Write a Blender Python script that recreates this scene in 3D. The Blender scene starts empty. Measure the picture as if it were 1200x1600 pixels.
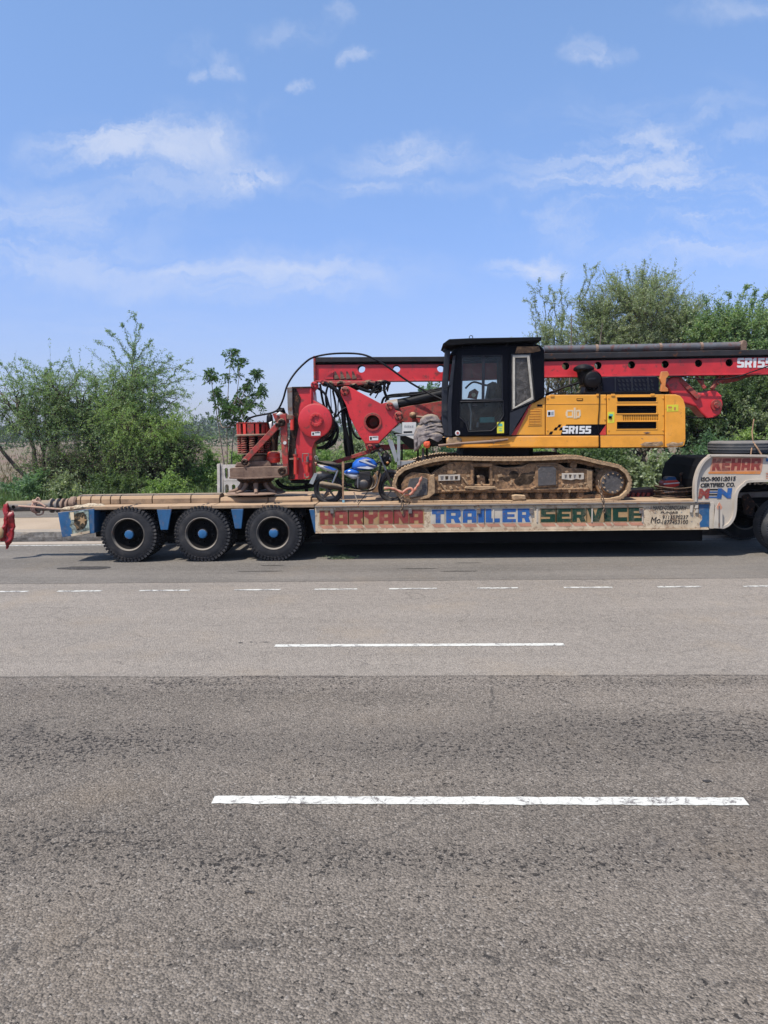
import bpy, math, random
import numpy as np
from mathutils import Vector, Matrix, geometry, noise
R = math.radians
S = bpy.context.scene
random.seed(7); np.random.seed(7)

# ------------------------------------------------------------------ camera
F = 1200.0                                   # focal length in photo pixels
CAM = Vector((0, 0, 2.25))
PITCH = math.atan(125 / 1200); YAW = R(2.2); ROLL = R(-0.86)
MROT = Matrix.Rotation(YAW, 3, 'Z') @ Matrix.Rotation(math.pi / 2 - PITCH, 3, 'X') @ Matrix.Rotation(ROLL, 3, 'Z')
cam = bpy.data.cameras.new('camera'); camo = bpy.data.objects.new('camera', cam)
S.collection.objects.link(camo); S.camera = camo
camo.matrix_world = Matrix.Translation(CAM) @ MROT.to_4x4()
cam.sensor_fit = 'VERTICAL'; cam.sensor_height = 24; cam.lens = 24 * F / 1600
cam.clip_start = 0.05; cam.clip_end = 6000

def ray(px, py): return MROT @ Vector(((px - 600) / F, (800 - py) / F, -1))
def P(px, py, Y):                            # point of the plane at distance Y
    d = ray(px, py); return CAM + d * (Y / d.y)
def G(px, py, z=0.0):                        # point of the level plane z
    d = ray(px, py); return CAM + d * ((z - CAM.z) / d.z)

# ------------------------------------------------------------------ world, sun, exposure
SUN = Vector((-0.36, -0.40, 1.0)).normalized()
SUN_EL = math.asin(SUN.z); SUN_AZ = math.atan2(SUN.x, SUN.y)
W = bpy.data.worlds.new("World"); S.world = W; W.use_nodes = True
wn = W.node_tree; wn.nodes.clear()
def N(t, typ, **kw):
    n = t.nodes.new(typ)
    for k, v in kw.items():
        if k.startswith('i_'):
            key = k[2:]; key = int(key) if key.isdigit() else key.replace('_', ' ')
            n.inputs[key].default_value = v
        else: setattr(n, k, v)
    return n
def L(t, a, b): t.links.new(a, b)
def M_(t, op, a, b=None, c=None, clamp=False):
    n = t.nodes.new('ShaderNodeMath'); n.operation = op; n.use_clamp = clamp
    for i, v in enumerate((a, b, c)):
        if v is None: continue
        if isinstance(v, (int, float)): n.inputs[i].default_value = v
        else: t.links.new(v, n.inputs[i])
    return n.outputs[0]
def MIX(t, fac, a, b, blend='MIX'):
    n = t.nodes.new('ShaderNodeMix'); n.data_type = 'RGBA'; n.blend_type = blend
    for i, v in ((0, fac), (6, a), (7, b)):
        if isinstance(v, (int, float)): n.inputs[i].default_value = v
        elif isinstance(v, tuple): n.inputs[i].default_value = (*v[:3], 1)
        else: t.links.new(v, n.inputs[i])
    return n.outputs[2]
def RAMP(t, v, a, b, lo=0.0, hi=1.0):
    n = t.nodes.new('ShaderNodeMapRange'); n.interpolation_type = 'SMOOTHSTEP'
    t.links.new(v, n.inputs[0])
    for i, x in enumerate((a, b, lo, hi)): n.inputs[i + 1].default_value = x
    return n.outputs[0]
SKY_STRENGTH = 0.086
def make_world():
    t = wn
    sky = N(t, 'ShaderNodeTexSky', sky_type='NISHITA', sun_disc=False, sun_elevation=SUN_EL,
            sun_rotation=SUN_AZ, altitude=200, air_density=1.0, dust_density=1.0, ozone_density=1.6)
    tc = N(t, 'ShaderNodeTexCoord'); sep = N(t, 'ShaderNodeSeparateXYZ'); L(t, tc.outputs['Generated'], sep.inputs[0])
    x, y, z = sep.outputs
    # the sky of the place: hazy violet blue, paler towards the horizon
    el = M_(t, 'MAXIMUM', z, 0.0)
    grad = RAMP(t, el, 0.0, 0.55)
    tint = MIX(t, grad, (1.02, 1.10, 1.62), (1.82, 1.98, 2.16))
    base = MIX(t, 1.0, sky.outputs[0], tint, 'MULTIPLY')
    # clouds on a level sheet
    zz = M_(t, 'ADD', el, 0.12)
    u = M_(t, 'DIVIDE', x, zz); v = M_(t, 'DIVIDE', y, zz)
    cb = N(t, 'ShaderNodeCombineXYZ'); L(t, M_(t, 'MULTIPLY', u, 0.8), cb.inputs[0]); L(t, v, cb.inputs[1])
    def nz(scale, detail, rough, dist=0.0, w=0.0, vec=None):
        n = N(t, 'ShaderNodeTexNoise', i_Scale=scale, i_Detail=detail, i_Roughness=rough, i_Distortion=dist, noise_dimensions='4D')
        n.inputs['W'].default_value = w
        L(t, vec or cb.outputs[0], n.inputs['Vector']); return n.outputs['Fac']
    fine = nz(5.5, 8, 0.62, 0.5, 1.3)
    big = nz(1.1, 4, 0.55, 0.3, 4.2)
    veil = M_(t, 'MULTIPLY', RAMP(t, big, 0.46, 0.72), RAMP(t, fine, 0.38, 0.74))
    # the cloud patches seen ahead
    yy = M_(t, 'MAXIMUM', y, 0.02)
    az = M_(t, 'DIVIDE', x, yy); ev = M_(t, 'DIVIDE', z, yy)
    pc = N(t, 'ShaderNodeCombineXYZ'); L(t, az, pc.inputs[0]); L(t, ev, pc.inputs[1])
    wob = N(t, 'ShaderNodeTexNoise', i_Scale=9.0, i_Detail=9.0, i_Roughness=0.68); L(t, pc.outputs[0], wob.inputs['Vector'])
    wv = N(t, 'ShaderNodeVectorMath', operation='MULTIPLY_ADD'); L(t, wob.outputs['Color'], wv.inputs[0])
    wv.inputs[1].default_value = (0.16, 0.09, 0); wv.inputs[2].default_value = (-0.08, -0.045, 0)
    pw = N(t, 'ShaderNodeVectorMath', operation='ADD'); L(t, pc.outputs[0], pw.inputs[0]); L(t, wv.outputs[0], pw.inputs[1])
    st = N(t, 'ShaderNodeMapping'); st.inputs['Scale'].default_value = (5.0, 17.0, 1); st.inputs['Rotation'].default_value = (0, 0, R(-8)); L(t, pw.outputs[0], st.inputs[0])
    streak = nz(1.0, 10, 0.66, 0.9, 2.0, st.outputs[0])
    puff = nz(17.0, 9, 0.66, 0.7, 0.4, pw.outputs[0])
    def blob(px, py, sx, sy, amp, tex, lo, hi):
        d = ray(px, py); c = (d.x / d.y, d.z / d.y, 0)
        s = N(t, 'ShaderNodeVectorMath', operation='SUBTRACT'); L(t, pw.outputs[0], s.inputs[0]); s.inputs[1].default_value = c
        m = N(t, 'ShaderNodeVectorMath', operation='MULTIPLY'); L(t, s.outputs[0], m.inputs[0]); m.inputs[1].default_value = (F / sx, F / sy, 0)
        l = N(t, 'ShaderNodeVectorMath', operation='LENGTH'); L(t, m.outputs[0], l.inputs[0])
        g = RAMP(t, l.outputs['Value'], 0.1, 1.0, 1.0, 0.0)
        tx = RAMP(t, tex, lo, hi)
        return M_(t, 'MULTIPLY', M_(t, 'MULTIPLY', g, tx), amp)
    parts = [blob(215, 228, 230, 75, 1.0, streak, .40, .60), blob(325, 210, 85, 36, 1.0, puff, .30, .58),
             blob(205, 235, 120, 40, .8, puff, .34, .6), blob(385, 268, 110, 44, 1.0, puff, .32, .58),
             blob(60, 370, 280, 120, .8, streak, .34, .66), blob(280, 300, 150, 40, .4, streak, .35, .62),
             blob(1030, 270, 330, 160, .95, streak, .42, .66), blob(1110, 350, 260, 100, .8, streak, .38, .64),
             blob(830, 418, 110, 24, 1.0, streak, .3, .6), blob(620, 240, 150, 34, .95, streak, .34, .6),
             blob(600, 292, 170, 26, .9, streak, .34, .6), blob(360, 104, 34, 26, .7, puff, .3, .6),
             blob(314, 116, 26, 16, .7, puff, .3, .6), blob(475, 126, 24, 16, .6, puff, .3, .6),
             blob(555, 90, 34, 18, .6, puff, .3, .6), blob(520, 24, 40, 26, .5, puff, .3, .6),
             blob(930, 76, 60, 26, .6, puff, .3, .6), blob(400, 165, 80, 36, .35, puff, .4, .7),
             blob(450, 50, 90, 30, .35, puff, .4, .7), blob(1150, 12, 110, 30, .4, streak, .3, .6),
             blob(395, 430, 380, 60, .85, streak, .33, .66), blob(300, 80, 60, 34, .3, puff, .4, .7)]
    acc = parts[0]
    for p in parts[1:]:
        acc = M_(t, 'SUBTRACT', 1.0, M_(t, 'MULTIPLY', M_(t, 'SUBTRACT', 1.0, acc), M_(t, 'SUBTRACT', 1.0, p)))
    ahead = RAMP(t, y, 0.05, 0.3)
    acc = M_(t, 'MULTIPLY', acc, ahead)
    other = M_(t, 'MULTIPLY', veil, M_(t, 'SUBTRACT', 1.0, M_(t, 'MULTIPLY', ahead, 0.75)))
    cl = M_(t, 'ADD', acc, M_(t, 'MULTIPLY', other, 0.6), clamp=True)
    hz = RAMP(t, el, 0.0, 0.26, 0.34, 0.0)       # pale veil over the horizon
    milk = (7.0, 7.5, 8.8)
    col = MIX(t, hz, base, (4.9, 5.3, 7.2))
    col = MIX(t, M_(t, 'MULTIPLY', cl, 0.66), col, milk)
    bg = N(t, 'ShaderNodeBackground', i_Strength=SKY_STRENGTH); L(t, col, bg.inputs[0])
    out = N(t, 'ShaderNodeOutputWorld'); L(t, bg.outputs[0], out.inputs[0])
make_world()
sl = bpy.data.lights.new('sun', 'SUN'); sl.energy = 5.0; sl.angle = R(0.5); sl.color = (1.0, 0.955, 0.89)
so = bpy.data.objects.new('sun', sl); S.collection.objects.link(so)
so.rotation_euler = (-SUN).to_track_quat('-Z', 'Y').to_euler(); so.location = (0, 0, 30)
S.view_settings.view_transform = 'Standard'; S.view_settings.look = 'None'
S.view_settings.gamma = 1; S.view_settings.exposure = 0.30; S.view_settings.use_curve_mapping = False
S.render.engine = 'CYCLES'
S.cycles.use_denoising = True
S.cycles.max_bounces = 8; S.cycles.transparent_max_bounces = 24

# ------------------------------------------------------------------ objects and meshes
OFF = {}
def settags(o, label=None, cat=None, group=None, kind=None):
    if label: o['label'] = label
    if cat: o['category'] = cat
    if group: o['group'] = group
    if kind: o['kind'] = kind
    return o
def empty(name, loc, label=None, cat=None, group=None, parent=None):
    o = bpy.data.objects.new(name, None); S.collection.objects.link(o)
    loc = Vector(loc); o.empty_display_size = 0.1
    o.parent = parent; o.location = loc - (OFF[parent] if parent else Vector())
    OFF[o] = loc
    return settags(o, label, cat, group)
class MB:
    def __init__(s): s.v = []; s.f = []
    def add(s, vs, fs):
        k = len(s.v); s.v += [Vector(q) for q in vs]; s.f += [tuple(i + k for i in f) for f in fs]; return s
    def box(s, x0, x1, y0, y1, z0, z1):
        return s.add([(x0, y0, z0), (x1, y0, z0), (x1, y1, z0), (x0, y1, z0), (x0, y0, z1), (x1, y0, z1), (x1, y1, z1), (x0, y1, z1)],
                     [(0, 3, 2, 1), (4, 5, 6, 7), (0, 1, 5, 4), (1, 2, 6, 5), (2, 3, 7, 6), (3, 0, 4, 7)])
    def obox(s, c, ax, ay, az):              # centre and three half axes
        c, ax, ay, az = map(Vector, (c, ax, ay, az))
        vs = [c + ax * i + ay * j + az * k for k in (-1, 1) for i, j in ((-1, -1), (1, -1), (1, 1), (-1, 1))]
        return s.add(vs, [(0, 3, 2, 1), (4, 5, 6, 7), (0, 1, 5, 4), (1, 2, 6, 5), (2, 3, 7, 6), (3, 0, 4, 7)])
    def bar(s, p, q, w, h, up=(0, 0, 1)):    # w along the side, h along up
        p, q = Vector(p), Vector(q); d = (q - p); up = Vector(up)
        side = d.cross(up).normalized(); u = side.cross(d).normalized()
        return s.obox((p + q) / 2, d / 2, side * w / 2, u * h / 2)
    def prism(s, pts, y0, y1, holes=()):     # pts are (x, z) pairs, extruded from y0 (near) to y1
        loops = [[Vector((a, b, 0)) for a, b in pts]] + [[Vector((a, b, 0)) for a, b in h] for h in holes]
        def area(l): return sum(l[i].x * l[(i + 1) % len(l)].y - l[(i + 1) % len(l)].x * l[i].y for i in range(len(l)))
        if area(loops[0]) < 0: loops[0].reverse()
        for h in loops[1:]:
            if area(h) > 0: h.reverse()
        flat = [q for l in loops for q in l]; n = len(flat)
        tri = geometry.tessellate_polygon(loops)
        vs = [(q.x, y0, q.y) for q in flat] + [(q.x, y1, q.y) for q in flat]
        fs = []
        for a, b, c in tri:
            A, B, C = flat[a], flat[b], flat[c]
            if (B.x - A.x) * (C.y - A.y) - (B.y - A.y) * (C.x - A.x) < 0: b, c = c, b
            fs += [(a, b, c), (a + n, c + n, b + n)]
        k = 0
        for l in loops:
            m = len(l)
            for i in range(m):
                a, b = k + i, k + (i + 1) % m
                fs.append((b, a, a + n, b + n))
            k += m
        return s.add(vs, fs)
    def pp(s, px, y0, y1, holes=()):         # prism traced at distance y0
        c = lambda l: [(q.x, q.z) for q in (P(a, b, y0) for a, b in l)]
        return s.prism(c(px), y0, y1, [c(h) for h in holes])
    def tube(s, pts, r, n=8, closed=False, cap=True):
        pts = [Vector(p) for p in pts]; m = len(pts); base = len(s.v)
        rs = r if isinstance(r, (list, tuple)) else [r] * m
        prev = None; rings = []
        for i, p in enumerate(pts):
            if closed: d = pts[(i + 1) % m] - pts[i - 1]
            else: d = pts[min(i + 1, m - 1)] - pts[max(i - 1, 0)]
            d.normalize()
            if prev is None:
                a = Vector((0, 0, 1)) if abs(d.z) < .9 else Vector((1, 0, 0)); u = d.cross(a).normalized()
            else:
                u = (prev - d * prev.dot(d))
                u = u.normalized() if u.length > 1e-6 else d.orthogonal().normalized()
            prev = u; w = d.cross(u)
            rings.append([p + (u * math.cos(t) + w * math.sin(t)) * rs[i] for t in [2 * math.pi * k / n for k in range(n)]])
        vs = [q for rg in rings for q in rg]; fs = []
        for i in range(m if closed else m - 1):
            j = (i + 1) % m
            for k in range(n):
                l = (k + 1) % n; fs.append((i * n + k, i * n + l, j * n + l, j * n + k))
        if cap and not closed: fs += [tuple(range(n))[::-1], tuple((m - 1) * n + k for k in range(n))]
        return s.add(vs, fs)
    def lathe(s, prof, c, n=32, axis='Y', caps=True):   # prof: (radius, offset along axis)
        c = Vector(c); vs = []
        for r, o in prof:
            for k in range(n):
                t = 2 * math.pi * k / n; a, b = r * math.cos(t), r * math.sin(t)
                vs.append(c + Vector((a, o, b) if axis == 'Y' else ((a, b, o) if axis == 'Z' else (o, a, b))))
        fs = []
        for i in range(len(prof) - 1):
            for k in range(n):
                l = (k + 1) % n; fs.append((i * n + k, i * n + l, (i + 1) * n + l, (i + 1) * n + k))
        if caps: fs += [tuple(range(n)), tuple((len(prof) - 1) * n + k for k in range(n))]
        return s.add(vs, fs)
    def puff(s, px, Y, depth, rings=7, nz=0.0, ns=6.0, back=None, fold=(0, 0), seed=0.0):   # soft cushion over a traced outline
        o = [P(a, b, Y) for a, b in px]
        # refine the outline
        o2 = []
        for i, p in enumerate(o):
            q = o[(i + 1) % len(o)]; k = max(1, int((q - p).length / 0.04))
            o2 += [p.lerp(q, j / k) for j in range(k)]
        o = o2; m = len(o); c = sum(o, Vector()) / m; vs = []
        for side, dep in ((-1, depth), (1, depth if back is None else back)):
            for k in range(rings + 1):
                f = k / rings
                for p in o:
                    q = p.lerp(c, f * 0.97)
                    h = dep * math.sqrt(max(0, 1 - (1 - f) ** 2))
                    if nz:
                        e = noise.noise(q * ns + Vector((seed, 0, 0))) + .5 * noise.noise(q * ns * 2.3)
                        if fold[0]: e += fold[0] * math.sin(fold[1] * q.z + 5 * noise.noise(q * 3))
                        h += nz * e * (0.35 + f); q = q + Vector((noise.noise(q * ns + Vector((9, 9, 9))), 0, noise.noise(q * ns))) * nz * .6
                    vs.append(q + Vector((0, side * h, 0)))
        fs = []; nn = (rings + 1) * m
        for sd in (0, 1):
            b = sd * nn
            for k in range(rings):
                for i in range(m):
                    j = (i + 1) % m; q = (b + k * m + i, b + k * m + j, b + (k + 1) * m + j, b + (k + 1) * m + i)
                    fs.append(q if sd == 0 else q[::-1])
            q = tuple(b + rings * m + i for i in range(m)); fs.append(q if sd == 0 else q[::-1])
        return s.add(vs, fs)
    def build(s, name, mat, parent=None, origin=None, smooth=0, bevel=0, label=None, cat=None, group=None, kind=None):
        if parent is not None: off = Vector(origin) if origin is not None else OFF[parent]
        elif origin is not None: off = Vector(origin)
        else:
            mn = [min(v[i] for v in s.v) for i in range(3)]; mx = [max(v[i] for v in s.v) for i in range(3)]
            off = Vector(((mn[0] + mx[0]) / 2, (mn[1] + mx[1]) / 2, mn[2]))
        me = bpy.data.meshes.new(name); me.from_pydata([tuple(v - off) for v in s.v], [], s.f)
        me.materials.append(mat); me.validate()
        import bmesh
        bm = bmesh.new(); bm.from_mesh(me); bmesh.ops.recalc_face_normals(bm, faces=bm.faces); bm.to_mesh(me); bm.free()
        if smooth:
            me.shade_smooth(); me.set_sharp_from_angle(angle=R(smooth))
        o = bpy.data.objects.new(name, me); S.collection.objects.link(o)
        o.parent = parent; o.location = off - (OFF[parent] if parent is not None else Vector())
        OFF[o] = off
        if bevel:
            b = o.modifiers.new('bevel', 'BEVEL'); b.width = bevel; b.segments = 2; b.limit_method = 'ANGLE'; b.angle_limit = R(40)
        return settags(o, label, cat, group, kind)
def copy_tree(o, parent=None, shift=None):
    c = o.copy(); S.collection.objects.link(c); c.parent = parent
    OFF[c] = OFF[o] + (shift or Vector())
    for ch in list(o.children): copy_tree(ch, c, shift)
    return c
def dup(o, shift, label=None, parent=None):
    c = copy_tree(o, parent if parent else o.parent, Vector(shift)); c.location = o.location + Vector(shift)
    if label: c['label'] = label
    return c
def circ(px, py, r, n=20, ry=None, a0=0): return [(px + r * math.cos(a0 + 2 * math.pi * k / n), py + (ry or r) * math.sin(a0 + 2 * math.pi * k / n)) for k in range(n)]
def arcpts(pts, k=6):                        # Catmull-Rom through Vectors
    out = []; n = len(pts)
    for i in range(n - 1):
        p0, p1, p2, p3 = pts[max(i - 1, 0)], pts[i], pts[i + 1], pts[min(i + 2, n - 1)]
        for j in range(k):
            t = j / k; out.append(0.5 * ((2 * p1) + (p2 - p0) * t + (2 * p0 - 5 * p1 + 4 * p2 - p3) * t * t + (3 * p1 - p0 - 3 * p2 + p3) * t ** 3))
    return out + [pts[-1]]
def hosepts(l, Y, k=6): return arcpts([P(a[0], a[1], a[2] if len(a) > 2 else Y) for a in l], k)
def text(s, q, Y, mat, parent, name='lettering', bold=0.0, ext=0.003, space=1.0, label=None):
    """q: pixel corners bottom-left, bottom-right, top-left of the lettering box, on the plane Y"""
    cu = bpy.data.curves.new('t', 'FONT'); cu.body = s; cu.offset = bold; cu.extrude = 0; cu.space_character = space; cu.resolution_u = 3
    ob = bpy.data.objects.new('t', cu); me = bpy.data.meshes.new_from_object(ob)
    vs = [v.co.copy() for v in me.vertices]; fs = [tuple(p.vertices) for p in me.polygons]
    bpy.data.objects.remove(ob); bpy.data.curves.remove(cu); bpy.data.meshes.remove(me)
    x0 = min(v.x for v in vs); x1 = max(v.x for v in vs); y0 = min(v.y for v in vs); y1 = max(v.y for v in vs)
    BL, BR, TL = [P(a, b, Y) for a, b in q]
    b = MB(); n = len(vs)
    f3 = [BL + (BR - BL) * ((v.x - x0) / (x1 - x0)) + (TL - BL) * ((v.y - y0) / (y1 - y0)) for v in vs]
    b.v = [p + Vector((0, -ext, 0)) for p in f3]; b.f = fs
    # side walls from border edges
    from collections import Counter
    ec = Counter(); 
    for f in fs:
        for i in range(len(f)): ec[tuple(sorted((f[i], f[(i + 1) % len(f)])))] += 1
    b.v += [p + Vector((0, 0.001, 0)) for p in f3]
    b.f += [(a, c, c + n, a + n) for (a, c), k in ec.items() if k == 1]
    return b.build(name, mat, parent, label=label)

# ------------------------------------------------------------------ materials
def newmat(name):
    m = bpy.data.materials.new(name); m.use_nodes = True; t = m.node_tree; t.nodes.clear()
    o = N(t, 'ShaderNodeOutputMaterial'); return m, t, o
def mat(name, col, rough=.6, metal=0.0, var=.12, scale=5.0, dust=0.0, dustcol=(.36, .27, .18), dscale=3.0, bump=0.0, bscale=40.0, rust=0.0, rustcol=(.12, .05, .025), up=0.5, coat=0.0):
    m, t, o = newmat(name); tc = N(t, 'ShaderNodeTexCoord'); v = tc.outputs['Object']
    n1 = N(t, 'ShaderNodeTexNoise', i_Scale=scale, i_Detail=6.0, i_Roughness=.6); L(t, v, n1.inputs['Vector'])
    k = RAMP(t, n1.outputs['Fac'], .3, .7, 1 - var * 1.6, 1 + var)
    c = MIX(t, 1.0, tuple(a * .74 for a in col), k, 'MULTIPLY'); dustcol = tuple(a * .74 for a in dustcol)
    if rust:
        n3 = N(t, 'ShaderNodeTexNoise', i_Scale=dscale * 3.1, i_Detail=9.0, i_Roughness=.7, i_Distortion=.4); L(t, v, n3.inputs['Vector'])
        c = MIX(t, RAMP(t, n3.outputs['Fac'], .62 - rust * .3, .70 - rust * .22, 0, .92), c, rustcol)
    if dust:
        n2 = N(t, 'ShaderNodeTexNoise', i_Scale=dscale, i_Detail=8.0, i_Roughness=.68); L(t, v, n2.inputs['Vector'])
        g = N(t, 'ShaderNodeNewGeometry'); sp = N(t, 'ShaderNodeSeparateXYZ'); L(t, g.outputs['Normal'], sp.inputs[0])
        a = M_(t, 'MULTIPLY', M_(t, 'MAXIMUM', sp.outputs[2], 0.0), up)
        f = RAMP(t, M_(t, 'ADD', n2.outputs['Fac'], M_(t, 'ADD', a, dust - .5)), .20, .64, 0, .90)
        c = MIX(t, f, c, dustcol)
    p = N(t, 'ShaderNodeBsdfPrincipled', i_Roughness=rough, i_Metallic=metal); L(t, c, p.inputs['Base Color'])
    p.inputs['Specular IOR Level'].default_value = .5 if max(col) > .06 else (.12 if max(col) > .009 else .06)
    if coat: p.inputs['Coat Weight'].default_value = coat; p.inputs['Coat Roughness'].default_value = .15
    if dust: L(t, RAMP(t, f, 0, 1, rough, .95), p.inputs['Roughness'])
    if bump:
        nb = N(t, 'ShaderNodeTexNoise', i_Scale=bscale, i_Detail=6.0, i_Roughness=.65); L(t, v, nb.inputs['Vector'])
        bp = N(t, 'ShaderNodeBump', i_Strength=bump, i_Distance=.02); L(t, nb.outputs['Fac'], bp.inputs['Height']); L(t, bp.outputs[0], p.inputs['Normal'])
    L(t, p.outputs[0], o.inputs[0]); return m
def leafmat(name, c1, c2, trans=.48, hi=None):
    m, t, o = newmat(name); g = N(t, 'ShaderNodeNewGeometry'); tc = N(t, 'ShaderNodeTexCoord')
    n = N(t, 'ShaderNodeTexNoise', i_Scale=.9, i_Detail=3.0); L(t, tc.outputs['Object'], n.inputs['Vector'])
    f = M_(t, 'ADD', M_(t, 'MULTIPLY', g.outputs['Random Per Island'], .55), M_(t, 'MULTIPLY', RAMP(t, n.outputs['Fac'], .35, .65), .45))
    c = MIX(t, f, c1, c2)
    if hi: c = MIX(t, M_(t, 'GREATER_THAN', g.outputs['Random Per Island'], .93), c, hi)
    d = N(t, 'ShaderNodeBsdfPrincipled', i_Roughness=.5); L(t, c, d.inputs['Base Color']); d.inputs['Specular IOR Level'].default_value = .35
    tr = N(t, 'ShaderNodeBsdfTranslucent'); L(t, MIX(t, 1.0, c, (1.25, 1.35, .7), 'MULTIPLY'), tr.inputs[0])
    mx = N(t, 'ShaderNodeMixShader', i_0=trans); L(t, d.outputs[0], mx.inputs[1]); L(t, tr.outputs[0], mx.inputs[2])
    L(t, mx.outputs[0], o.inputs[0]); return m
def glassmat(name, tint=(.55, .62, .62), gl=.10, dust=.15):
    m, t, o = newmat(name); tc = N(t, 'ShaderNodeTexCoord')
    tr = N(t, 'ShaderNodeBsdfTransparent', i_0=(*tint, 1)); g = N(t, 'ShaderNodeBsdfGlossy', i_Roughness=.03); g.inputs[0].default_value = (.9, .9, .9, 1)
    mx = N(t, 'ShaderNodeMixShader', i_0=gl); L(t, tr.outputs[0], mx.inputs[1]); L(t, g.outputs[0], mx.inputs[2])
    d = N(t, 'ShaderNodeBsdfDiffuse'); d.inputs[0].default_value = (.42, .38, .34, 1)
    n = N(t, 'ShaderNodeTexNoise', i_Scale=4.0, i_Detail=7.0, i_Roughness=.7, i_Distortion=1.2); L(t, tc.outputs['Object'], n.inputs['Vector'])
    m2 = N(t, 'ShaderNodeMixShader'); L(t, RAMP(t, n.outputs['Fac'], .40, .75, dust * .25, dust), m2.inputs[0]); L(t, mx.outputs[0], m2.inputs[1]); L(t, d.outputs[0], m2.inputs[2])
    L(t, m2.outputs[0], o.inputs[0]); return m

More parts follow.
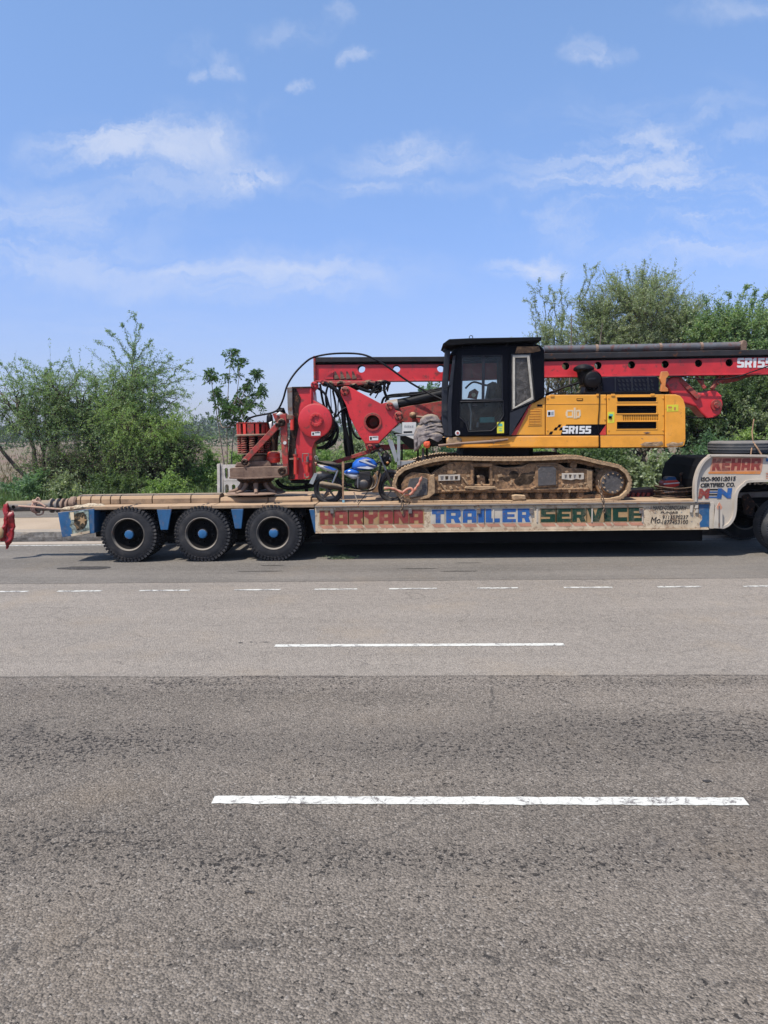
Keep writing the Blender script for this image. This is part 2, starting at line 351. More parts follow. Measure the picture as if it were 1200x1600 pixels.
DUST = (.40, .29, .19)
M = dict(
    tan_deck=mat('dusty_deck', (.22, .145, .09), .85, dust=.40, dustcol=(.47, .315, .185), dscale=2.2, var=.2, bump=.3, bscale=18, rust=.2, rustcol=(.2, .1, .06)),
    steel=mat('worn_steel', (.19, .17, .155), .6, .2, dust=.17, bump=.2, rust=.3),
    rail_steel=mat('dark_guide_rail_steel', (.045, .043, .045), .5, .2, dust=.12, dustcol=(.16, .12, .10), up=.25, rust=.15),
    pipe_steel=mat('grey_pipe_steel', (.13, .13, .135), .5, .2, dust=.18, dustcol=(.20, .13, .10), up=.1, rust=.35, rustcol=(.11, .04, .03), dscale=2),
    black_steel=mat('black_chassis', (.008, .008, .009), .7, dust=.02, up=.1, dustcol=(.08, .06, .05)),
    white_paint=mat('chalky_white_paint', (.66, .53, .36), .65, dust=.30, dustcol=(.40, .27, .16), dscale=4, bump=.2, bscale=9, rust=.34, rustcol=(.20, .12, .07), up=.2),
    cream_paint=mat('dusty_cream_paint', (.58, .51, .41), .55, dust=.30, dustcol=(.40, .33, .27), dscale=2.5, bump=.1, bscale=9, up=.3),
    blue_paint=mat('blue_paint', (.013, .10, .235), .55, dust=.20, dscale=6, rust=.08),
    letter_red=mat('red_sign_paint', (.27, .035, .025), .6, dust=.22, dustcol=(.42, .28, .18), dscale=7, rust=.2),
    letter_blue=mat('blue_sign_paint', (.010, .10, .32), .6, dust=.20, dscale=7, rust=.2),
    letter_green=mat('green_sign_paint', (.014, .050, .032), .6, dust=.22, dscale=7, rust=.1),
    letter_black=mat('black_sign_paint', (.02, .02, .022), .6, dust=.12, dscale=9),
    orange_paint=mat('orange_sign_paint', (.62, .22, .05), .6, dust=.2, dscale=7),
    salmon=mat('salmon_sign_paint', (.56, .25, .15), .6, dust=.2, dscale=9),
    ochre=mat('ochre_sign_paint', (.42, .25, .10), .6, dust=.3, dscale=7),
    rubber=mat('tyre_rubber', (.036, .036, .039), .75, dust=.20, dustcol=(.15, .13, .11), dscale=3, bump=.3, bscale=30, up=.15),
    rubber_grey=mat('old_tyre_rubber', (.060, .063, .068), .8, dust=.2, dustcol=(.2, .18, .16), dscale=4, bump=.3),
    hub_blue=mat('hub_blue_paint', (.015, .125, .30), .5, dust=.12, rust=.05),
    rim=mat('dusty_rim', (.075, .068, .06), .6, .2, dust=.26, dustcol=(.30, .26, .21), rust=.2),
    rim_black=mat('black_rim', (.010, .009, .009), .8),
    red=mat('red_machine_paint', (.64, .022, .028), .45, dust=.10, dustcol=(.35, .12, .08), dscale=2.0, var=.18, scale=1.6, bump=.05, bscale=8, rust=.22, rustcol=(.17, .022, .018), up=.45, coat=.2),
    red_dark=mat('worn_red_paint', (.42, .032, .024), .6, dust=.24, dustcol=(.26, .14, .09), dscale=4, bump=.3, bscale=20, rust=.5, rustcol=(.09, .035, .02), up=.4),
    red_bright=mat('orange_red_paint', (.66, .042, .026), .45, dust=.08, dscale=5, rust=.15, up=.4),
    rust=mat('rusty_brown_steel', (.15, .085, .055), .8, dust=.38, dustcol=(.30, .20, .14), dscale=4, bump=.5, bscale=22, rust=.4, rustcol=(.07, .035, .025)),
    dark_rust=mat('dark_greasy_steel', (.03, .019, .015), .6, dust=.06, dscale=5, bump=.4, bscale=25, rust=.3),
    yellow=mat('yellow_machine_paint', (.88, .375, .030), .42, dust=.13, dustcol=(.50, .30, .14), dscale=1.3, var=.08, scale=1.5, bump=.06, bscale=3, up=.3, coat=.1, rust=.02, rustcol=(.30, .13, .03)),
    yellow_dirty=mat('dirty_yellow_paint', (.92, .385, .035), .45, dust=.20, dustcol=(.42, .26, .14), dscale=3.0, var=.10, scale=3, bump=.1, bscale=9, up=.3, rust=.1, rustcol=(.18, .09, .04)),
    yellow_sticker=mat('yellow_sticker', (.75, .68, .04), .5, var=.05),
    white=mat('white_sticker', (.72, .70, .66), .55, var=.08),
    lettering_white=mat('white_lettering', (.80, .79, .76), .5, var=.04),
    cream=mat('cream_logo', (.78, .62, .40), .5, var=.04),
    black=mat('black_gloss_paint', (.004, .0045, .008), .42, dust=.02, dustcol=(.06, .05, .045), dscale=2.5, up=.4),
    black_matt=mat('black_rubber_hose', (.009, .009, .011), .5, dust=.03, dustcol=(.10, .08, .06), up=.3),
    grey_post=mat('grey_cab_trim', (.030, .033, .042), .4, dust=.18, dustcol=(.12, .11, .10), dscale=6),
    dark=mat('dark_void', (.006, .006, .006), .9, var=.02),
    black_pad=mat('black_plastic_guard', (.008, .009, .020), .5, dust=.03, dustcol=(.10, .10, .11)),
    seal=mat('dried_sealant', (.52, .48, .40), .8, dust=.2, bump=.8, bscale=30),
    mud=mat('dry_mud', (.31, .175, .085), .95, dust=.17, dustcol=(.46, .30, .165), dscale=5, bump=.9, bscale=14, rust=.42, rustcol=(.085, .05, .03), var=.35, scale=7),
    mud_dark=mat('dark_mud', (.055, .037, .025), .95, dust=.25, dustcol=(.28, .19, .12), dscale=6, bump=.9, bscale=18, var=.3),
    mud_light=mat('pale_worn_track', (.34, .215, .115), .85, dust=.30, dustcol=(.56, .385, .22), dscale=9, bump=.6, bscale=25, var=.25, scale=14, rust=.12, rustcol=(.14, .085, .05)),
    grey_pad=mat('grey_pad', (.085, .078, .076), .85, dust=.22, dustcol=(.26, .2, .15), dscale=9, bump=.6, bscale=25),
    grey_steel=mat('grey_painted_steel', (.30, .32, .33), .5, .1, dust=.2, dscale=6),
    blanket=mat('grey_blanket', (.255, .215, .20), .95, dust=.15, bump=.8, bscale=60, var=.18, scale=22),
    orange_cloth=mat('orange_rag', (.75, .10, .03), .7, var=.2),
    orange_strap=mat('faded_orange_strap', (.72, .25, .16), .8, dust=.2, dscale=9),
    red_cloth=mat('red_cloth', (.33, .008, .010), .45, var=.35, scale=12, dust=.0),
    pink_rope=mat('faded_pink_rope', (.62, .36, .27), .9, dust=.2),
    chain=mat('rusty_chain', (.22, .15, .10), .6, .4, dust=.2),
    bike_blue=mat('metallic_blue_paint', (.016, .12, .50), .3, .0, var=.1, coat=.6),
    silver=mat('silver_paint', (.60, .62, .66), .35, .1, dust=.1),
    engine=mat('engine_alloy', (.07, .07, .075), .45, .6, dust=.2),
    chrome=mat('dull_chrome', (.35, .35, .36), .3, .9),
    muffler=mat('brown_black_muffler', (.045, .038, .034), .5, .3, dust=.2),
    seat=mat('black_vinyl', (.014, .014, .015), .45, dust=.15, dustcol=(.12, .1, .08)),
    concrete=mat('pale_concrete', (.62, .56, .49), .9, bump=.4, bscale=20, dust=.2, dustcol=(.35, .27, .2)),
    kerb=mat('weathered_kerb', (.20, .19, .175), .95, bump=.9, bscale=12, var=.35, scale=4, rust=.45, rustcol=(.09, .08, .07), dust=.25, dustcol=(.36, .30, .23)),
    wood=mat('wooden_crate', (.34, .20, .11), .85, var=.3, bump=.4),
    straw=mat('dry_straw', (.55, .44, .30), .95, var=.25, scale=25, bump=1.0, bscale=40),
    green_plastic=mat('turquoise_plastic', (.10, .46, .40), .4),
    bark=mat('grey_brown_bark', (.085, .062, .048), .95, bump=.6, bscale=25, var=.3),
    bark_pale=mat('pale_twig_bark', (.21, .165, .125), .95, bump=.4, bscale=25, var=.3),
    glass=glassmat('cab_glass', (.80, .86, .86), .018, .04),
    glass_dusty=glassmat('dusty_cab_glass', (.42, .42, .43), .02, .30),
)
LEAF = dict(
    mesquite=leafmat('feathery_leaves', (.095, .180, .080), (.265, .350, .155), hi=(.44, .48, .27)),
    dark=leafmat('dark_leaves', (.060, .105, .042), (.160, .215, .085)),
    bluish=leafmat('bluish_leaves', (.075, .150, .075), (.170, .260, .125)),
    grey=leafmat('grey_green_leaves', (.170, .215, .120), (.330, .375, .220), hi=(.45, .48, .32)),
    bright=leafmat('bright_leaves', (.140, .240, .070), (.320, .410, .140)),
    sapling=leafmat('glossy_sapling_leaves', (.030, .080, .022), (.085, .150, .040)),
    dry=leafmat('dry_leaves', (.11, .085, .042), (.20, .16, .085), .25),
    far=leafmat('distant_leaves', (.045, .075, .035), (.075, .105, .050), .2),
    yellow=leafmat('yellow_flowers', (.42, .36, .03), (.50, .42, .04), .3),
)

# ================================================================== SETTING
def road_mat(name, base, agg=.5, crack=.0, pits=.0, tone=(1, 1, 1), stain=.3, dustx=0.0):
    m, t, o = newmat(name); g = N(t, 'ShaderNodeNewGeometry'); v = g.outputs['Position']
    def noisen(scale, det=5, rough=.6, dist=0, mp=None):
        n = N(t, 'ShaderNodeTexNoise', i_Scale=scale, i_Detail=float(det), i_Roughness=rough, i_Distortion=dist); L(t, mp or v, n.inputs['Vector']); return n
    def mapping(sc, rot=0):
        a = N(t, 'ShaderNodeMapping'); a.inputs['Scale'].default_value = sc; a.inputs['Rotation'].default_value = (0, 0, rot); L(t, v, a.inputs[0]); return a.outputs[0]
    # stone chips
    vo = N(t, 'ShaderNodeTexVoronoi', i_Scale=85.0, i_Randomness=1.0); L(t, v, vo.inputs['Vector'])
    sp = N(t, 'ShaderNodeSeparateColor'); L(t, vo.outputs['Color'], sp.inputs[0])
    vo2 = N(t, 'ShaderNodeTexVoronoi', i_Scale=190.0); L(t, v, vo2.inputs['Vector'])
    sp2 = N(t, 'ShaderNodeSeparateColor'); L(t, vo2.outputs['Color'], sp2.inputs[0])
    chips = M_(t, 'ADD', M_(t, 'MULTIPLY', sp.outputs[0], .6), M_(t, 'MULTIPLY', sp2.outputs[1], .4))
    large = noisen(.35, 5, .6, .3).outputs['Fac']
    lane = noisen(1.0, 6, .65, .4, mapping((.10, 1.3, 1))).outputs['Fac']
    mott = noisen(9, 6, .7).outputs['Fac']
    k = M_(t, 'ADD', RAMP(t, chips, .15, .85, 1 - agg, 1 + agg), RAMP(t, large, .3, .7, -stain * .45, stain * .45))
    k = M_(t, 'ADD', k, RAMP(t, lane, .3, .7, -stain * .7, stain * .7))
    k = M_(t, 'ADD', k, RAMP(t, mott, .3, .7, -.09, .09))
    c = MIX(t, 1.0, base, k, 'MULTIPLY')
    bright = M_(t, 'GREATER_THAN', sp.outputs[1], .955)
    c = MIX(t, M_(t, 'MULTIPLY', bright, .38), c, (.38, .34, .29))
    c = MIX(t, M_(t, 'MULTIPLY', RAMP(t, noisen(.8, 4).outputs['Fac'], .5, .8), .35), c, (base[0] * 1.35, base[1] * 1.2, base[2] * .98))
    hole = None
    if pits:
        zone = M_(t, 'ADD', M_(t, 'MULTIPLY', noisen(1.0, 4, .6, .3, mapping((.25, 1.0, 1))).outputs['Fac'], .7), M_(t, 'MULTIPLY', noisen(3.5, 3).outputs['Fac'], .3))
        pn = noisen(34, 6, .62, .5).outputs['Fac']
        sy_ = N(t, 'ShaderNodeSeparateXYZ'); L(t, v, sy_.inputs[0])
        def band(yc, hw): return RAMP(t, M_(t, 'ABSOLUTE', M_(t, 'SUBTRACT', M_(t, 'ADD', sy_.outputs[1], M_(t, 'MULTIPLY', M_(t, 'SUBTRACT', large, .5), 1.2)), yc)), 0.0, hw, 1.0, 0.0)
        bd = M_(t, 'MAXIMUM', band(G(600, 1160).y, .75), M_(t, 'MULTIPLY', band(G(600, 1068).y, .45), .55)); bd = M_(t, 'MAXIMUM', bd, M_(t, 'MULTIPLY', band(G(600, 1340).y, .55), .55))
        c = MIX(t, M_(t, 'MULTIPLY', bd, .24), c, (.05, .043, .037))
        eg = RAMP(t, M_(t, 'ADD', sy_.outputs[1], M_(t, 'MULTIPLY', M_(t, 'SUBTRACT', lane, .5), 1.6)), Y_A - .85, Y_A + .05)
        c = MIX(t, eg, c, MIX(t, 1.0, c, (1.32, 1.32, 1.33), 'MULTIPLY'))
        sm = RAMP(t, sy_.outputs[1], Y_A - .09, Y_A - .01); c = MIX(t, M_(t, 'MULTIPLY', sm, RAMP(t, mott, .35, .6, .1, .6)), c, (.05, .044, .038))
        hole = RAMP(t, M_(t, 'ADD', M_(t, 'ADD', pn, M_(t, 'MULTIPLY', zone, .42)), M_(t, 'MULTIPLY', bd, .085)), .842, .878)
        c = MIX(t, M_(t, 'MULTIPLY', hole, .85), c, (.014, .012, .010))  # near-black colour paints the shade inside the pits together with their dirt
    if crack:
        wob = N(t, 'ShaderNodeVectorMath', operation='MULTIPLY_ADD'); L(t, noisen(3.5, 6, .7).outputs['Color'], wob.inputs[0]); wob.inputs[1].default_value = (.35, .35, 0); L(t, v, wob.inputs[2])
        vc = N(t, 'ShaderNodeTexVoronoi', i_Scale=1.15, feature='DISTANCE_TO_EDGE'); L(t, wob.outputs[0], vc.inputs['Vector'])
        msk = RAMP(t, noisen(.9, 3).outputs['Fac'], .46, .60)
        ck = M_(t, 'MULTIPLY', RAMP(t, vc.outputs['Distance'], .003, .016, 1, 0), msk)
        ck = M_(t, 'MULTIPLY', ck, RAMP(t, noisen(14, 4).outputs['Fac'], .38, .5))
        c = MIX(t, M_(t, 'MULTIPLY', ck, crack), c, (.03, .027, .024))  # crack colour likewise holds painted shade as well as dirt
    p = N(t, 'ShaderNodeBsdfPrincipled', i_Roughness=.88); p.inputs['Specular IOR Level'].default_value = .3; L(t, c, p.inputs['Base Color'])
    h = M_(t, 'ADD', M_(t, 'MULTIPLY', vo.outputs['Distance'], -1.0), M_(t, 'MULTIPLY', mott, .8))
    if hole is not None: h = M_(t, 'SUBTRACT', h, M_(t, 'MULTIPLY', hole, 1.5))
    bp = N(t, 'ShaderNodeBump', i_Strength=.75, i_Distance=.014); L(t, h, bp.inputs['Height']); L(t, bp.outputs[0], p.inputs['Normal'])
    L(t, p.outputs[0], o.inputs[0]); return m, t, c, p
def soil_mat(name, c1, c2, furrow=None, scale=.6):
    m, t, o = newmat(name); g = N(t, 'ShaderNodeNewGeometry'); v = g.outputs['Position']
    a = N(t, 'ShaderNodeTexNoise', i_Scale=scale, i_Detail=9.0, i_Roughness=.7); L(t, v, a.inputs['Vector'])
    b = N(t, 'ShaderNodeTexNoise', i_Scale=18.0, i_Detail=6.0, i_Roughness=.7); L(t, v, b.inputs['Vector'])
    f = M_(t, 'ADD', M_(t, 'MULTIPLY', RAMP(t, a.outputs['Fac'], .35, .65), .65), M_(t, 'MULTIPLY', b.outputs['Fac'], .35))
    c = MIX(t, f, c1, c2)
    if furrow:
        mp = N(t, 'ShaderNodeMapping'); mp.inputs['Scale'].default_value = (.015, furrow, 1); L(t, v, mp.inputs[0])
        n = N(t, 'ShaderNodeTexNoise', i_Scale=1.0, i_Detail=4.0); L(t, mp.outputs[0], n.inputs['Vector'])
        c = MIX(t, RAMP(t, n.outputs['Fac'], .42, .6, 0, .6), c, (.125, .12, .06))
    p = N(t, 'ShaderNodeBsdfPrincipled', i_Roughness=.95); L(t, c, p.inputs['Base Color'])
    bp = N(t, 'ShaderNodeBump', i_Strength=.6, i_Distance=.05); L(t, b.outputs['Fac'], bp.inputs['Height']); L(t, bp.outputs[0], p.inputs['Normal'])
    L(t, p.outputs[0], o.inputs[0]); return m
def sheet(name, x0, x1, y0, y1, z, m, kind='structure'):
    return MB().add([(x0, y0, z), (x1, y0, z), (x1, y1, z), (x0, y1, z)], [(0, 1, 2, 3)]).build(name, m, origin=(0, 0, 0), kind=kind)
Y_A = G(600, 1056).y; Y_B = G(600, 908).y; Y_EDGE = G(100, 853).y; Y_K = G(100, 846.5).y
Tn = G(300, 878.5).y                          # near face of the trailer wheels
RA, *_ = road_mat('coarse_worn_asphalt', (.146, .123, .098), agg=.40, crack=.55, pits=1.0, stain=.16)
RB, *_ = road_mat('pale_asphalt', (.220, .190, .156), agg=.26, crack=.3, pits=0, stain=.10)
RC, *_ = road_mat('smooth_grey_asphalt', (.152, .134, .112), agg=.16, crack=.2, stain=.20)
RD, *_ = road_mat('dusty_asphalt', (.13, .114, .095), agg=.2, crack=0, stain=.3)
sheet('ground', -2500, 2500, -600, 4000, -.05, soil_mat('soil', (.15, .105, .07), (.24, .18, .12)))
# the two overlapping courses of the road meet along a slightly uneven joint
def strip(name, ya, yb, z, m, wob0=0.0, wob1=0.0, x0=-70, x1=70):
    n = 700; vs = []
    for i in range(n + 1):
        x = x0 + (x1 - x0) * i / n
        f = noise.noise(Vector((x * .7, ya, 0))) + .5 * noise.noise(Vector((x * 4, ya, 0))) + .4 * noise.noise(Vector((x * 15, ya, 0)))
        g = noise.noise(Vector((x * .7, yb, 0))) + .5 * noise.noise(Vector((x * 4, yb, 0))) + .4 * noise.noise(Vector((x * 15, yb, 0)))
        vs += [(x, ya + f * wob0, z), (x, yb + g * wob1, z)]
    return MB().add(vs, [(2 * i, 2 * i + 2, 2 * i + 3, 2 * i + 1) for i in range(n)]).build(name, m, origin=(0, 0, 0), kind='structure')
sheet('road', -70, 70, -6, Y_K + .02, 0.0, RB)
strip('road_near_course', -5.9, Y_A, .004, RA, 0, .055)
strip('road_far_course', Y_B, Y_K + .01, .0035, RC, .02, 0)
strip('dusty_gutter', Y_EDGE + .22, Y_K - .003, .0075, soil_mat('gutter_dust', (.30, .25, .20), (.38, .32, .25)), .05, 0)
def paint_mat(name, wear):
    m, t, o = newmat(name); g = N(t, 'ShaderNodeNewGeometry'); v = g.outputs['Position']
    a = N(t, 'ShaderNodeTexNoise', i_Scale=9.0, i_Detail=8.0, i_Roughness=.75, i_Distortion=.8); L(t, v, a.inputs['Vector'])
    w = N(t, 'ShaderNodeVectorMath', operation='MULTIPLY_ADD'); L(t, a.outputs['Color'], w.inputs[0]); w.inputs[1].default_value = (.16, .16, 0); L(t, v, w.inputs[2])
    c = N(t, 'ShaderNodeTexVoronoi', i_Scale=5.5, feature='DISTANCE_TO_EDGE'); L(t, w.outputs[0], c.inputs['Vector'])
    cr = M_(t, 'MULTIPLY', RAMP(t, c.outputs['Distance'], .006, .020, 1, 0), RAMP(t, a.outputs['Fac'], .42, .54))
    ch = RAMP(t, a.outputs['Fac'], .60 - wear * .12, .66 - wear * .12)
    b = N(t, 'ShaderNodeTexNoise', i_Scale=60.0, i_Detail=4.0); L(t, v, b.inputs['Vector'])
    f = M_(t, 'MAXIMUM', cr, M_(t, 'MULTIPLY', ch, RAMP(t, b.outputs['Fac'], .35, .55)), clamp=True)
    col = MIX(t, RAMP(t, b.outputs['Fac'], .3, .7), (.43, .415, .36), (.55, .535, .475))
    col = MIX(t, f, col, (.13, .115, .105))
    p = N(t, 'ShaderNodeBsdfPrincipled', i_Roughness=.7); L(t, col, p.inputs['Base Color'])
    L(t, p.outputs[0], o.inputs[0]); return m
PW = paint_mat('worn_road_paint', .42); PW2 = paint_mat('dusty_road_paint', 1.0)
def dash(name, x0, x1, yc, w, z, m, jag=.007):
    n = max(8, int((x1 - x0) / .03)); vs = []
    for i in range(n + 1):
        x = x0 + (x1 - x0) * i / n
        a = jag * (noise.noise(Vector((x * 9, yc, 1))) + noise.noise(Vector((x * 31, yc, 1))))
        b = jag * (noise.noise(Vector((x * 9, yc, 5))) + noise.noise(Vector((x * 31, yc, 5))))
        vs += [(x + jag * 2 * noise.noise(Vector((i, 0, yc))) * (i in (0, n)), yc - w / 2 + a, z), (x, yc + w / 2 + b, z)]
    return MB().add(vs, [(2 * i, 2 * i + 2, 2 * i + 3, 2 * i + 1) for i in range(n)]).build(name, m, origin=(0, 0, 0), kind='structure')
for k, (a, b, y, w, z) in enumerate([(332, 1165, 1252, .100, .008), (430, 882, 1008.5, .095, .004)]):
    p, q = G(a, y), G(b, y); c = G(600, y).y; ln = q.x - p.x
    for j in (-2, -1, 0, 1, 2): dash('road_dash', p.x + j * 9.0, q.x + j * 9.0, c, w, z, PW)
for a, b in [(-60, 42), (90, 158), (218, 296), (366, 438), (491, 558), (608, 683), (745, 810), (881, 957), (1027, 1096), (1161, 1232)]:
    ym = 925 - (a + b) / 2 * .0072; p, q = G(a, ym), G(b, ym); dash('edge_dash', p.x, q.x, G(600, 920.4).y, .085, .0045 if Y_B > G(600, 920).y else .008, PW2)
dash('edge_line', -60, 60, Y_EDGE + .05, .11, .0085, PW2)
def stain(px, py, rx, ry, m, z, seed=0):
    c = G(px, py); vs = [(c.x, c.y, z)]; n = 40
    for i in range(n):
        t = 2 * math.pi * i / n; k = 1 + .35 * noise.noise(Vector((math.cos(t) * 1.5, math.sin(t) * 1.5, seed))) + .12 * noise.noise(Vector((math.cos(t) * 6, math.sin(t) * 6, seed)))
        vs.append((c.x + math.cos(t) * rx * k, c.y + math.sin(t) * ry * k, z))
    return MB().add(vs, [(0, i + 1, (i + 1) % n + 1) for i in range(n)]).build('oil_stain', m, origin=(0, 0, 0), kind='structure')
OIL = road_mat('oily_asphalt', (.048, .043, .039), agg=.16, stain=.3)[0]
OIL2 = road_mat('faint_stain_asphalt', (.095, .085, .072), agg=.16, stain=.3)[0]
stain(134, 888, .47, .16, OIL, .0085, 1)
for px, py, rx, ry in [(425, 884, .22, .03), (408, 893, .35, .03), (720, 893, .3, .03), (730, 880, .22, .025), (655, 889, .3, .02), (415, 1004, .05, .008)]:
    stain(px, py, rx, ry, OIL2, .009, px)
# small pits and clods on the near course
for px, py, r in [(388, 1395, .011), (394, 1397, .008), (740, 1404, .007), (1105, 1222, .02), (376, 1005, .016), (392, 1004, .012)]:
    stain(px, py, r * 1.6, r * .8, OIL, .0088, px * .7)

# kerb, verge, service road, field
kb = MB(); n = 240
prof = [(-.006, -.04), (0, .0), (-.012, .10), (0.0, .215), (.035, .245), (.20, .25), (.20, -.04)]
for i in range(n + 1):
    x = -45 + 90 * i / n
    for j, (a, b) in enumerate(prof):
        w = .018 * noise.noise(Vector((x * 2.5, j * 3, 0))) + .012 * noise.noise(Vector((x * 9, j * 3, 0)))
        kb.v.append(Vector((x, Y_K + .02 + a + w * (0 < j < 5), b + w * .6 * (1 < j < 6))))
m_ = len(prof)
kb.f += [(i * m_ + j, (i + 1) * m_ + j, (i + 1) * m_ + j + 1, i * m_ + j + 1) for i in range(n) for j in range(m_ - 1)]
kb.build('kerb', M['kerb'], origin=(0, 0, 0), kind='structure')
Y_V = Y_K + .2
sheet('verge', -60, 60, Y_V, 18.9, .235, soil_mat('sandy_verge', (.28, .21, .14), (.37, .285, .20)))
sheet('service_road', -60, 60, 18.9, 20.9, .24, RD)
sheet('field_margin', -70, 70, 20.9, 27, .225, soil_mat('grassy_soil', (.075, .075, .035), (.19, .15, .09), scale=1.5))
sheet('field', -900, 900, 27, 700, .20, soil_mat('ploughed_soil', (.125, .080, .055), (.175, .118, .078), furrow=.22))
# low earth bank between the road and the field
bk = MB(); n = 160; rows = [(23.6, .22), (24.6, .45), (26.0, .62), (27.5, .5), (29.5, .15)]
for i in range(n + 1):
    x = -60 + 120 * i / n
    for y, z in rows: bk.v.append(Vector((x, y + .4 * noise.noise(Vector((x * .3, y, 0))), z + (.16 * noise.noise(Vector((x * .5, y, 3))) if 24 < y < 29 else 0))))
bk.f += [(i * 5 + j, (i + 1) * 5 + j, (i + 1) * 5 + j + 1, i * 5 + j + 1) for i in range(n) for j in range(4)]
bk.build('earth_bank', soil_mat('bank_soil', (.05, .06, .022), (.105, .095, .05), scale=1.2), origin=(0, 0, 0), kind='structure', smooth=60)

# ================================================================== VEGETATION (numpy)
rng = np.random.default_rng(11)
def np_mesh(name, V, Fq, m, parent=None, **kw):
    me = bpy.data.meshes.new(name); off = np.array(OFF[parent]) if parent is not None else np.zeros(3)
    if parent is None and kw.get('label'): off = np.array([V[:, 0].mean(), V[:, 1].mean(), V[:, 2].min()])
    V = (V - off).astype(np.float32); nv, nf = len(V), len(Fq); k = Fq.shape[1]
    me.vertices.add(nv); me.vertices.foreach_set('co', V.ravel())
    me.loops.add(nf * k); me.loops.foreach_set('vertex_index', Fq.astype(np.int32).ravel())
    me.polygons.add(nf); me.polygons.foreach_set('loop_start', np.arange(nf, dtype=np.int32) * k); me.polygons.foreach_set('loop_total', np.full(nf, k, dtype=np.int32))
    me.update(calc_edges=True); me.materials.append(m)
    o = bpy.data.objects.new(name, me); S.collection.objects.link(o); o.parent = parent
    o.location = Vector(off) - (OFF[parent] if parent is not None else Vector()); OFF[o] = Vector(off)
    return settags(o, kw.get('label'), kw.get('cat'), kw.get('group'), kw.get('kind'))
def nrm(a): return a / np.maximum(np.linalg.norm(a, axis=-1, keepdims=True), 1e-9)
def leaves(C, A, Lh, Wh):                     # diamonds at C along A
    n = len(C); A = nrm(A); s = nrm(np.cross(A, rng.normal(size=(n, 3))))
    Lh = Lh[:, None]; Wh = Wh[:, None]
    V = np.stack([C - A * Lh, C + s * Wh, C + A * Lh, C - s * Wh], 1).reshape(-1, 3)
    return V, np.arange(n * 4).reshape(-1, 4)
def tubes(Pn, Rn, m=4):                       # Pn (n,k,3), Rn (n,k)
    n, k, _ = Pn.shape; T = nrm(np.gradient(Pn, axis=1)); ref = np.array([.3, .8, .52])
    U = nrm(np.cross(T, ref)); Wv = np.cross(T, U); a = np.arange(m) * 2 * np.pi / m
    ring = Pn[:, :, None] + (U[:, :, None] * np.cos(a)[None, None, :, None] + Wv[:, :, None] * np.sin(a)[None, None, :, None]) * Rn[:, :, None, None]
    idx = np.arange(n * k * m).reshape(n, k, m); i0 = idx[:, :-1]; i1 = idx[:, 1:]
    Fq = np.stack([i0, np.roll(i0, -1, 2), np.roll(i1, -1, 2), i1], -1).reshape(-1, 4)
    return ring.reshape(-1, 3), Fq
def cat(ms):
    V = np.concatenate([v for v, f in ms]); o = 0; fs = []
    for v, f in ms: fs.append(f + o); o += len(v)
    return V, np.concatenate(fs)
def curve(a, b, k, wob, sag=0.0):             # wobbly (n,k,3) paths from a to b
    t = np.linspace(0, 1, k)[None, :, None]; n = len(a)
    base = a[:, None] * (1 - t) + b[:, None] * t; ln = np.linalg.norm(b - a, axis=1)[:, None, None]
    w = np.cumsum(rng.normal(size=(n, k, 3)), 1); w -= w[:, :1]; w = w - w[:, -1:] * t
    arch = np.sin(np.pi * t) * np.array([0, 0, 1.0]) * ln * sag
    return base + w * ln * wob + arch
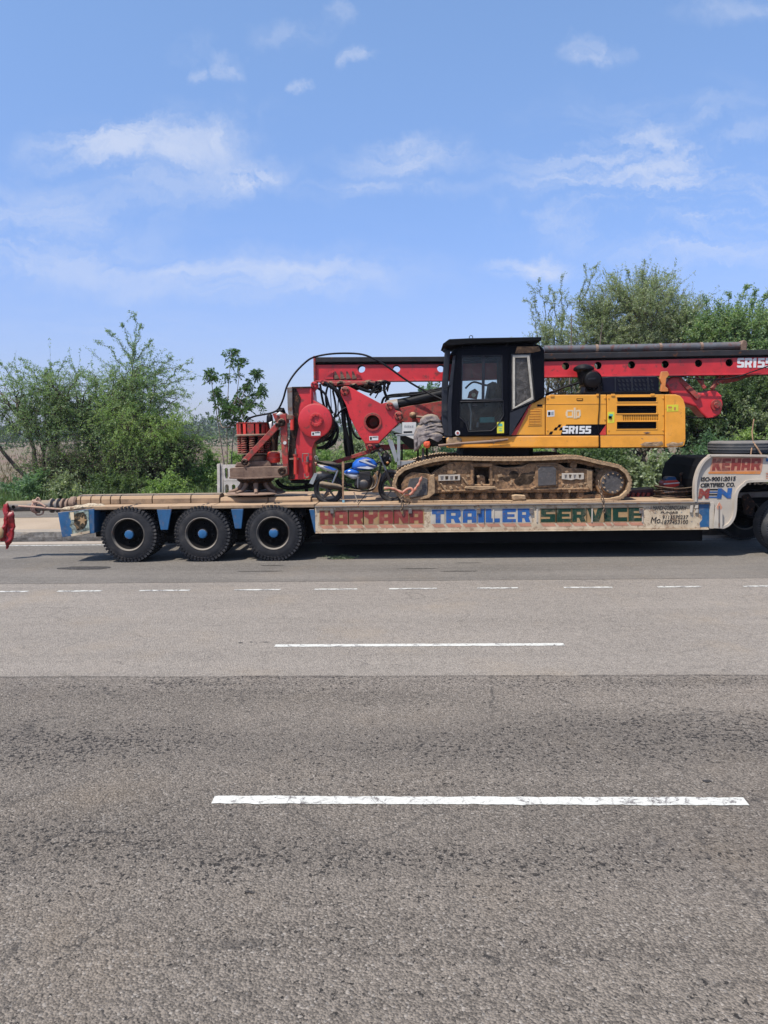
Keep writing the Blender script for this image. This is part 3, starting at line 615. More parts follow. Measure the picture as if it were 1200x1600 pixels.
def plant(root, name_crown, name_wood, lobes, base, stems=3, nbr=16, ntwig=60, nleaf=34, twig=.6, leaf=(.045, .012), droop=.15, lm=None, wm=None,
          trunk_r=.09, spread=.5, updir=.35, sprigs=(), crown_lobe_mats=None, dens=1.0, twigr=.004, bendk=.35, gap=.0):
    """lobes: (cx,cy,cz,rx,ry,rz,weight)"""
    wood = []; LV = []; base = np.array(base, float)
    for li, lb in enumerate(lobes):
        c = np.array(lb[:3]); r = np.array(lb[3:6]); wgt = lb[6] if len(lb) > 6 else 1
        st = base + np.array([rng.uniform(-.12, .12), rng.uniform(-.12, .12), 0])
        low = c - np.array([0, 0, r[2] * .35])
        limb = curve(st[None], low[None], 9, .035, .0)
        ln = np.linalg.norm(low - st)
        wood.append(tubes(limb, np.linspace(trunk_r * (.6 + .4 * wgt), trunk_r * .32, 9)[None], 6))
        nb = int(nbr * wgt) + 3
        u = nrm(rng.normal(size=(nb, 3)) + np.array([0, 0, updir])); rad = rng.uniform(.45, .92, size=(nb, 1))
        tgt = c + u * r * rad; s = limb[0, rng.integers(5, 9, nb)]
        br = curve(s, tgt, 8, .045, .07)
        wood.append(tubes(br, np.linspace(trunk_r * .28, trunk_r * .08, 8)[None].repeat(nb, 0), 4))
        nt = int(ntwig * nb * dens)
        bi = rng.integers(0, nb, nt); ti = rng.uniform(1.8, 7, nt); i0 = np.floor(ti).astype(int).clip(0, 6); fr = (ti - i0)[:, None]
        s = br[bi, i0] * (1 - fr) + br[bi, i0 + 1] * fr
        out = nrm((s - c) / r); d = nrm(out * .75 + rng.normal(size=(nt, 3)) * spread + np.array([0, 0, updir * .6]))
        tl = twig * rng.uniform(.45, 1.25, nt); bend = (rng.normal(size=(nt, 3)) * bendk + np.array([0, 0, -droop]))
        tt = np.linspace(0, 1, 4)[None, :, None]
        tw = s[:, None] + d[:, None] * tl[:, None, None] * tt + bend[:, None] * tl[:, None, None] * tt ** 2
        wood.append(tubes(tw, np.linspace(twigr, twigr * .45, 4)[None].repeat(nt, 0), 3))
        nl = int(nleaf * nt); k = rng.integers(0, nt, nl); t = rng.uniform(.12, 1.02, nl)[:, None]; T = tl[k][:, None]
        pos = s[k] + d[k] * T * t + bend[k] * T * t * t + rng.normal(size=(nl, 3)) * leaf[0] * .75
        ax = nrm(d[k] * .5 + bend[k] * .6 + rng.normal(size=(nl, 3)) * .8)
        sc = rng.uniform(.6, 1.3, nl)
        LV.append(leaves(pos, ax, leaf[0] * sc, leaf[1] * sc))
    for a, b, nl_, sg in sprigs:                # long single shoots that stand out of the crown
        a = np.array(a)[None]; b = np.array(b)[None]; pth = curve(a, b, 14, .035, sg)
        wood.append(tubes(pth, np.linspace(.012, .004, 14)[None], 4))
        seg = rng.uniform(0, 12.8, nl_); i0 = seg.astype(int); fr = (seg - i0)[:, None]
        q = pth[0, i0] * (1 - fr) + pth[0, i0 + 1] * fr
        # little side shoots with their own leaves
        ns = max(3, nl_ // 55); sg_i = rng.integers(3, 13, ns); sa = pth[0, sg_i]; sb = sa + nrm(rng.normal(size=(ns, 3)) + np.array([0, 0, .4])) * rng.uniform(.15, .5, (ns, 1)) * min(1, np.linalg.norm(b - a) * .5)
        sp_ = curve(sa, sb, 5, .06, .1); wood.append(tubes(sp_, np.linspace(.006, .003, 5)[None].repeat(ns, 0), 3))
        nl2 = nl_ // 2; kk = rng.integers(0, ns, nl2); f2 = rng.uniform(0, 3.99, nl2); i2 = f2.astype(int); g2 = (f2 - i2)[:, None]
        q2 = sp_[kk, i2] * (1 - g2) + sp_[kk, i2 + 1] * g2; q = np.concatenate([q, q2]); n_ = len(q)
        sc = rng.uniform(.7, 1.4, n_)
        LV.append(leaves(q + rng.normal(size=(n_, 3)) * leaf[0] * .8, rng.normal(size=(n_, 3)), leaf[0] * .75 * sc, leaf[1] * .95 * sc))
    V, Fq = cat(wood); np_mesh(name_wood, V, Fq, wm or M['bark'], root)
    V, Fq = cat(LV); np_mesh(name_crown, V, Fq, lm, root)
def LB(px, py, Y, rpx, rpy, ry=None, w=1.0):   # lobe traced from the photo at distance Y
    c = P(px, py, Y); s = Y / F
    return (c.x, c.y, c.z, rpx * s, ry if ry else (rpx + rpy) / 2 * s, rpy * s, w)
def W3(px, py, Y): q = P(px, py, Y); return (q.x, q.y, q.z)
def tree(name, label, base_px, cat_, Y, z0, lobes, group=None, **kw):
    b = P(base_px, 760, Y); base = (b.x, Y, z0)
    r = empty(name, base, label, cat_, group)
    plant(r, kw.pop('crown', 'crown'), kw.pop('wood', 'trunk'), lobes, base, **kw); return r

# ================================================================== TRAILER
zd = P(300, 790.5, Tn + .02).z                 # deck height
def X(px, Y=None): return P(px, 790, Y or Tn).x
tr = empty('flatbed_trailer', (X(650), Tn + 1.5, 0), 'long low-bed trailer on three big wheels with painted lettering along its side', 'trailer')
xl, xk, xr = X(107), X(492), X(1090)
# deck plates
n = 14
def deckplates(x0, x1, y0, y1, z0, z1, cuts, name='deck_plate', m='tan_deck'):
    xs = [x0] + cuts + [x1]
    for a, b in zip(xs[:-1], xs[1:]):
        MB().box(a + .006, b - .006, y0, y1, z0 + random.uniform(-.004, .004), z1 + random.uniform(-.004, .006)).build(name, M[m], tr, bevel=.006)
rearcuts = [X(p) for p in (128, 190, 262, 330, 410)]
deckplates(xl, xk, Tn + .12, Tn + .62, zd - .05, zd, rearcuts)
deckplates(xl, xk, Tn + 2.35, Tn + 2.95, zd - .05, zd, rearcuts)
# raised, dusty middle of the rear deck
zs = P(300, 774.5, Tn + .75).z
deckplates(X(345), xk, Tn + .62, Tn + 2.35, zd - .02, P(420, 776, Tn + 1.4).z * 0 + zd + .05, [X(410)])
frontcuts = [X(p) for p in (560, 640, 720, 800, 880, 960, 1035)]
deckplates(xk + .012, xr, Tn + .03, Tn + 2.97, zd - .05, zd, frontcuts)
# sills with painted board
def sillz(px, py): return P(px, py, Tn).z
zb = sillz(800, 828.5); zt = zd - .052
MB().box(xk + .0, X(1108), Tn, Tn + .09, zb, zt).build('side_sill', M['white_paint'], tr, bevel=.006)
MB().box(xk, X(1108), Tn - .042, Tn + .11, zt + .001, zt + .030).build('sill_top_rail', M['steel'], tr, bevel=.005)
MB().box(xk, X(1108), Tn - .03, Tn + .09, zb - .022, zb - .002).build('sill_bottom_rail', M['white_paint'], tr, bevel=.005)
MB().box(xk, X(1108), Tn + 2.9, Tn + 3.0, zb, zt).build('side_sill', M['white_paint'], tr)
for yy in (.85, 2.0):
    MB().box(xl + .1, X(1120), Tn + yy, Tn + yy + .16, .36, zd - .06).build('chassis_beam', M['black_steel'], tr, bevel=.01)  # chassis beams carried lower to darken the space behind the wheels
for i in range(26):
    x = xl + .35 + i * (xr - xl - .4) / 25
    MB().box(x - .04, x + .04, Tn + .14, Tn + 2.85, zd - .20, zd - .056).build('cross_member', M['black_steel'], tr)
MB().box(X(500), X(1105), Tn + .16, Tn + 2.85, .27, zd - .21).build('underfloor_light_block', M['black_steel'], tr, bevel=.02)  # frame box made low, solid and full-width to block light under the deck
# lettering: every character a painted shape on the sill
yl = Tn - .001
GL_ = dict(
 H=[[(0,0),(.36,0),(.36,.36),(.64,.36),(.64,0),(1,0),(1,1),(.64,1),(.64,.64),(.36,.64),(.36,1),(0,1)]],
 A=[[(0,0),(.34,0),(.34,.22),(.66,.22),(.66,0),(1,0),(1,.88),(.85,1),(.15,1),(0,.88)], [(.36,.46),(.64,.46),(.64,.70),(.36,.70)]],
 R=[[(0,0),(.34,0),(.34,.30),(.5,.3),(.62,0),(1,0),(.84,.36),(1,.5),(1,.88),(.88,1),(0,1)], [(.34,.54),(.64,.54),(.64,.75),(.34,.75)]],
 Y=[[(.32,0),(.68,0),(.68,.35),(1,.55),(1,1),(.66,1),(.66,.68),(.34,.68),(.34,1),(0,1),(0,.55),(.32,.35)]],
 N=[[(0,0),(.33,0),(.33,.5),(.62,0),(1,0),(1,1),(.67,1),(.67,.5),(.38,1),(0,1)]],
 T=[[(.3,0),(.7,0),(.7,.66),(1,.66),(1,1),(0,1),(0,.66),(.3,.66)]], I=[[(0,0),(1,0),(1,1),(0,1)]],
 L=[[(0,0),(1,0),(1,.3),(.40,.3),(.40,1),(0,1)]],
 E=[[(0,0),(1,0),(1,.24),(.36,.24),(.36,.4),(.9,.4),(.9,.6),(.36,.6),(.36,.76),(1,.76),(1,1),(0,1)]],
 S=[[(0,0),(1,0),(1,.6),(.36,.6),(.36,.76),(1,.76),(1,1),(0,1),(0,.4),(.64,.4),(.64,.24),(0,.24)]],
 **{'1': [[(.22,0),(.78,0),(.78,1),(.34,1),(.06,.84),(.06,.66),(.22,.70)]], '5': [[(0,0),(.88,0),(1,.1),(1,.52),(.88,.62),(.38,.62),(.38,.76),(.96,.76),(.96,1),(.04,1),(.04,.42),(.62,.42),(.62,.22),(0,.22)]], 's': [[(.1,0),(.9,0),(1,.12),(1,.5),(.86,.6),(.38,.6),(.38,.78),(1,.78),(1,.9),(.9,1),(.1,1),(0,.9),(0,.5),(.12,.40),(.62,.40),(.62,.22),(0,.22),(0,.1)]]},
 V=[[(0,1),(.35,1),(.5,.42),(.65,1),(1,1),(.72,0),(.28,0)]], C=[[(0,0),(1,0),(1,.3),(.38,.3),(.38,.7),(1,.7),(1,1),(0,1)]],
 K=[[(0,0),(.34,0),(.34,.33),(.62,0),(1,0),(.70,.52),(1,1),(.64,1),(.34,.66),(.34,1),(0,1)]],
 M=[[(0,0),(.28,0),(.28,.5),(.5,.15),(.72,.5),(.72,0),(1,0),(1,1),(.7,1),(.5,.6),(.3,1),(0,1)]])
def glyph(ch, a, b, top, bot, Y, m, par, slope=0.0115, lean=0.0):
    f = lambda u, v: (a + (b - a) * u + lean * v, bot + (top - bot) * v - (b - a) * u * slope)
    g = [[f(*p) for p in l] for l in GL_[ch]]
    return MB().pp(g[0], Y, Y + .005, g[1:]).build('painted_letter', M[m], par)
def word(s, xs, top0, bot0, m, edge, shadowm='salmon'):
    for ch, (a, b) in zip(s, xs):
        t = (a - 500) / 600.0; top = top0 - 7.0 * t; bot = bot0 - 6.6 * t
        e1, e2 = random.uniform(1.2, 2.2), random.uniform(1.2, 2.2)
        MB().pp([(a - e1, top - .9), (b + e2, top - 1.0), (b + e2, bot + 1.2), (a - e1, bot + 1.3)], yl - .001, yl + .004).build('letter_ground', M[edge], tr)
        MB().pp([(a - .5, bot + 2.0), (b - 1.5, bot + 1.8), (b + 2, bot + 6.6), (a + 4.0, bot + 6.9)], yl - .0015, yl + .004).build('letter_shadow', M[shadowm], tr)
        glyph(ch, a, b, top, bot, yl - .004, m, tr)
word('HARYANA', [(500, 520), (523, 543), (545.5, 567), (569, 590), (592.5, 614), (616, 638), (640, 661)], 798.2, 819.3, 'letter_red', 'ochre')
word('TRAILER', [(675, 694), (697, 720), (723, 744.5), (747, 756.5), (759, 781), (785, 806), (809, 829)], 798.4, 819.2, 'letter_blue', 'cream_paint')
word('SERVICE', [(845, 867.5), (870, 892), (894, 915.5), (917.5, 943), (945, 955), (957.5, 980), (982.5, 1004)], 799.0, 819.6, 'letter_green', 'ochre')
def tl(s, x0, x1, yb, yt, m='letter_black', Y=None, name='small_lettering', bold=.0, par=None, sh=0, slope=.0115):
    d = (x1 - x0) * slope
    return text(s, [(x0, yb), (x1, yb - d), (x0 + sh, yt)], (Y or yl - .003), M[m], par or tr, name, bold=bold, ext=.002)
tl('MANDI GOBINDGARH', 1020, 1071, 797.0, 790.6, sh=1)
tl('PUNJAB', 1032, 1058.5, 803.6, 799.0, sh=1)
tl('9113570237', 1034.5, 1074.5, 811.2, 805.4, sh=1)
tl('1877453100', 1034.5, 1074.5, 819.0, 812.6, sh=1)
tl('Mo.', 1016.5, 1033.5, 817.6, 807.6, sh=2)
for px, py in [(1015.5, 794.3), (1024, 801.5), (1065, 800.5), (1082, 807), (1081, 815)]:
    MB().pp([(px + 1.3 * math.sin(k * math.pi / 5) * (1 if k % 2 else .45), py - 1.3 * math.cos(k * math.pi / 5) * (1 if k % 2 else .45)) for k in range(10)], yl - .002, yl + .003).build('painted_star', M['grey_steel'], tr)
MB().pp([(1092, 788), (1108, 787.6), (1108, 823), (1094, 823.6), (1093, 817), (1097, 812), (1097, 806), (1092.5, 802)], yl - .002, yl + .003).build('blue_end_panel', M['blue_paint'], tr)
for a, b, c, d in [(1079, 789.5, 1083, 801), (1087, 789, 1091.5, 794.5), (1087.5, 796, 1091.5, 801.5)]:
    MB().pp([(a, b), (c, b), (c - 1, d), (a - 1, d)], Tn - .03, Tn).build('lashing_hook', M['cream_paint'], tr, bevel=.004)
for px in (519, 641, 748, 830, 1001):
    q = P(px, 796, Tn); MB().box(q.x - .03, q.x + .03, Tn - .035, Tn - .002, q.z - .07, q.z + .02).build('lashing_hook', M['steel'], tr, bevel=.006)
# scars in the paint of the sill: hanging brackets
for px in (771, 839, 925, 1004):
    q = P(px, 799, Tn); MB().box(q.x - .012, q.x + .012, Tn - .012, Tn - .003, q.z - .19, q.z + .05).build('rivet_strip', M['cream_paint'], tr)

# blue brackets, guards and chassis between the wheels
for pts, mm in [([(245, 796), (268, 795.5), (262, 828), (251, 828)], 'blue_paint'), ([(361, 795.5), (380, 795), (377, 826), (367, 826)], 'blue_paint'), ([(483, 796), (491, 796), (497, 832), (491.5, 832)], 'blue_paint')]:
    MB().pp(pts, Tn + .03, Tn + .07).build('side_bracket', M[mm], tr, bevel=.006)
for a, b in [(146, 250), (262, 366), (376, 490)]:
    MB().pp([(a, 793.5), (b, 792.5), (b, 799.5), (a, 800.5)], Tn + .30, Tn + .36).build('wheel_arch_rail', M['black_steel'], tr)
MB().pp([(452, 797), (474, 796.5), (472, 818), (456, 818)], Tn + .45, Tn + .47).build('mud_flap', M['steel'], tr)
MB().pp([(228, 797), (247, 796.5), (246, 812), (236, 812)], Tn + .45, Tn + .47).build('mud_flap', M['steel'], tr)
MB().pp([(344, 797), (362, 796.5), (361, 812), (352, 812)], Tn + .45, Tn + .47).build('mud_flap', M['steel'], tr)
# deck edge of the rear part
for (a, b) in zip([107] + [128, 190, 262, 330, 410], [128, 190, 262, 330, 410, 491]):
    MB().box(X(a) + .004, X(b) - .004, Tn + .03, Tn + .115, zd - .055, zd + random.uniform(-.002, .012)).build('deck_edge_board', M['tan_deck'], tr, bevel=.01)
# tail box with the painted picture
tb = MB().pp([(90, 800.5), (147, 794.5), (147.5, 833), (97, 839.5)], Tn + .02, Tn + .55).build('tail_box', M['blue_paint'], tr, bevel=.008)
MB().pp([(107, 801), (110, 799.5), (138, 796.7), (140, 831), (112.5, 836.5), (112, 826), (108.5, 822), (111.5, 815), (108, 809)], Tn + .012, Tn + .03).build('picture_panel', mat('painted_picture_ground', (.30, .36, .30), .6, dust=.2, var=.5, scale=14, rust=.5, rustcol=(.05, .06, .05)), tb)
MB().pp([(115, 806), (121, 801), (130, 800), (135, 806), (136, 818), (131, 826), (121, 829), (116, 820)], Tn + .008, Tn + .02).build('picture_dark_shape', mat('picture_dark', (.06, .05, .035), .6, var=.6, scale=20, rust=.3, rustcol=(.25, .16, .08)), tb)
MB().pp([(125, 808), (129, 810), (131, 806), (132, 811), (136, 812), (132, 815), (133, 820), (129, 817), (125, 820), (126, 815), (121, 813), (126, 811)], Tn + .004, Tn + .01).build('picture_flower', M['ochre'], tb)
MB().pp([(109, 801), (115, 800.4), (116, 812), (111, 812.5)], Tn + .005, Tn + .02).build('picture_corner', M['cream'], tb)
MB().pp([(110, 835), (140, 829), (140, 833), (112, 838)], Tn + .006, Tn + .02).build('picture_border', M['white_paint'], tb)
# straw and dust heap at the tail
hp = MB()
hp.puff([(92, 796), (104, 792.5), (118, 789.5), (138, 786.5), (158, 787), (166, 790), (160, 794), (120, 796.5), (96, 799)], Tn + .14, .12, 5, nz=.03, ns=14)
hp.build('straw_heap', M['straw'], smooth=80, label='small heap of dry straw and dust spilled over the tail of the trailer deck', cat='straw', kind='stuff')

# wheels
def make_wheel(c, R_=.50, Wd=.27, lugs=46):
    w = empty('wheel', c, parent=tr)
    t = MB(); y0 = c[1]
    prof = [(.285, .02), (.30, .0), (.335, -.006), (.40, .004), (.44, .02), (.47, .03), (.485, .05), (.485, Wd - .05), (.44, Wd - .02), (.36, Wd), (.285, Wd - .03), (.285, .02)]
    t.lathe([(r * R_ / .5, o) for r, o in prof], c, 56, caps=False)
    t2 = t.build('tyre', M['rubber'], w, smooth=40)
    lg = MB()
    for k in range(lugs):
        a = 2 * math.pi * (k + .0) / lugs
        for sgn in (0, 1):
            aa = a + (math.pi / lugs if sgn else 0)
            ro = Vector((math.cos(aa), 0, math.sin(aa))); ta = Vector((-math.sin(aa), 0, math.cos(aa)))
            yc = Wd * .27 if not sgn else Wd * .73
            q = Vector(c) + ro * (.482 * R_ / .5) + Vector((0, yc, 0))
            lg.obox(q, ta * .020 + Vector((0, .006, 0)), Vector((0, Wd * .235, 0)) + ta * .008 * (1 if sgn else -1), ro * .020)
            if not sgn:   # shoulder block that shows in the sidewall
                q = Vector(c) + ro * (.452 * R_ / .5) + Vector((0, .028, 0)); lg.obox(q, ta * .018, Vector((0, .014, 0)) - ro * .006, ro * .030 + Vector((0, .008, 0)))
    lg.build('tread_block', M['rubber'], w)['kind'] = 'stuff'
    rm = MB().lathe([(.292, .018), (.300, -.004), (.288, -.010), (.274, .006), (.266, .03)], c, 48, caps=False)
    rm.build('rim', M['rim'], w, smooth=50)
    dk = MB().lathe([(.266, .03), (.262, .05), (.245, .075), (.238, .165), (.236, .17), (.20, .165), (.13, .14), (.105, .10), (.10, .02)], c, 40, caps=False).lathe([(.236, .172), (.0, .172)], c, 40, caps=False)
    d = dk.build('wheel_disc', M['rim_black'], w, smooth=40)
    hb = MB().lathe([(.088, .06), (.086, .035), (.078, .022), (.05, .014), (.0, .012)], c, 10, caps=False)
    hb.build('hub_cap', M['hub_blue'], w, smooth=30)
    for k in range(10):
        a = 2 * math.pi * k / 10; q = Vector(c) + Vector((math.cos(a) * .165, .135, math.sin(a) * .165))
        MB().lathe([(.016, -.03), (.016, .03), (0, .03)][::-1] if 0 else [(0, -.03), (.016, -.03), (.016, .03)], q, 6, caps=False).build('wheel_nut', M['rim_black'], w)
    return w
def copy_wheel(src, c):
    w = dup(src, Vector(c) - OFF[src]); w.rotation_euler = (random.uniform(-.01, .01), random.uniform(0, 6.28), 0); return w
w0 = None
for px in (200.5, 315.5, 427.0):
    q = P(px, 836, Tn); c = (q.x, Tn, .503)
    if w0 is None: w0 = make_wheel(c)
    else: copy_wheel(w0, c)
    for k in (1, 2, 3):
        copy_wheel(w0, (q.x + .012 * k, Tn + (.33, 2.4, 2.73)[k - 1], .503))
    MB().tube([(q.x, Tn + .2, .50), (q.x, Tn + 2.8, .50)], .075, 10).build('axle', M['black_steel'], tr)
    MB().box(q.x - .45, q.x + .45, Tn + .72, Tn + .82, .56, .64).build('leaf_spring', M['black_steel'], tr, bevel=.01)
    MB().box(q.x - .07, q.x + .07, Tn + .7, Tn + .84, .50, .80).build('spring_hanger', M['black_steel'], tr, bevel=.01)

# gooseneck
GN = [(1087.5, 784), (1087, 770), (1087.5, 757), (1089, 747), (1093, 734), (1100, 722), (1109, 714.3), (1119, 711.5), (1200, 712.3), (1262, 713), (1262, 751), (1177, 751), (1163, 756.7), (1155, 765), (1151, 776), (1149.5, 798), (1145.5, 811), (1138, 820.5), (1130, 825), (1108, 825), (1108, 784)]
gk = MB().pp(GN, Tn + .002, Tn + .06).build('gooseneck_side_plate', M['cream_paint'], tr, bevel=.004)
MB().pp(GN, Tn + 2.9, Tn + 2.96).build('gooseneck_side_plate', M['cream_paint'], tr)
def ribbon(pts, wpx, y0, y1, name, m, par):     # raised flange that follows an edge
    L_ = [P(a, b, y0) for a, b in pts]; b_ = MB(); w = wpx * Tn / F
    n = len(L_); o = []
    for i, p in enumerate(L_):
        d = (L_[min(i + 1, n - 1)] - L_[max(i - 1, 0)]).normalized(); s_ = Vector((-d.z, 0, d.x))
        o += [(p + s_ * w / 2), (p - s_ * w / 2)]
    vs = [Vector((q.x, y0, q.z)) for q in o] + [Vector((q.x, y1, q.z)) for q in o]; k = 2 * n
    fs = []
    for i in range(n - 1):
        a, b, c, d = 2 * i, 2 * i + 1, 2 * i + 3, 2 * i + 2
        fs += [(a, b, c, d), (a + k, d + k, c + k, b + k), (a, d, d + k, a + k), (b, b + k, c + k, c)]
    fs += [(0, k, k + 1, 1), (k - 2, k - 1, 2 * k - 1, 2 * k - 2)]
    return b_.add(vs, fs).build(name, m, par, smooth=30)
sm = lambda l, k=5: [(v.x, v.y) for v in arcpts([Vector((a, b, 0)) for a, b in l], k)]
ribbon(sm(GN[0:9]), 3.0, Tn - .05, Tn + .07, 'gooseneck_flange', M['cream_paint'], tr)
ribbon(sm([(1262, 751), (1177, 751.5), (1163, 757), (1154.5, 765), (1150.5, 776), (1149, 798), (1145.5, 811), (1138, 820.5), (1128, 825)]), 4.0, Tn - .05, Tn + .07, 'gooseneck_flange', M['cream_paint'], tr)
# dark body of the gooseneck across the trailer
MB().pp([(1092, 788), (1091, 750), (1097, 730), (1112, 715.5), (1262, 716), (1262, 749), (1176, 749), (1160, 757), (1150, 768), (1147, 798), (1136, 818), (1110, 820)], Tn + .08, Tn + 2.05).build('gooseneck_body', M['black_steel'], tr, bevel=.02)
yg = Tn - .001
for ch, a, b in zip('KEHAR', (1112.5, 1127.5, 1142, 1158, 1173), (1126.5, 1140.5, 1156.5, 1171.5, 1188)): glyph(ch, a, b, 716.5 - (a - 1112) * .006, 735 - (a - 1112) * .01, yg - .004, 'letter_red', gk, .004, 2.0)
MB().pp([(1108.5, 737.5), (1114, 714.5), (1193, 715.3), (1190, 737)], yg - .0005, yg + .002).build('lettering_ground', M['salmon'], gk)
MB().pp([(1107, 737.3), (1189, 736.4), (1188, 740.8), (1107, 740.2)], yg - .002, yg + .002).build('lettering_underline', M['orange_paint'], gk)
text('ISO-9001:2015', [(1095, 752.3), (1149, 751.0), (1096, 745.5)], yg - .002, M['letter_black'], gk, 'painted_lettering', bold=.03, ext=.002)
text('CERTIFIED CO.', [(1094, 761.5), (1148, 760.2), (1095, 755.0)], yg - .002, M['letter_black'], gk, 'painted_lettering', bold=.03, ext=.002)
text('M', [(1090.8, 779), (1107, 779), (1093, 763.5)], yg - .002, M['letter_red'], gk, 'painted_lettering', bold=.07)
for k in range(4):
    y = 764.8 + k * 4; MB().pp([(1108, y - 1), (1122, y - 1), (1121, y + 1.1), (1107, y + 1.1)], yg - .002, yg + .002).build('painted_stripe', M['letter_black' if k % 2 == 0 else 'letter_blue'], gk)
text('N', [(1120, 779), (1142, 778.5), (1122, 763)], yg - .002, M['letter_blue'], gk, 'painted_lettering', bold=.08)
text('T', [(1196, 737), (1212, 737), (1197, 716)], yg - .002, M['blue_paint'], gk, 'painted_lettering', bold=.05)
for k in range(4): MB().pp([(1197, 739 + k * 4), (1204, 739 + k * 4), (1204, 741 + k * 4), (1197, 741 + k * 4)], yg - .002, yg + .002).build('painted_stripe', M['salmon'], gk)
mk = MB().pp([(1109.5, 785), (1116, 784.5), (1116, 826), (1109, 826)], Tn - .02, Tn).build('end_channel', M['cream_paint'], tr, bevel=.004)
mp_ = MB().pp([(1124, 784), (1129, 793), (1129, 826), (1115, 825.5), (1118, 794)], Tn - .075, Tn - .055).build('marker_post', M['cream_paint'], tr, bevel=.004)
MB().pp([(1124, 784.2), (1128.6, 792.6), (1127, 796), (1121, 796), (1119.6, 792)], Tn - .078, Tn - .073).build('red_tip', M['salmon'], mp_)
MB().bar(P(1123, 824, Tn - .06), P(1123, 790, Tn - .06), .05, .02).build('marker_bracket', M['steel'], tr)
text('TRAILER', [(1166, 757.5), (1236, 757), (1166, 753)], Tn + .49, M['cream_paint'], tr, 'painted_lettering', bold=.03)

# truck tractor, mostly outside the picture
tk = empty('truck_tractor', (X(1300), Tn + 1.5, 0), 'dark truck tractor chassis with a big ribbed tyre under the trailer neck', 'truck')
q = P(1247, 818, Tn); wc = (q.x, Tn + .03, .50)
wv = dup(w0, Vector(wc) - OFF[w0]); wv.parent = tk; wv.location = Vector(wc) - OFF[tk]
for ch in list(wv.children):
    if ch.name.startswith('tread_block'): bpy.data.objects.remove(ch)
OFF[wv] = Vector(wc)
rb = MB()
for k in range(5): rb.lathe([(.478, .035 + k * .045), (.500, .04 + k * .045), (.500, .068 + k * .045), (.478, .073 + k * .045)], wc, 60, caps=False)
for k in range(70):
    a = 2 * math.pi * k / 70; ro = Vector((math.cos(a), 0, math.sin(a))); ta = Vector((-math.sin(a), 0, math.cos(a)))
    rb.obox(Vector(wc) + ro * .478 + Vector((0, .03, 0)), ta * .012, Vector((0, .02, 0)), ro * .02)
rt = rb.build('tread_rib', M['rubber_grey'], wv)
w2 = dup(wv, (.0, .33, 0)); w3 = dup(wv, (0, 2.05, 0)); w4 = dup(wv, (0, 2.38, 0))
w5 = dup(wv, (1.35, 0, 0)); w6 = dup(wv, (1.35, .33, 0))
MB().tube([(q.x, Tn + .2, .5), (q.x, Tn + 2.7, .5)], .09, 10).build('axle', M['black_steel'], tk)
for yy in (.75, 1.65): MB().box(X(1146), X(1146) + 6, Tn + yy, Tn + yy + .09, .86, 1.10).build('chassis_rail', M['black_steel'], tk, bevel=.01)
MB().box(X(1165), X(1165) + .9, Tn + .7, Tn + 1.9, 1.1, 1.2).build('fifth_wheel', M['black_steel'], tk, bevel=.02)
MB().pp([(1160, 775), (1170, 771), (1181, 787), (1176, 806), (1165, 804)], Tn + .62, Tn + .7).build('suspension_bracket', M['dark_rust'], tk, bevel=.01)
MB().pp([(1150, 770), (1200, 768), (1240, 768), (1240, 776), (1150, 778)], Tn + .66, Tn + .72).build('cross_bar', M['steel'], tk, bevel=.01)
MB().tube([P(1168, 806, Tn + .6), P(1180, 808, Tn + .6), P(1192, 800, Tn + .6)], .02, 8).build('air_hose', M['black_matt'], tk)

# spare tyre on the neck
sc_ = P(1158, 702, Tn + 1.0); sp_r = .565
zt_ = P(1158, 712.2, Tn + .55).z
st_ = MB().lathe([(.30, .0), (.52, .01), (.56, .04), (.57, .10), (.57, .16), (.56, .21), (.52, .245), (.30, .25), (.28, .12), (.30, .0)], (sc_.x, Tn + 1.0, P(1158, 711.5, Tn + .43).z), 48, axis='Z', caps=False)
stt = empty('spare_tyre', (sc_.x, Tn + 1.0, P(1158, 711.5, Tn + .43).z), 'grey worn spare tyre lying flat on top of the trailer neck', 'tyre')
st_.build('tyre_body', M['rubber_grey'], stt, smooth=40)
zz_ = OFF[stt].z
gr = MB()
for k in range(3): gr.lathe([(.568, .08 + .05 * k), (.5735, .085 + .05 * k), (.5735, .107 + .05 * k), (.568, .112 + .05 * k)], OFF[stt], 48, axis='Z', caps=False)
gr.build('tread_band', M['rubber_grey'], stt)
sbp = MB().tube([P(1173, 712, Tn + .40), P(1174, 704, Tn + .41), P(1176, 691.5, Tn + .5), P(1172, 690, Tn + 1.2)], .012, 6).tube([P(1192, 714, Tn + .3), P(1184, 701, Tn + .36), P(1177, 691, Tn + .46), P(1180, 690, Tn + 1.2)], .014, 6).tube([P(1177, 694, Tn + .6), P(1175, 675, Tn + .7), P(1178, 655, Tn + .8)], .012, 6)
sbp.build('lashing_rope', M['wood'], smooth=60, label='thin faded rope lashing the spare tyre down on the trailer neck', cat='rope')

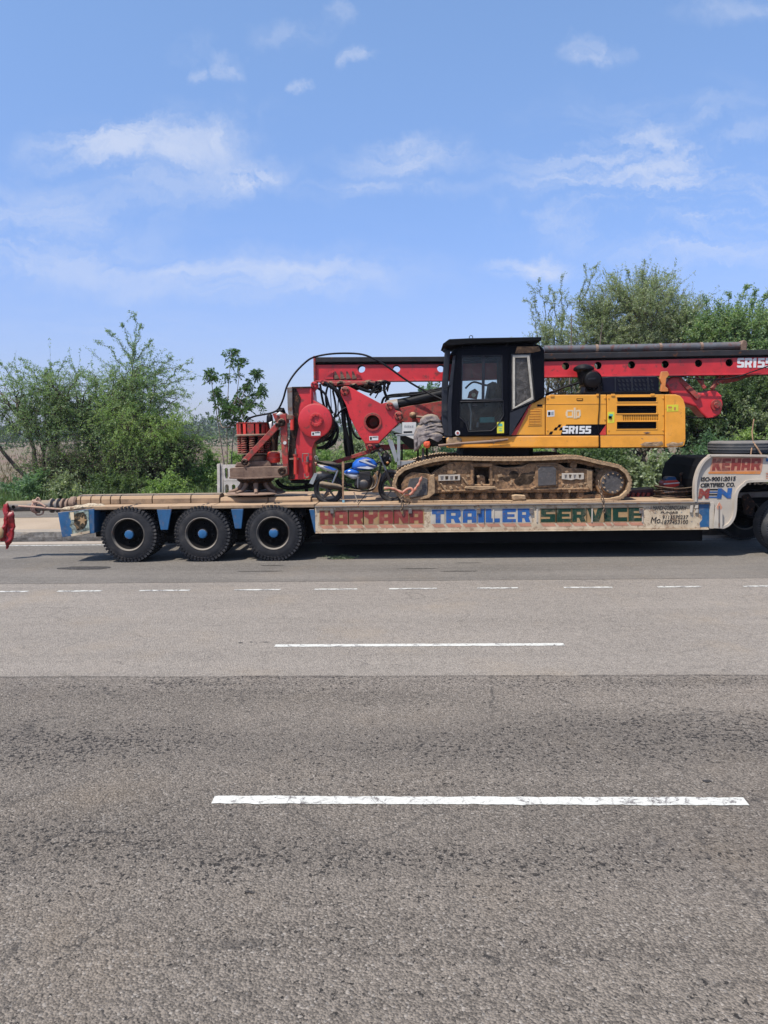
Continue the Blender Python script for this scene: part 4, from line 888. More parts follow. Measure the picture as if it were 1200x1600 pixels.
# ------------------------------------------------------------------ load on the tail: drill pipe, ropes, red cloth
kl = empty('drill_pipe', (X(80), Tn + .62, zd), 'grey steel drill pipe with ringed collar sticking out over the trailer tail', 'drill pipe')
Yk = Tn + .62
p0, p1 = P(12, 791.4, Yk), P(84, 789.6, Yk); rk = .100
def seg(p, q, r, name, m='steel', n=20, sm=40): return MB().tube([p, q], r, n).build(name, M[m], kl, smooth=sm)
seg(p0, p1, rk, 'pipe_end')
MB().tube([p0 + Vector((.16, -rk - .004, .0)), p0 + Vector((.16, -rk + .03, .0))], .032, 12).build('pin_hole', M['dark'], kl)
for px in (82, 91.5, 100, 107.5):
    a, b = P(px - 3, 790, Yk), P(px + 2.2, 790, Yk)
    MB().tube([a, a.lerp(b, .25), a.lerp(b, .75), b], [.105, .135, .135, .105], 20).build('collar_ring', M['steel' if px < 100 else 'rust'], kl, smooth=30)
seg(p1, P(122, 788.6, Yk), .075, 'pipe_neck', 'steel')
MB().tube([P(110, 787, Yk), P(113, 786.5, Yk), P(119, 786, Yk), P(121, 786, Yk)], [.09, .125, .125, .1], 16).build('collar_ring', M['rust'], kl, smooth=40)
pj = [122, 128.5, 144.5, 160, 175, 190, 240, 300, 345, 420, 487]
for a, b in zip(pj[:-1], pj[1:]):
    za = zd + .055
    xa, xb = P(a, 780, Yk).x + .008, P(b, 780, Yk).x - .008
    MB().prism([(0, 0), (1, 0), (1, 1)], 0, 1) if False else None
    # half-round casing sections
    s_ = MB(); prof = [(-.20, zd - .0), (-.20, zd + .09), (-.17, zd + .145), (.17, zd + .145), (.20, zd + .09), (.20, zd)]
    vs = [(xa, Yk + .12 + y, z - (.05 if a > 340 else 0) * (z > zd + .01)) for y, z in prof] + [(xb, Yk + .12 + y, z - (.05 if a > 340 else 0) * (z > zd + .01)) for y, z in prof]
    m_ = len(prof); s_.add(vs, [(i, (i + 1) % m_, m_ + (i + 1) % m_, m_ + i) for i in range(m_)] + [tuple(range(m_)), tuple(range(m_, 2 * m_))])
    s_.build('pipe_casing', M['tan_deck'], kl, bevel=.008)
    if a < 345: MB().box(xa, xb, Yk - .0, Yk + .24, zd + .1455, zd + .165).build('casing_rib', M['steel'], kl)
rp = MB()
rp.tube(hosepts([(29, 790.5), (45, 791.5), (70, 793.5), (105, 796.5)], Yk - .12), .020, 7)
rp.tube(hosepts([(50, 783.5), (57, 784), (64, 787), (71, 791.5)], Yk - .13), .017, 7)
for k in range(3):
    q = P(54 + k * 2.5, 791, Yk); rp.tube([q + Vector((.02 * math.sin(t * 3), math.cos(t) * .115, math.sin(t) * .12)) for t in [2 * math.pi * i / 16 for i in range(16)]], .014, 6, closed=True)
rp.tube(hosepts([(56, 786), (57, 780), (60, 777.5), (63, 782)], Yk - .05), .014, 6)
rp.tube(hosepts([(54, 799), (58, 804.5), (66, 803), (68, 798)], Yk - .03), .015, 6)
rp.build('tie_rope', M['pink_rope'], smooth=60, label='faded pink rope wound around the drill pipe behind the trailer tail', cat='rope')
rc = MB()
rc.puff([(5, 788), (12, 786.5), (13, 797), (20, 797.5), (23, 806), (23.5, 830), (21, 842), (12, 858), (9, 858), (9, 846), (11, 832), (9, 812), (8, 800), (4.5, 795)], Yk - .14, .05, 7, nz=.035, ns=15, fold=(.6, 20))
rc.puff([(8, 800), (13, 799), (14, 815), (10, 832), (8, 845), (0, 845), (-3, 838), (3, 828), (6, 815)], Yk - .16, .05, 7, nz=.03, ns=17, seed=5)
rc.build('red_cloth', M['red_cloth'], smooth=70, label='shiny red warning cloth hanging from the end of the drill pipe', cat='cloth')
MB().puff([(-2, 826), (3, 823), (6, 830), (5, 839), (0, 842), (-3, 838)], Yk - .22, .02, 4, nz=.01, ns=20).build('cloth_tassel', M['ochre'], smooth=60, label='small yellow scrap of cloth tied beside the hanging red warning cloth', cat='cloth')

# ================================================================== DRILLING RIG
Yt = Tn + .10                                  # near face of the near crawler track
rig = empty('drilling_rig', (P(800, 780, Yt).x, Yt + 1.45, zd), 'yellow and red crawler drilling rig with black cab, chained on the trailer deck', 'drilling rig')
TRK = [(611, 757), (613.5, 745), (620, 735.5), (630, 728.5), (646, 723), (664, 718), (682, 714), (702, 711.8), (740, 712.5), (780, 713.2), (820, 713), (850, 712.2), (873, 711), (893, 710), (910, 711), (930, 716.5), (950, 720.5), (967, 724), (979, 731), (986, 741), (990, 753), (988.5, 765), (981, 776), (970, 783), (955, 786), (930, 787.3), (880, 788.2), (800, 789.4), (720, 789.6), (655, 789.3), (634, 786), (621, 778), (613, 768)]
tp = [P(a, b, Yt) for a, b in TRK]
tp = [v for v in arcpts([Vector((v.x, 0, v.z)) for v in tp + [tp[0]]], 10)][:-1]
def resample(loop, n):
    pts = loop + [loop[0]]; d = [0]
    for a, b in zip(pts[:-1], pts[1:]): d.append(d[-1] + (b - a).length)
    out = []; j = 0
    for i in range(n):
        s = d[-1] * i / n
        while d[j + 1] < s: j += 1
        out.append(pts[j].lerp(pts[j + 1], (s - d[j]) / max(1e-9, d[j + 1] - d[j])))
    return out, d[-1]
NS = 52
cen = sum(tp, Vector()) / len(tp)
ins = []                                       # shoe centre line, inset from the outer contour
for i, v in enumerate(tp):
    d = (tp[(i + 1) % len(tp)] - tp[i - 1]).normalized(); nn = Vector((d.z, 0, -d.x))
    if (cen - v).dot(nn) < 0 and abs(v.z - cen.z) > .2: nn = -nn
    elif (cen - v).dot(nn) < 0: nn = -nn
    ins.append((v, nn))
ctr = [v + nn * .045 for v, nn in ins]
loop, plen = resample(ctr, NS); pitch = plen / NS
TW = .60
# one shoe: plate and three grousers (z is outwards)
sh = MB(); sh.obox((0, TW / 2, -.008), (pitch * .485, 0, 0), (0, TW / 2, 0), (0, 0, .026))
for k in (-1, 0, 1): sh.obox((k * pitch * .33, TW / 2, .022), (.014, 0, 0), (0, TW / 2 * .99, 0), (0, 0, .010))
shoe_src = None
def make_track(dy, name):
    global shoe_src
    fr = empty(name, (OFF[rig].x, Yt + dy, zd), parent=rig)
    for i in range(NS):
        a, b = loop[i], loop[(i + 1) % NS]; p = (a + b) / 2; d = (b - a).normalized()
        out_ = Vector((d.z, 0, -d.x)); 
        if (p - cen).dot(out_) < 0: out_ = -out_
        ang = math.atan2(out_.x, out_.z)
        if shoe_src is None:
            shoe_src = sh.build('track_shoe', M['mud_light'], fr, origin=(0, 0, 0)); o = shoe_src
            o.modifiers.clear()
        else:
            o = shoe_src.copy(); S.collection.objects.link(o); o.parent = fr
        pos = Vector((p.x, Yt + dy, p.z)); o.location = pos - OFF[fr]; o.rotation_euler = (0, ang + random.uniform(-.02, .02), 0); OFF[o] = pos
    # chain links
    ch = MB(); lc = [v + nn * .105 for v, nn in ins]; ll, _ = resample(lc, NS)
    for i in range(NS):
        a, b = ll[i], ll[(i + 1) % NS]; d = (b - a) / 2; p = (a + b) / 2; up = d.normalized().cross(Vector((0, 1, 0)))
        for yy in (.20, .38):
            q = Vector((p.x, Yt + dy + yy, p.z)); ch.obox(q, d * .80, (0, .022, 0), up * .045)
            ch.tube([Vector((a.x, Yt + dy + yy - .035, a.z)), Vector((a.x, Yt + dy + yy + .035, a.z))], .040, 8)
    ch.build('track_chain', M['mud'], fr)['kind'] = 'stuff'
    return fr
tA = make_track(0, 'crawler_track')
tB = make_track(2.22, 'crawler_track')
# side frames
FR = [(664, 770), (672, 742), (682, 735), (694, 728), (703, 722), (738, 721), (741, 724), (768, 724), (772, 728), (790, 731), (815, 729), (828, 724), (868, 723), (876, 726), (884, 731), (903, 732), (916, 733), (927, 735), (926.5, 766), (918, 769), (664, 771)]
OPN = [(741, 730), (765, 730), (765, 757), (741, 757)]
def side_frame(dy):
    f = MB().pp(FR, Yt + dy + .10, Yt + dy + .50, [OPN]) if dy == 0 else MB().prism([(P(a, b, Yt + .1).x, P(a, b, Yt + .1).z) for a, b in FR], Yt + dy + .1, Yt + dy + .5)
    return f.build('side_frame', M['mud'], rig, bevel=.012)
sf = side_frame(0); side_frame(2.22)
yf = Yt + .10
def fp(pts, d, name, m, par=sf, back=0.02, bevel=.005, **kw): return MB().pp(pts, yf - d, yf + back).build(name, M[m], par, bevel=bevel, **kw)
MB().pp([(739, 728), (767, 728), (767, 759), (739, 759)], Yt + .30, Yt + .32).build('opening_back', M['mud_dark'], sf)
fp([(735.5, 724.5), (769.5, 724.5), (769.5, 728.5), (735.5, 728.5)], .03, 'opening_rim', 'mud')
fp([(735.5, 729), (739.5, 729), (739.5, 759), (735.5, 759)], .03, 'opening_rim', 'mud')
fp([(765.5, 729), (769.5, 729), (769.5, 759), (765.5, 759)], .03, 'opening_rim', 'mud')
fp([(728, 760), (774, 760), (775, 763), (750, 766), (726, 763)], .05, 'opening_sill', 'mud_light')
MB().pp([(745, 760), (745, 747), (748, 743), (754, 742), (758, 745), (759, 760)], Yt + .16, Yt + .26).build('tension_block', M['mud'], sf, bevel=.02)
fp([(685, 742), (719, 741.5), (719, 750.5), (685, 751.5)], .03, 'maker_plate', 'cream_paint')
for k in range(4):
    x = 688 + k * 7.5; fp([(x, 744), (x + 5, 743.6), (x + 4.4, 748.6), (x + .6, 749.3)], .035, 'plate_mark', 'mud_dark' if k % 2 else 'steel', bevel=0)
fp([(878, 739.6), (912.5, 739.2), (912.5, 748.6), (907, 749.5), (900, 748.5), (893, 750.4), (878, 748.8)], .03, 'maker_plate', 'cream_paint')
for k, x in enumerate((882, 889, 896, 904)): fp([(x, 741.5), (x + 4.2, 741.5), (x + 2.6, 746.5), (x + .8, 746.8)], .035, 'plate_mark', 'mud_dark' if k % 2 else 'steel', bevel=0)
fp([(838, 729), (843, 726), (866, 726), (871, 730), (871, 760), (838, 762), (835, 748)], .03, 'pad_border', 'mud')
fp([(841, 733), (845, 729), (865, 729), (869, 733), (869, 758), (841, 759.5)], .05, 'rubber_pad', 'grey_pad', bevel=.01)
fp([(829, 763), (838, 759), (838, 762), (832, 765)], .04, 'pad_wedge', 'mud')
fp([(699, 724.5), (708, 724.5), (707, 741), (699, 741)], .03, 'vertical_rib', 'mud')
for pts in ([(722, 746), (724.5, 745.5), (733, 757), (730, 758)], [(687, 755.5), (690, 755), (700, 768), (697, 768.5)], [(703, 760), (705, 759.5), (708, 764), (706, 765)], [(712, 761), (714, 760), (717, 763), (715, 764)], [(720, 757.5), (722.5, 757), (724, 760), (722, 761)]):
    fp(pts, .03, 'mud_streak', 'mud_light', bevel=.008)
fp([(800, 774.5), (806, 773), (821, 774), (822, 780.5), (801, 781.5)], .10, 'side_step', 'mud_light', bevel=.02)
fp([(690, 766), (926, 762), (926, 765), (690, 769)], .02, 'lower_ledge', 'mud', bevel=.01)
for px, py, r in [(803, 742, 8), (822, 748, 12), (812, 752, 9), (832, 742, 7), (792, 748, 6)]:
    MB().puff([(a, b) for a, b in circ(px, py, r, 12, ry=r * .8)], yf - .001, .003, 3, nz=.004, ns=25, seed=px).build('oil_smear', M['mud_dark'], sf, smooth=70)
for px, py in [(880, 763), (885, 760), (893, 763), (906, 761), (915, 760), (888, 767)]:
    fp([(px, py), (px + 2, py - 4), (px + 3.2, py - 3), (px + 4, py + 2), (px + 1, py + 3)], .015, 'mud_chip', 'mud_light', bevel=.004)
fp([(917, 734.5), (925, 735.5), (925, 768), (918, 760)], .03, 'end_gusset', 'mud_light')
# clods of mud stuck in the frame
cl = MB()
for i in range(45):
    px = random.uniform(668, 922); py = random.uniform(735, 766)
    q = P(px, py, yf - .01); r = random.uniform(.008, .03)
    cl.obox(q, (r * random.uniform(.6, 1.4), 0, r * .3), (0, r * .5, 0), (-r * .3, 0, r * random.uniform(.5, 1)))
cl.build('mud_clods', M['mud_light'], sf)['kind'] = 'stuff'
# front idler with its cover, rear sprocket, rollers
for dy in (0, 2.22):
    q = P(648, 753, Yt + .1)
    MB().lathe([(0, 0), (.10, 0), (.12, .03), (.29, .03), (.31, .06), (.31, .34), (.29, .36), (0, .36)], (q.x, Yt + dy + .12, q.z), 30, caps=False).build('front_idler', M['mud_dark'], rig, smooth=40)
    q = P(956.5, 754, Yt + .1)
    sp = MB().lathe([(0, .0), (.20, .0), (.205, .02), (.205, .07), (.27, .09), (.28, .12), (.28, .34), (0, .34)], (q.x, Yt + dy + .08, q.z), 34, caps=False).build('drive_sprocket', M['mud'], rig, smooth=40)
    th = MB()
    for k in range(21):
        a = 2 * math.pi * k / 21; ro = Vector((math.cos(a), 0, math.sin(a))); ta = Vector((-math.sin(a), 0, math.cos(a)))
        th.obox(Vector((q.x, Yt + dy + .29, q.z)) + ro * .30, ta * .022, Vector((0, .05, 0)), ro * .03)
    th.build('sprocket_teeth', M['mud'], sp)
    if dy == 0:
        MB().lathe([(0, -.01), (.185, -.01), (.195, .0), (.2, .03)], (q.x, Yt + .08, q.z), 30, caps=False).build('motor_cover', M['grey_pad'], sp, smooth=40)
        for k in range(12):
            a = 2 * math.pi * k / 12; MB().lathe([(0, -.03), (.016, -.03), (.016, .0)], (q.x + math.cos(a) * .165, Yt + .075, q.z + math.sin(a) * .165), 6, caps=False).build('bolt', M['mud_light'], sp)
    for k in range(11):
        q = P(692 + k * 21.6, 776.5 - k * .1, Yt + .1)
        MB().lathe([(0, 0), (.045, 0), (.05, .02), (.075, .03), (.075, .09), (.06, .1), (.06, .24), (.075, .25), (.075, .30), (0, .31)], (q.x, Yt + dy + .14, q.z), 16, caps=False).build('bottom_roller', M['mud'], rig, smooth=40)
        if k < 10 and dy == 0:
            q2 = P(702.5 + k * 21.6, 772, Yt + .1); MB().box(q2.x - .045, q2.x + .045, Yt + .135, Yt + .2, q2.z - .07, q2.z + .05).build('roller_bracket', M['mud_dark'], rig, bevel=.01)
    for px in (770, 897):
        q = P(px, 727, Yt + .1); MB().lathe([(0, 0), (.06, 0), (.065, .03), (.065, .25), (0, .25)], (q.x, Yt + dy + .15, q.z), 14, caps=False).build('carrier_roller', M['mud'], rig, smooth=40)
MB().pp([(634, 783), (628, 771), (627, 757), (633, 745), (643, 738), (655, 739), (672, 741), (679, 745), (679, 771), (672, 777), (640, 782.5)], Yt + .05, Yt + .13).build('idler_cover', M['mud'], rig, bevel=.015)
MB().pp([(640, 778), (636, 764), (640, 748), (660, 745), (668, 748), (668, 773)], Yt + .035, Yt + .05).build('idler_cover_plate', M['grey_pad'], rig, bevel=.01)
MB().pp([(672, 743), (679, 741), (680, 770), (671, 778), (640, 785), (638, 781), (668, 774)], Yt + .03, Yt + .06).build('cover_rim', M['mud_light'], rig, bevel=.01)
# underbody between the tracks
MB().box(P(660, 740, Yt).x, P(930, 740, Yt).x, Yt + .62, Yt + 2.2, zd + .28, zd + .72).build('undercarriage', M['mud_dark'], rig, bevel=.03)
q = P(775, 706, Yt + 1.4)
MB().lathe([(.0, -.1), (.70, -.1), (.70, .12), (.62, .16), (.0, .16)], (q.x, Yt + 1.4, P(775, 712, Yt + .7).z), 48, axis='Z', caps=False).build('slewing_ring', M['black_steel'], rig, smooth=30)

# upper body
Yb = Tn + .38; Ye = Yb + 2.45
MB().pp([(700, 697.5), (700, 684), (798, 682.5), (812, 663), (830, 633.5), (852, 620), (1044, 619), (1044, 696)], Yb + .045, Ye).build('machine_house', M['yellow'], rig, bevel=.01)
MB().pp([(722, 712), (726, 698), (1034, 697), (1034, 700), (828, 701), (826, 712)], Yb + .2, Ye - .2).build('turntable_frame', M['black_steel'], rig, bevel=.02)
def panel(pts, name, m='yellow', holes=(), d=0.0, par=rig, bevel=.012, back=.044): return MB().pp(pts, Yb - d, Yb + back, holes).build(name, M[m], par, bevel=bevel)
panel([(697.5, 684), (716, 681.8), (936, 680.6), (936, 699.3), (697.5, 699.6)], 'lower_skirt', 'yellow_dirty', bevel=.02, d=.01)
panel([(937.2, 680.6), (1038, 680.3), (1038, 698.8), (937.2, 699.3)], 'lower_skirt', 'yellow_dirty', bevel=.02, d=.01)
# dented mud stains on the skirt
fpan = panel([(853, 618.8), (860, 617), (947.6, 616.6), (947.6, 679.8), (853, 680)], 'engine_door')
gh = [[(964, 620.8), (1026, 620.4), (1026, 627.4), (965, 627.6)], [(964, 634), (1026, 633.8), (1026, 645.6), (964, 646)], [(964, 659.3), (1026, 659), (1026, 669.8), (964, 670.2)], [(973, 648.3), (1029, 648), (1029, 657.2), (973, 657.6)]]
gpan = panel([(948.6, 616.6), (1038.4, 616.2), (1038.4, 679.6), (948.6, 679.8)], 'grille_door', holes=gh)
for h in gh:
    MB().pp([(h[0][0] - 1, h[0][1] - 1), (h[1][0] + 1, h[1][1] - 1), (h[2][0] + 1, h[2][1] + 1), (h[3][0] - 1, h[3][1] + 1)], Yb + .030, Yb + .042).build('grille_recess', M['dark'], gpan)
for h in gh[:3]:
    y0, y1 = h[0][1], h[2][1]; k = 2 if y1 - y0 < 8 else 3
    for i in range(k):
        y = y0 + (y1 - y0) * (i + .5) / k
        MB().bar(P(h[0][0], y, Yb + .02), P(h[1][0], y - .3, Yb + .02), .012, .014).build('grille_slat', M['black'], gpan)
    rim = [(h[0][0] - 1.5, h[0][1] - 1.5), (h[1][0] + 1.5, h[1][1] - 1.5), (h[2][0] + 1.5, h[2][1] + 1.5), (h[3][0] - 1.5, h[3][1] + 1.5)]
    MB().pp(rim, Yb - .008, Yb + .002, [h]).build('grille_rim', M['yellow'], gpan, bevel=.003)
lat = MB()
for i in range(21): x = 973 + i * 2.8; lat.bar(P(x, 648, Yb + .012), P(x, 657.6, Yb + .012), .010, .010, up=(1, 0, 0))
for i in range(5): y = 648.6 + i * 2.15; lat.bar(P(973, y, Yb + .016), P(1029, y - .4, Yb + .016), .010, .010)
lat.build('grille_lattice', M['yellow'], gpan)
CW = [(1039.4, 616.2), (1056, 616.2), (1063, 618.5), (1068, 624.5), (1071, 634), (1071.4, 688), (1069.5, 695.5), (1065, 698.2), (1040.5, 699.3), (1039.4, 698)]
MB().pp(CW, Yb - .02, Ye + .02).build('counterweight', M['yellow_dirty'], rig, bevel=.05)
for px, py in [(855.5, 622), (855.5, 672), (945, 622), (945, 655), (951, 622), (951, 672), (1036, 622), (1036, 672), (1036, 648)]:
    q = P(px, py, Yb); MB().lathe([(0, -.012), (.012, -.012), (.014, 0)], q, 8, caps=False).build('bolt', M['yellow_dirty'], fpan if px < 948 else gpan)
for px, py in [(863, 618.5), (935, 617.6), (958, 617.6), (1020, 617.2)]: MB().pp([(px - 3, py - 2.2), (px + 3, py - 2.2), (px + 3, py + 1.2), (px - 3, py + 1.2)], Yb - .016, Yb + .01).build('hinge', M['yellow_dirty'], fpan if px < 948 else gpan, bevel=.004)
MB().pp([(901, 622.5), (911, 622.3), (911, 625.6), (901, 625.8)], Yb - .004, Yb + .002).build('handle_recess', M['black'], fpan); MB().pp([(902, 623.4), (910, 623.2), (910, 624.6), (902, 624.8)], Yb - .012, Yb - .004).build('door_handle', M['yellow_dirty'], fpan)
MB().pp([(951, 650), (956, 650), (956, 654), (951, 654)], Yb - .014, Yb + .002).build('door_latch', M['black'], gpan, bevel=.003)
for o_, s_ in [([(1000, 695), (1008, 690.5), (1020, 691), (1034, 689.5), (1037, 694), (1026, 697.5), (1010, 697.8)], 1), ([(1041, 694), (1050, 690.5), (1060, 692), (1068, 690), (1067, 695), (1055, 697.5), (1043, 697.5)], 2), ([(1005, 676), (1012, 674.5), (1017, 676), (1010, 678)], 3)]:
    MB().puff(o_, Yb - .012 - .010 * (s_ < 3) * (1 if s_ == 1 else 1.2) , .004, 3, nz=.006, ns=18, seed=s_).build('scraped_patch', M['rust' if s_ == 3 else 'mud_light'], gpan, smooth=60)
# raised crease along the top of the doors
MB().pp([(853, 630.5), (947, 630), (947, 631), (853, 631.6)], Yb - .006, Yb + .002).build('door_crease', M['yellow'], fpan, bevel=.002)
cabp = panel([(800, 680), (815, 656), (828, 632.5), (843, 625), (851.6, 620), (851.6, 680)], 'side_cover')
sy = Yb - .003
def stick(pts, m, name='sticker', par=fpan, d=.003): return MB().pp(pts, Yb - d, Yb + .001).build(name, M[m], par)
stick([(799, 680), (806.5, 680), (830.5, 632), (826, 633)], 'red_bright', 'red_stripe', cabp, .005)
for i in range(6): MB().bar(P(827, 641.5 + i * 4, Yb - .006), P(844.5, 641.2 + i * 4, Yb - .006), .016, .022).build('vent_louvre', M['yellow'], cabp)
MB().pp([(825.5, 638.5), (846, 638), (846, 664.5), (825, 665)], Yb - .010, Yb + .002, [[(826.8, 639.7), (844.8, 639.3), (844.8, 663.4), (826.4, 663.8)]]).build('vent_frame', M['yellow'], cabp)
MB().pp([(839.5, 632), (847.5, 632), (847.5, 635), (839.5, 635.4)], Yb - .012, Yb + .001).build('latch_handle', M['black'], cabp, bevel=.004)
MB().pp([(937.4, 664), (948.8, 663.2), (948.8, 680), (948, 680)], Yb, Yb) if False else None
# stripe with the model lettering
bs = stick([(885, 663.3), (947, 662.9), (947, 679.8), (876, 680), (879, 672)], 'black', 'black_stripe')
stick([(947, 663.5), (947, 679.6), (935.5, 679.7)], 'red_bright', 'orange_wedge', d=.006)
for a, b in [(871.5, 665.5), (866, 670), (874.5, 670), (858.5, 676.5)]:
    stick([(a + 1.6, b - 2.3), (a + 6, b - 2.3), (a + 3.5, b + 2.3), (a - 1.2, b + 2.3)], 'black', 'checker_mark')
for ch, a, b in zip('sR155', (878.5, 888.2, 898.0, 904.6, 914.2), (887.6, 897.6, 904.0, 913.6, 923.2)): glyph(ch, a, b, 665.6, 677.6, Yb - .007, 'lettering_white', fpan, .003, .8)
# pale round-cornered emblem
def bandloop(pts, w, m, name, par): 
    b_ = MB(); 
    for a, c in zip(pts[:-1], pts[1:]): b_.bar(P(*a, Yb - .004), P(*c, Yb - .004), .006, w)
    return b_.build(name, M[m], par)
def seglist(l, name):
    b_ = MB()
    for i, (x0, y0, x1, y1) in enumerate(l): b_.pp([(x0, y0), (x1, y0 - .1), (x1, y1), (x0, y1 + .1)], Yb - .004 - i * .0004, Yb + .001)
    return b_.build(name, M['cream'], fpan)
seglist([(885.5, 640.5, 894, 643), (884, 643, 887, 650), (885.5, 650, 894, 652.5), (893.6, 640.5, 895.8, 652.5), (896.6, 637, 899.4, 654), (900.6, 640.5, 907, 643), (904.4, 643, 907.4, 650), (900.6, 650, 906, 652.5), (900.2, 640.5, 902, 653.8)], 'emblem')
stick([(855, 641.3), (866.3, 640.8), (866.3, 650.6), (855, 651.2)], 'white', d=.003); stick([(856.4, 643.6), (860, 643.4), (860, 648.8), (856.4, 649)], 'black', 'sticker_mark', d=.005); stick([(861, 643.4), (865, 643.2), (865, 648.6), (861, 648.8)], 'grey_steel', 'sticker_mark', d=.005)
for pts, mk_ in [([(949.6, 643.8), (960, 643.4), (960, 660.6), (949.6, 661)], [(952, 647, 957.6, 650.6), (952.4, 653, 957, 653.8), (952.4, 655, 957, 655.8), (952.4, 657, 957, 658)]), ([(1042, 632.6), (1060, 632), (1060, 642.6), (1042, 643.2)], [(1044, 635, 1050, 638), (1053, 636, 1056, 641), (1044, 640, 1050, 641)])]:
    stick(pts, 'yellow_sticker', 'warning_sticker', gpan, d=.024 if pts[0][0] > 1000 else .003)
    for a, b, c, d in mk_: stick([(a, b), (c, b), (c, d), (a, d)], 'green_plastic' if mk_[0][0] < 1000 and (c - a) > 5 else 'orange_paint', 'sticker_mark', gpan, d=.026 if pts[0][0] > 1000 else .005)
# things on the engine deck
Yh = Yb + .55
pd = MB().pp([(941, 615), (941, 590), (951, 588.5), (1026, 587.5), (1030, 592), (1030, 614.5)], Yh, Yh + .75).build('muffler_guard', M['black_pad'], rig, bevel=.03)
for i in range(9):
    for j in range(3):
        a, b = 965 + i * 6.4 + j * 1.2, 592.5 + j * 6.6
        MB().pp([(a, b), (a + 2.6, b), (a + 4.6, b + 4.4), (a + 2.0, b + 4.4)], Yh - .010, Yh + .001).build('guard_slot', M['grey_post'], pd)
for px in (961, 987, 1012): MB().pp([(px, 588.5), (px + 1.6, 588.5), (px + 1.6, 612), (px, 612)], Yh - .014, Yh + .001).build('guard_band', M['grey_post'], pd)
MB().pp([(1034, 580.5), (1043.5, 580), (1046, 586), (1041.5, 591), (1040, 604), (1044, 607), (1045, 616), (1031, 616), (1034, 600), (1031, 592)], Yb + .35, Yb + .42).build('lifting_bracket', M['orange_paint'], rig, bevel=.01)
q = P(926.5, 593.5, Yh - .1)
af = MB().lathe([(0, -.02), (.12, -.02), (.150, .0), (.160, .05), (.160, .32), (.15, .36), (.15, .5), (0, .5)], (q.x, Yh - .1, q.z), 28, caps=False).lathe([(.168, .03), (.175, .04), (.175, .07), (.168, .08)], (q.x, Yh - .1, q.z), 28, caps=False).build('air_filter', M['black_matt'], rig, smooth=40)
MB().tube([P(925, 592, Yh + .1), P(912, 594, Yh + .1), P(911, 580, Yh + .1)], .115, 14).build('intake_pipe', M['black_matt'], af, smooth=50)
q = P(912, 577, Yh + .1)
MB().lathe([(.10, -.06), (.18, -.02), (.19, .0), (.175, .035), (.12, .07), (.05, .09), (0, .095)], q, 28, axis='Z', caps=False).build('rain_cap', M['black_matt'], af, smooth=60)
MB().pp([(919, 590.6), (930.5, 590), (930.5, 592.6), (919, 593)], Yh - .126, Yh - .118).build('filter_label', M['grey_post'], af)
MB().tube(hosepts([(905, 598), (885, 604), (862, 613), (852, 617)], Yh), .02, 8).build('hose', M['black_matt'], rig, smooth=60)
MB().box(P(905, 610, Yh).x, P(1040, 610, Yh).x, Yh - .2, Yh + 1.2, P(950, 617.5, Yh).z - .05, P(950, 613, Yh).z).build('engine_bay_top', M['black_steel'], rig, bevel=.01)
MB().pp([(915, 603), (940, 603), (944, 616), (913, 616)], Yh, Yh + .4).build('filter_bracket', M['dark_rust'], rig, bevel=.01)
for px in (873, 893): MB().bar(P(px, 617, Yh), P(px, 600, Yh), .02, .02, up=(1, 0, 0)).build('guard_post', M['black_matt'], rig)
MB().tube(hosepts([(935.5, 600), (936.5, 616), (936, 640), (934.5, 662), (936.5, 680), (937.2, 699)], Yb - .022, 5), .008, 6).build('hanging_cable', M['black_matt'], rig, smooth=60)

# cab
Yc = Tn + .33; Yc2 = Yc + .92
cab = empty('cab', (P(770, 680, Yc).x, Yc + .5, zd + .9), parent=rig)
WU = [(722, 555.5), (785, 554.5), (785.5, 624.8), (720.5, 625.5)]
WLo = [(718.5, 630), (786, 628.6), (786, 648.5), (777, 662), (767, 671), (733, 672.3), (729, 660), (719, 650.5)]
WR = [(799, 553), (829.5, 552.5), (836, 626.5), (799, 641.5)]
SIDE = [(703, 681), (700, 640), (704, 600), (713, 552), (717, 545), (724, 542), (840, 540.5), (848, 543), (850.5, 548), (851, 619.5), (828, 632), (812, 660), (797, 681.3)]
MB().pp(SIDE, Yc, Yc + .05, [WU, WLo, WR]).build('cab_side', M['black'], cab, bevel=.012)
SIDE2 = [(P(a, b, Yc).x, P(a, b, Yc).z) for a, b in SIDE]
MB().prism(SIDE2, Yc2 - .05, Yc2, [[(P(a, b, Yc).x, P(a, b, Yc).z) for a, b in WU]]).build('cab_side', M['black'], cab)
dr = MB().pp([(713.5, 551), (718, 546), (788, 544.8), (794, 548), (795, 677), (788, 680.5), (716, 681), (714, 660), (716.6, 600)], Yc - .022, Yc - .002, [WU, WLo]).build('cab_door', M['black'], cab, bevel=.008)
def outline(pts, wpx, Y, d, name, m, par):
    return MB().pp([tuple(p) for p in pts], Y, Y + d, [inset(pts, wpx)]).build(name, M[m], par, bevel=.003)
def inset(pts, w):
    c = (sum(p[0] for p in pts) / len(pts), sum(p[1] for p in pts) / len(pts)); o = []
    for a, b in pts:
        dx, dy = a - c[0], b - c[1]; o.append((a - math.copysign(min(w, abs(dx)), dx), b - math.copysign(min(w, abs(dy)), dy)))
    return o
outline(WU, 1.6, Yc - .030, .012, 'window_seal', 'grey_post', dr)
outline(inset(WR, -2.2), 3.6, Yc - .018, .022, 'window_sealant', 'seal', cab)
MB().pp([(753.5, 555), (758, 555), (757, 625), (752.5, 625)], Yc - .012, Yc + .01).build('window_divider', M['grey_post'], dr)
MB().pp(WU, Yc + .012, Yc + .017).build('window_pane', M['glass'], dr)
MB().pp(WLo, Yc + .012, Yc + .017).build('window_pane', M['glass'], dr)
MB().pp(WR, Yc + .012, Yc + .017).build('rear_side_pane', M['glass_dusty'], cab)
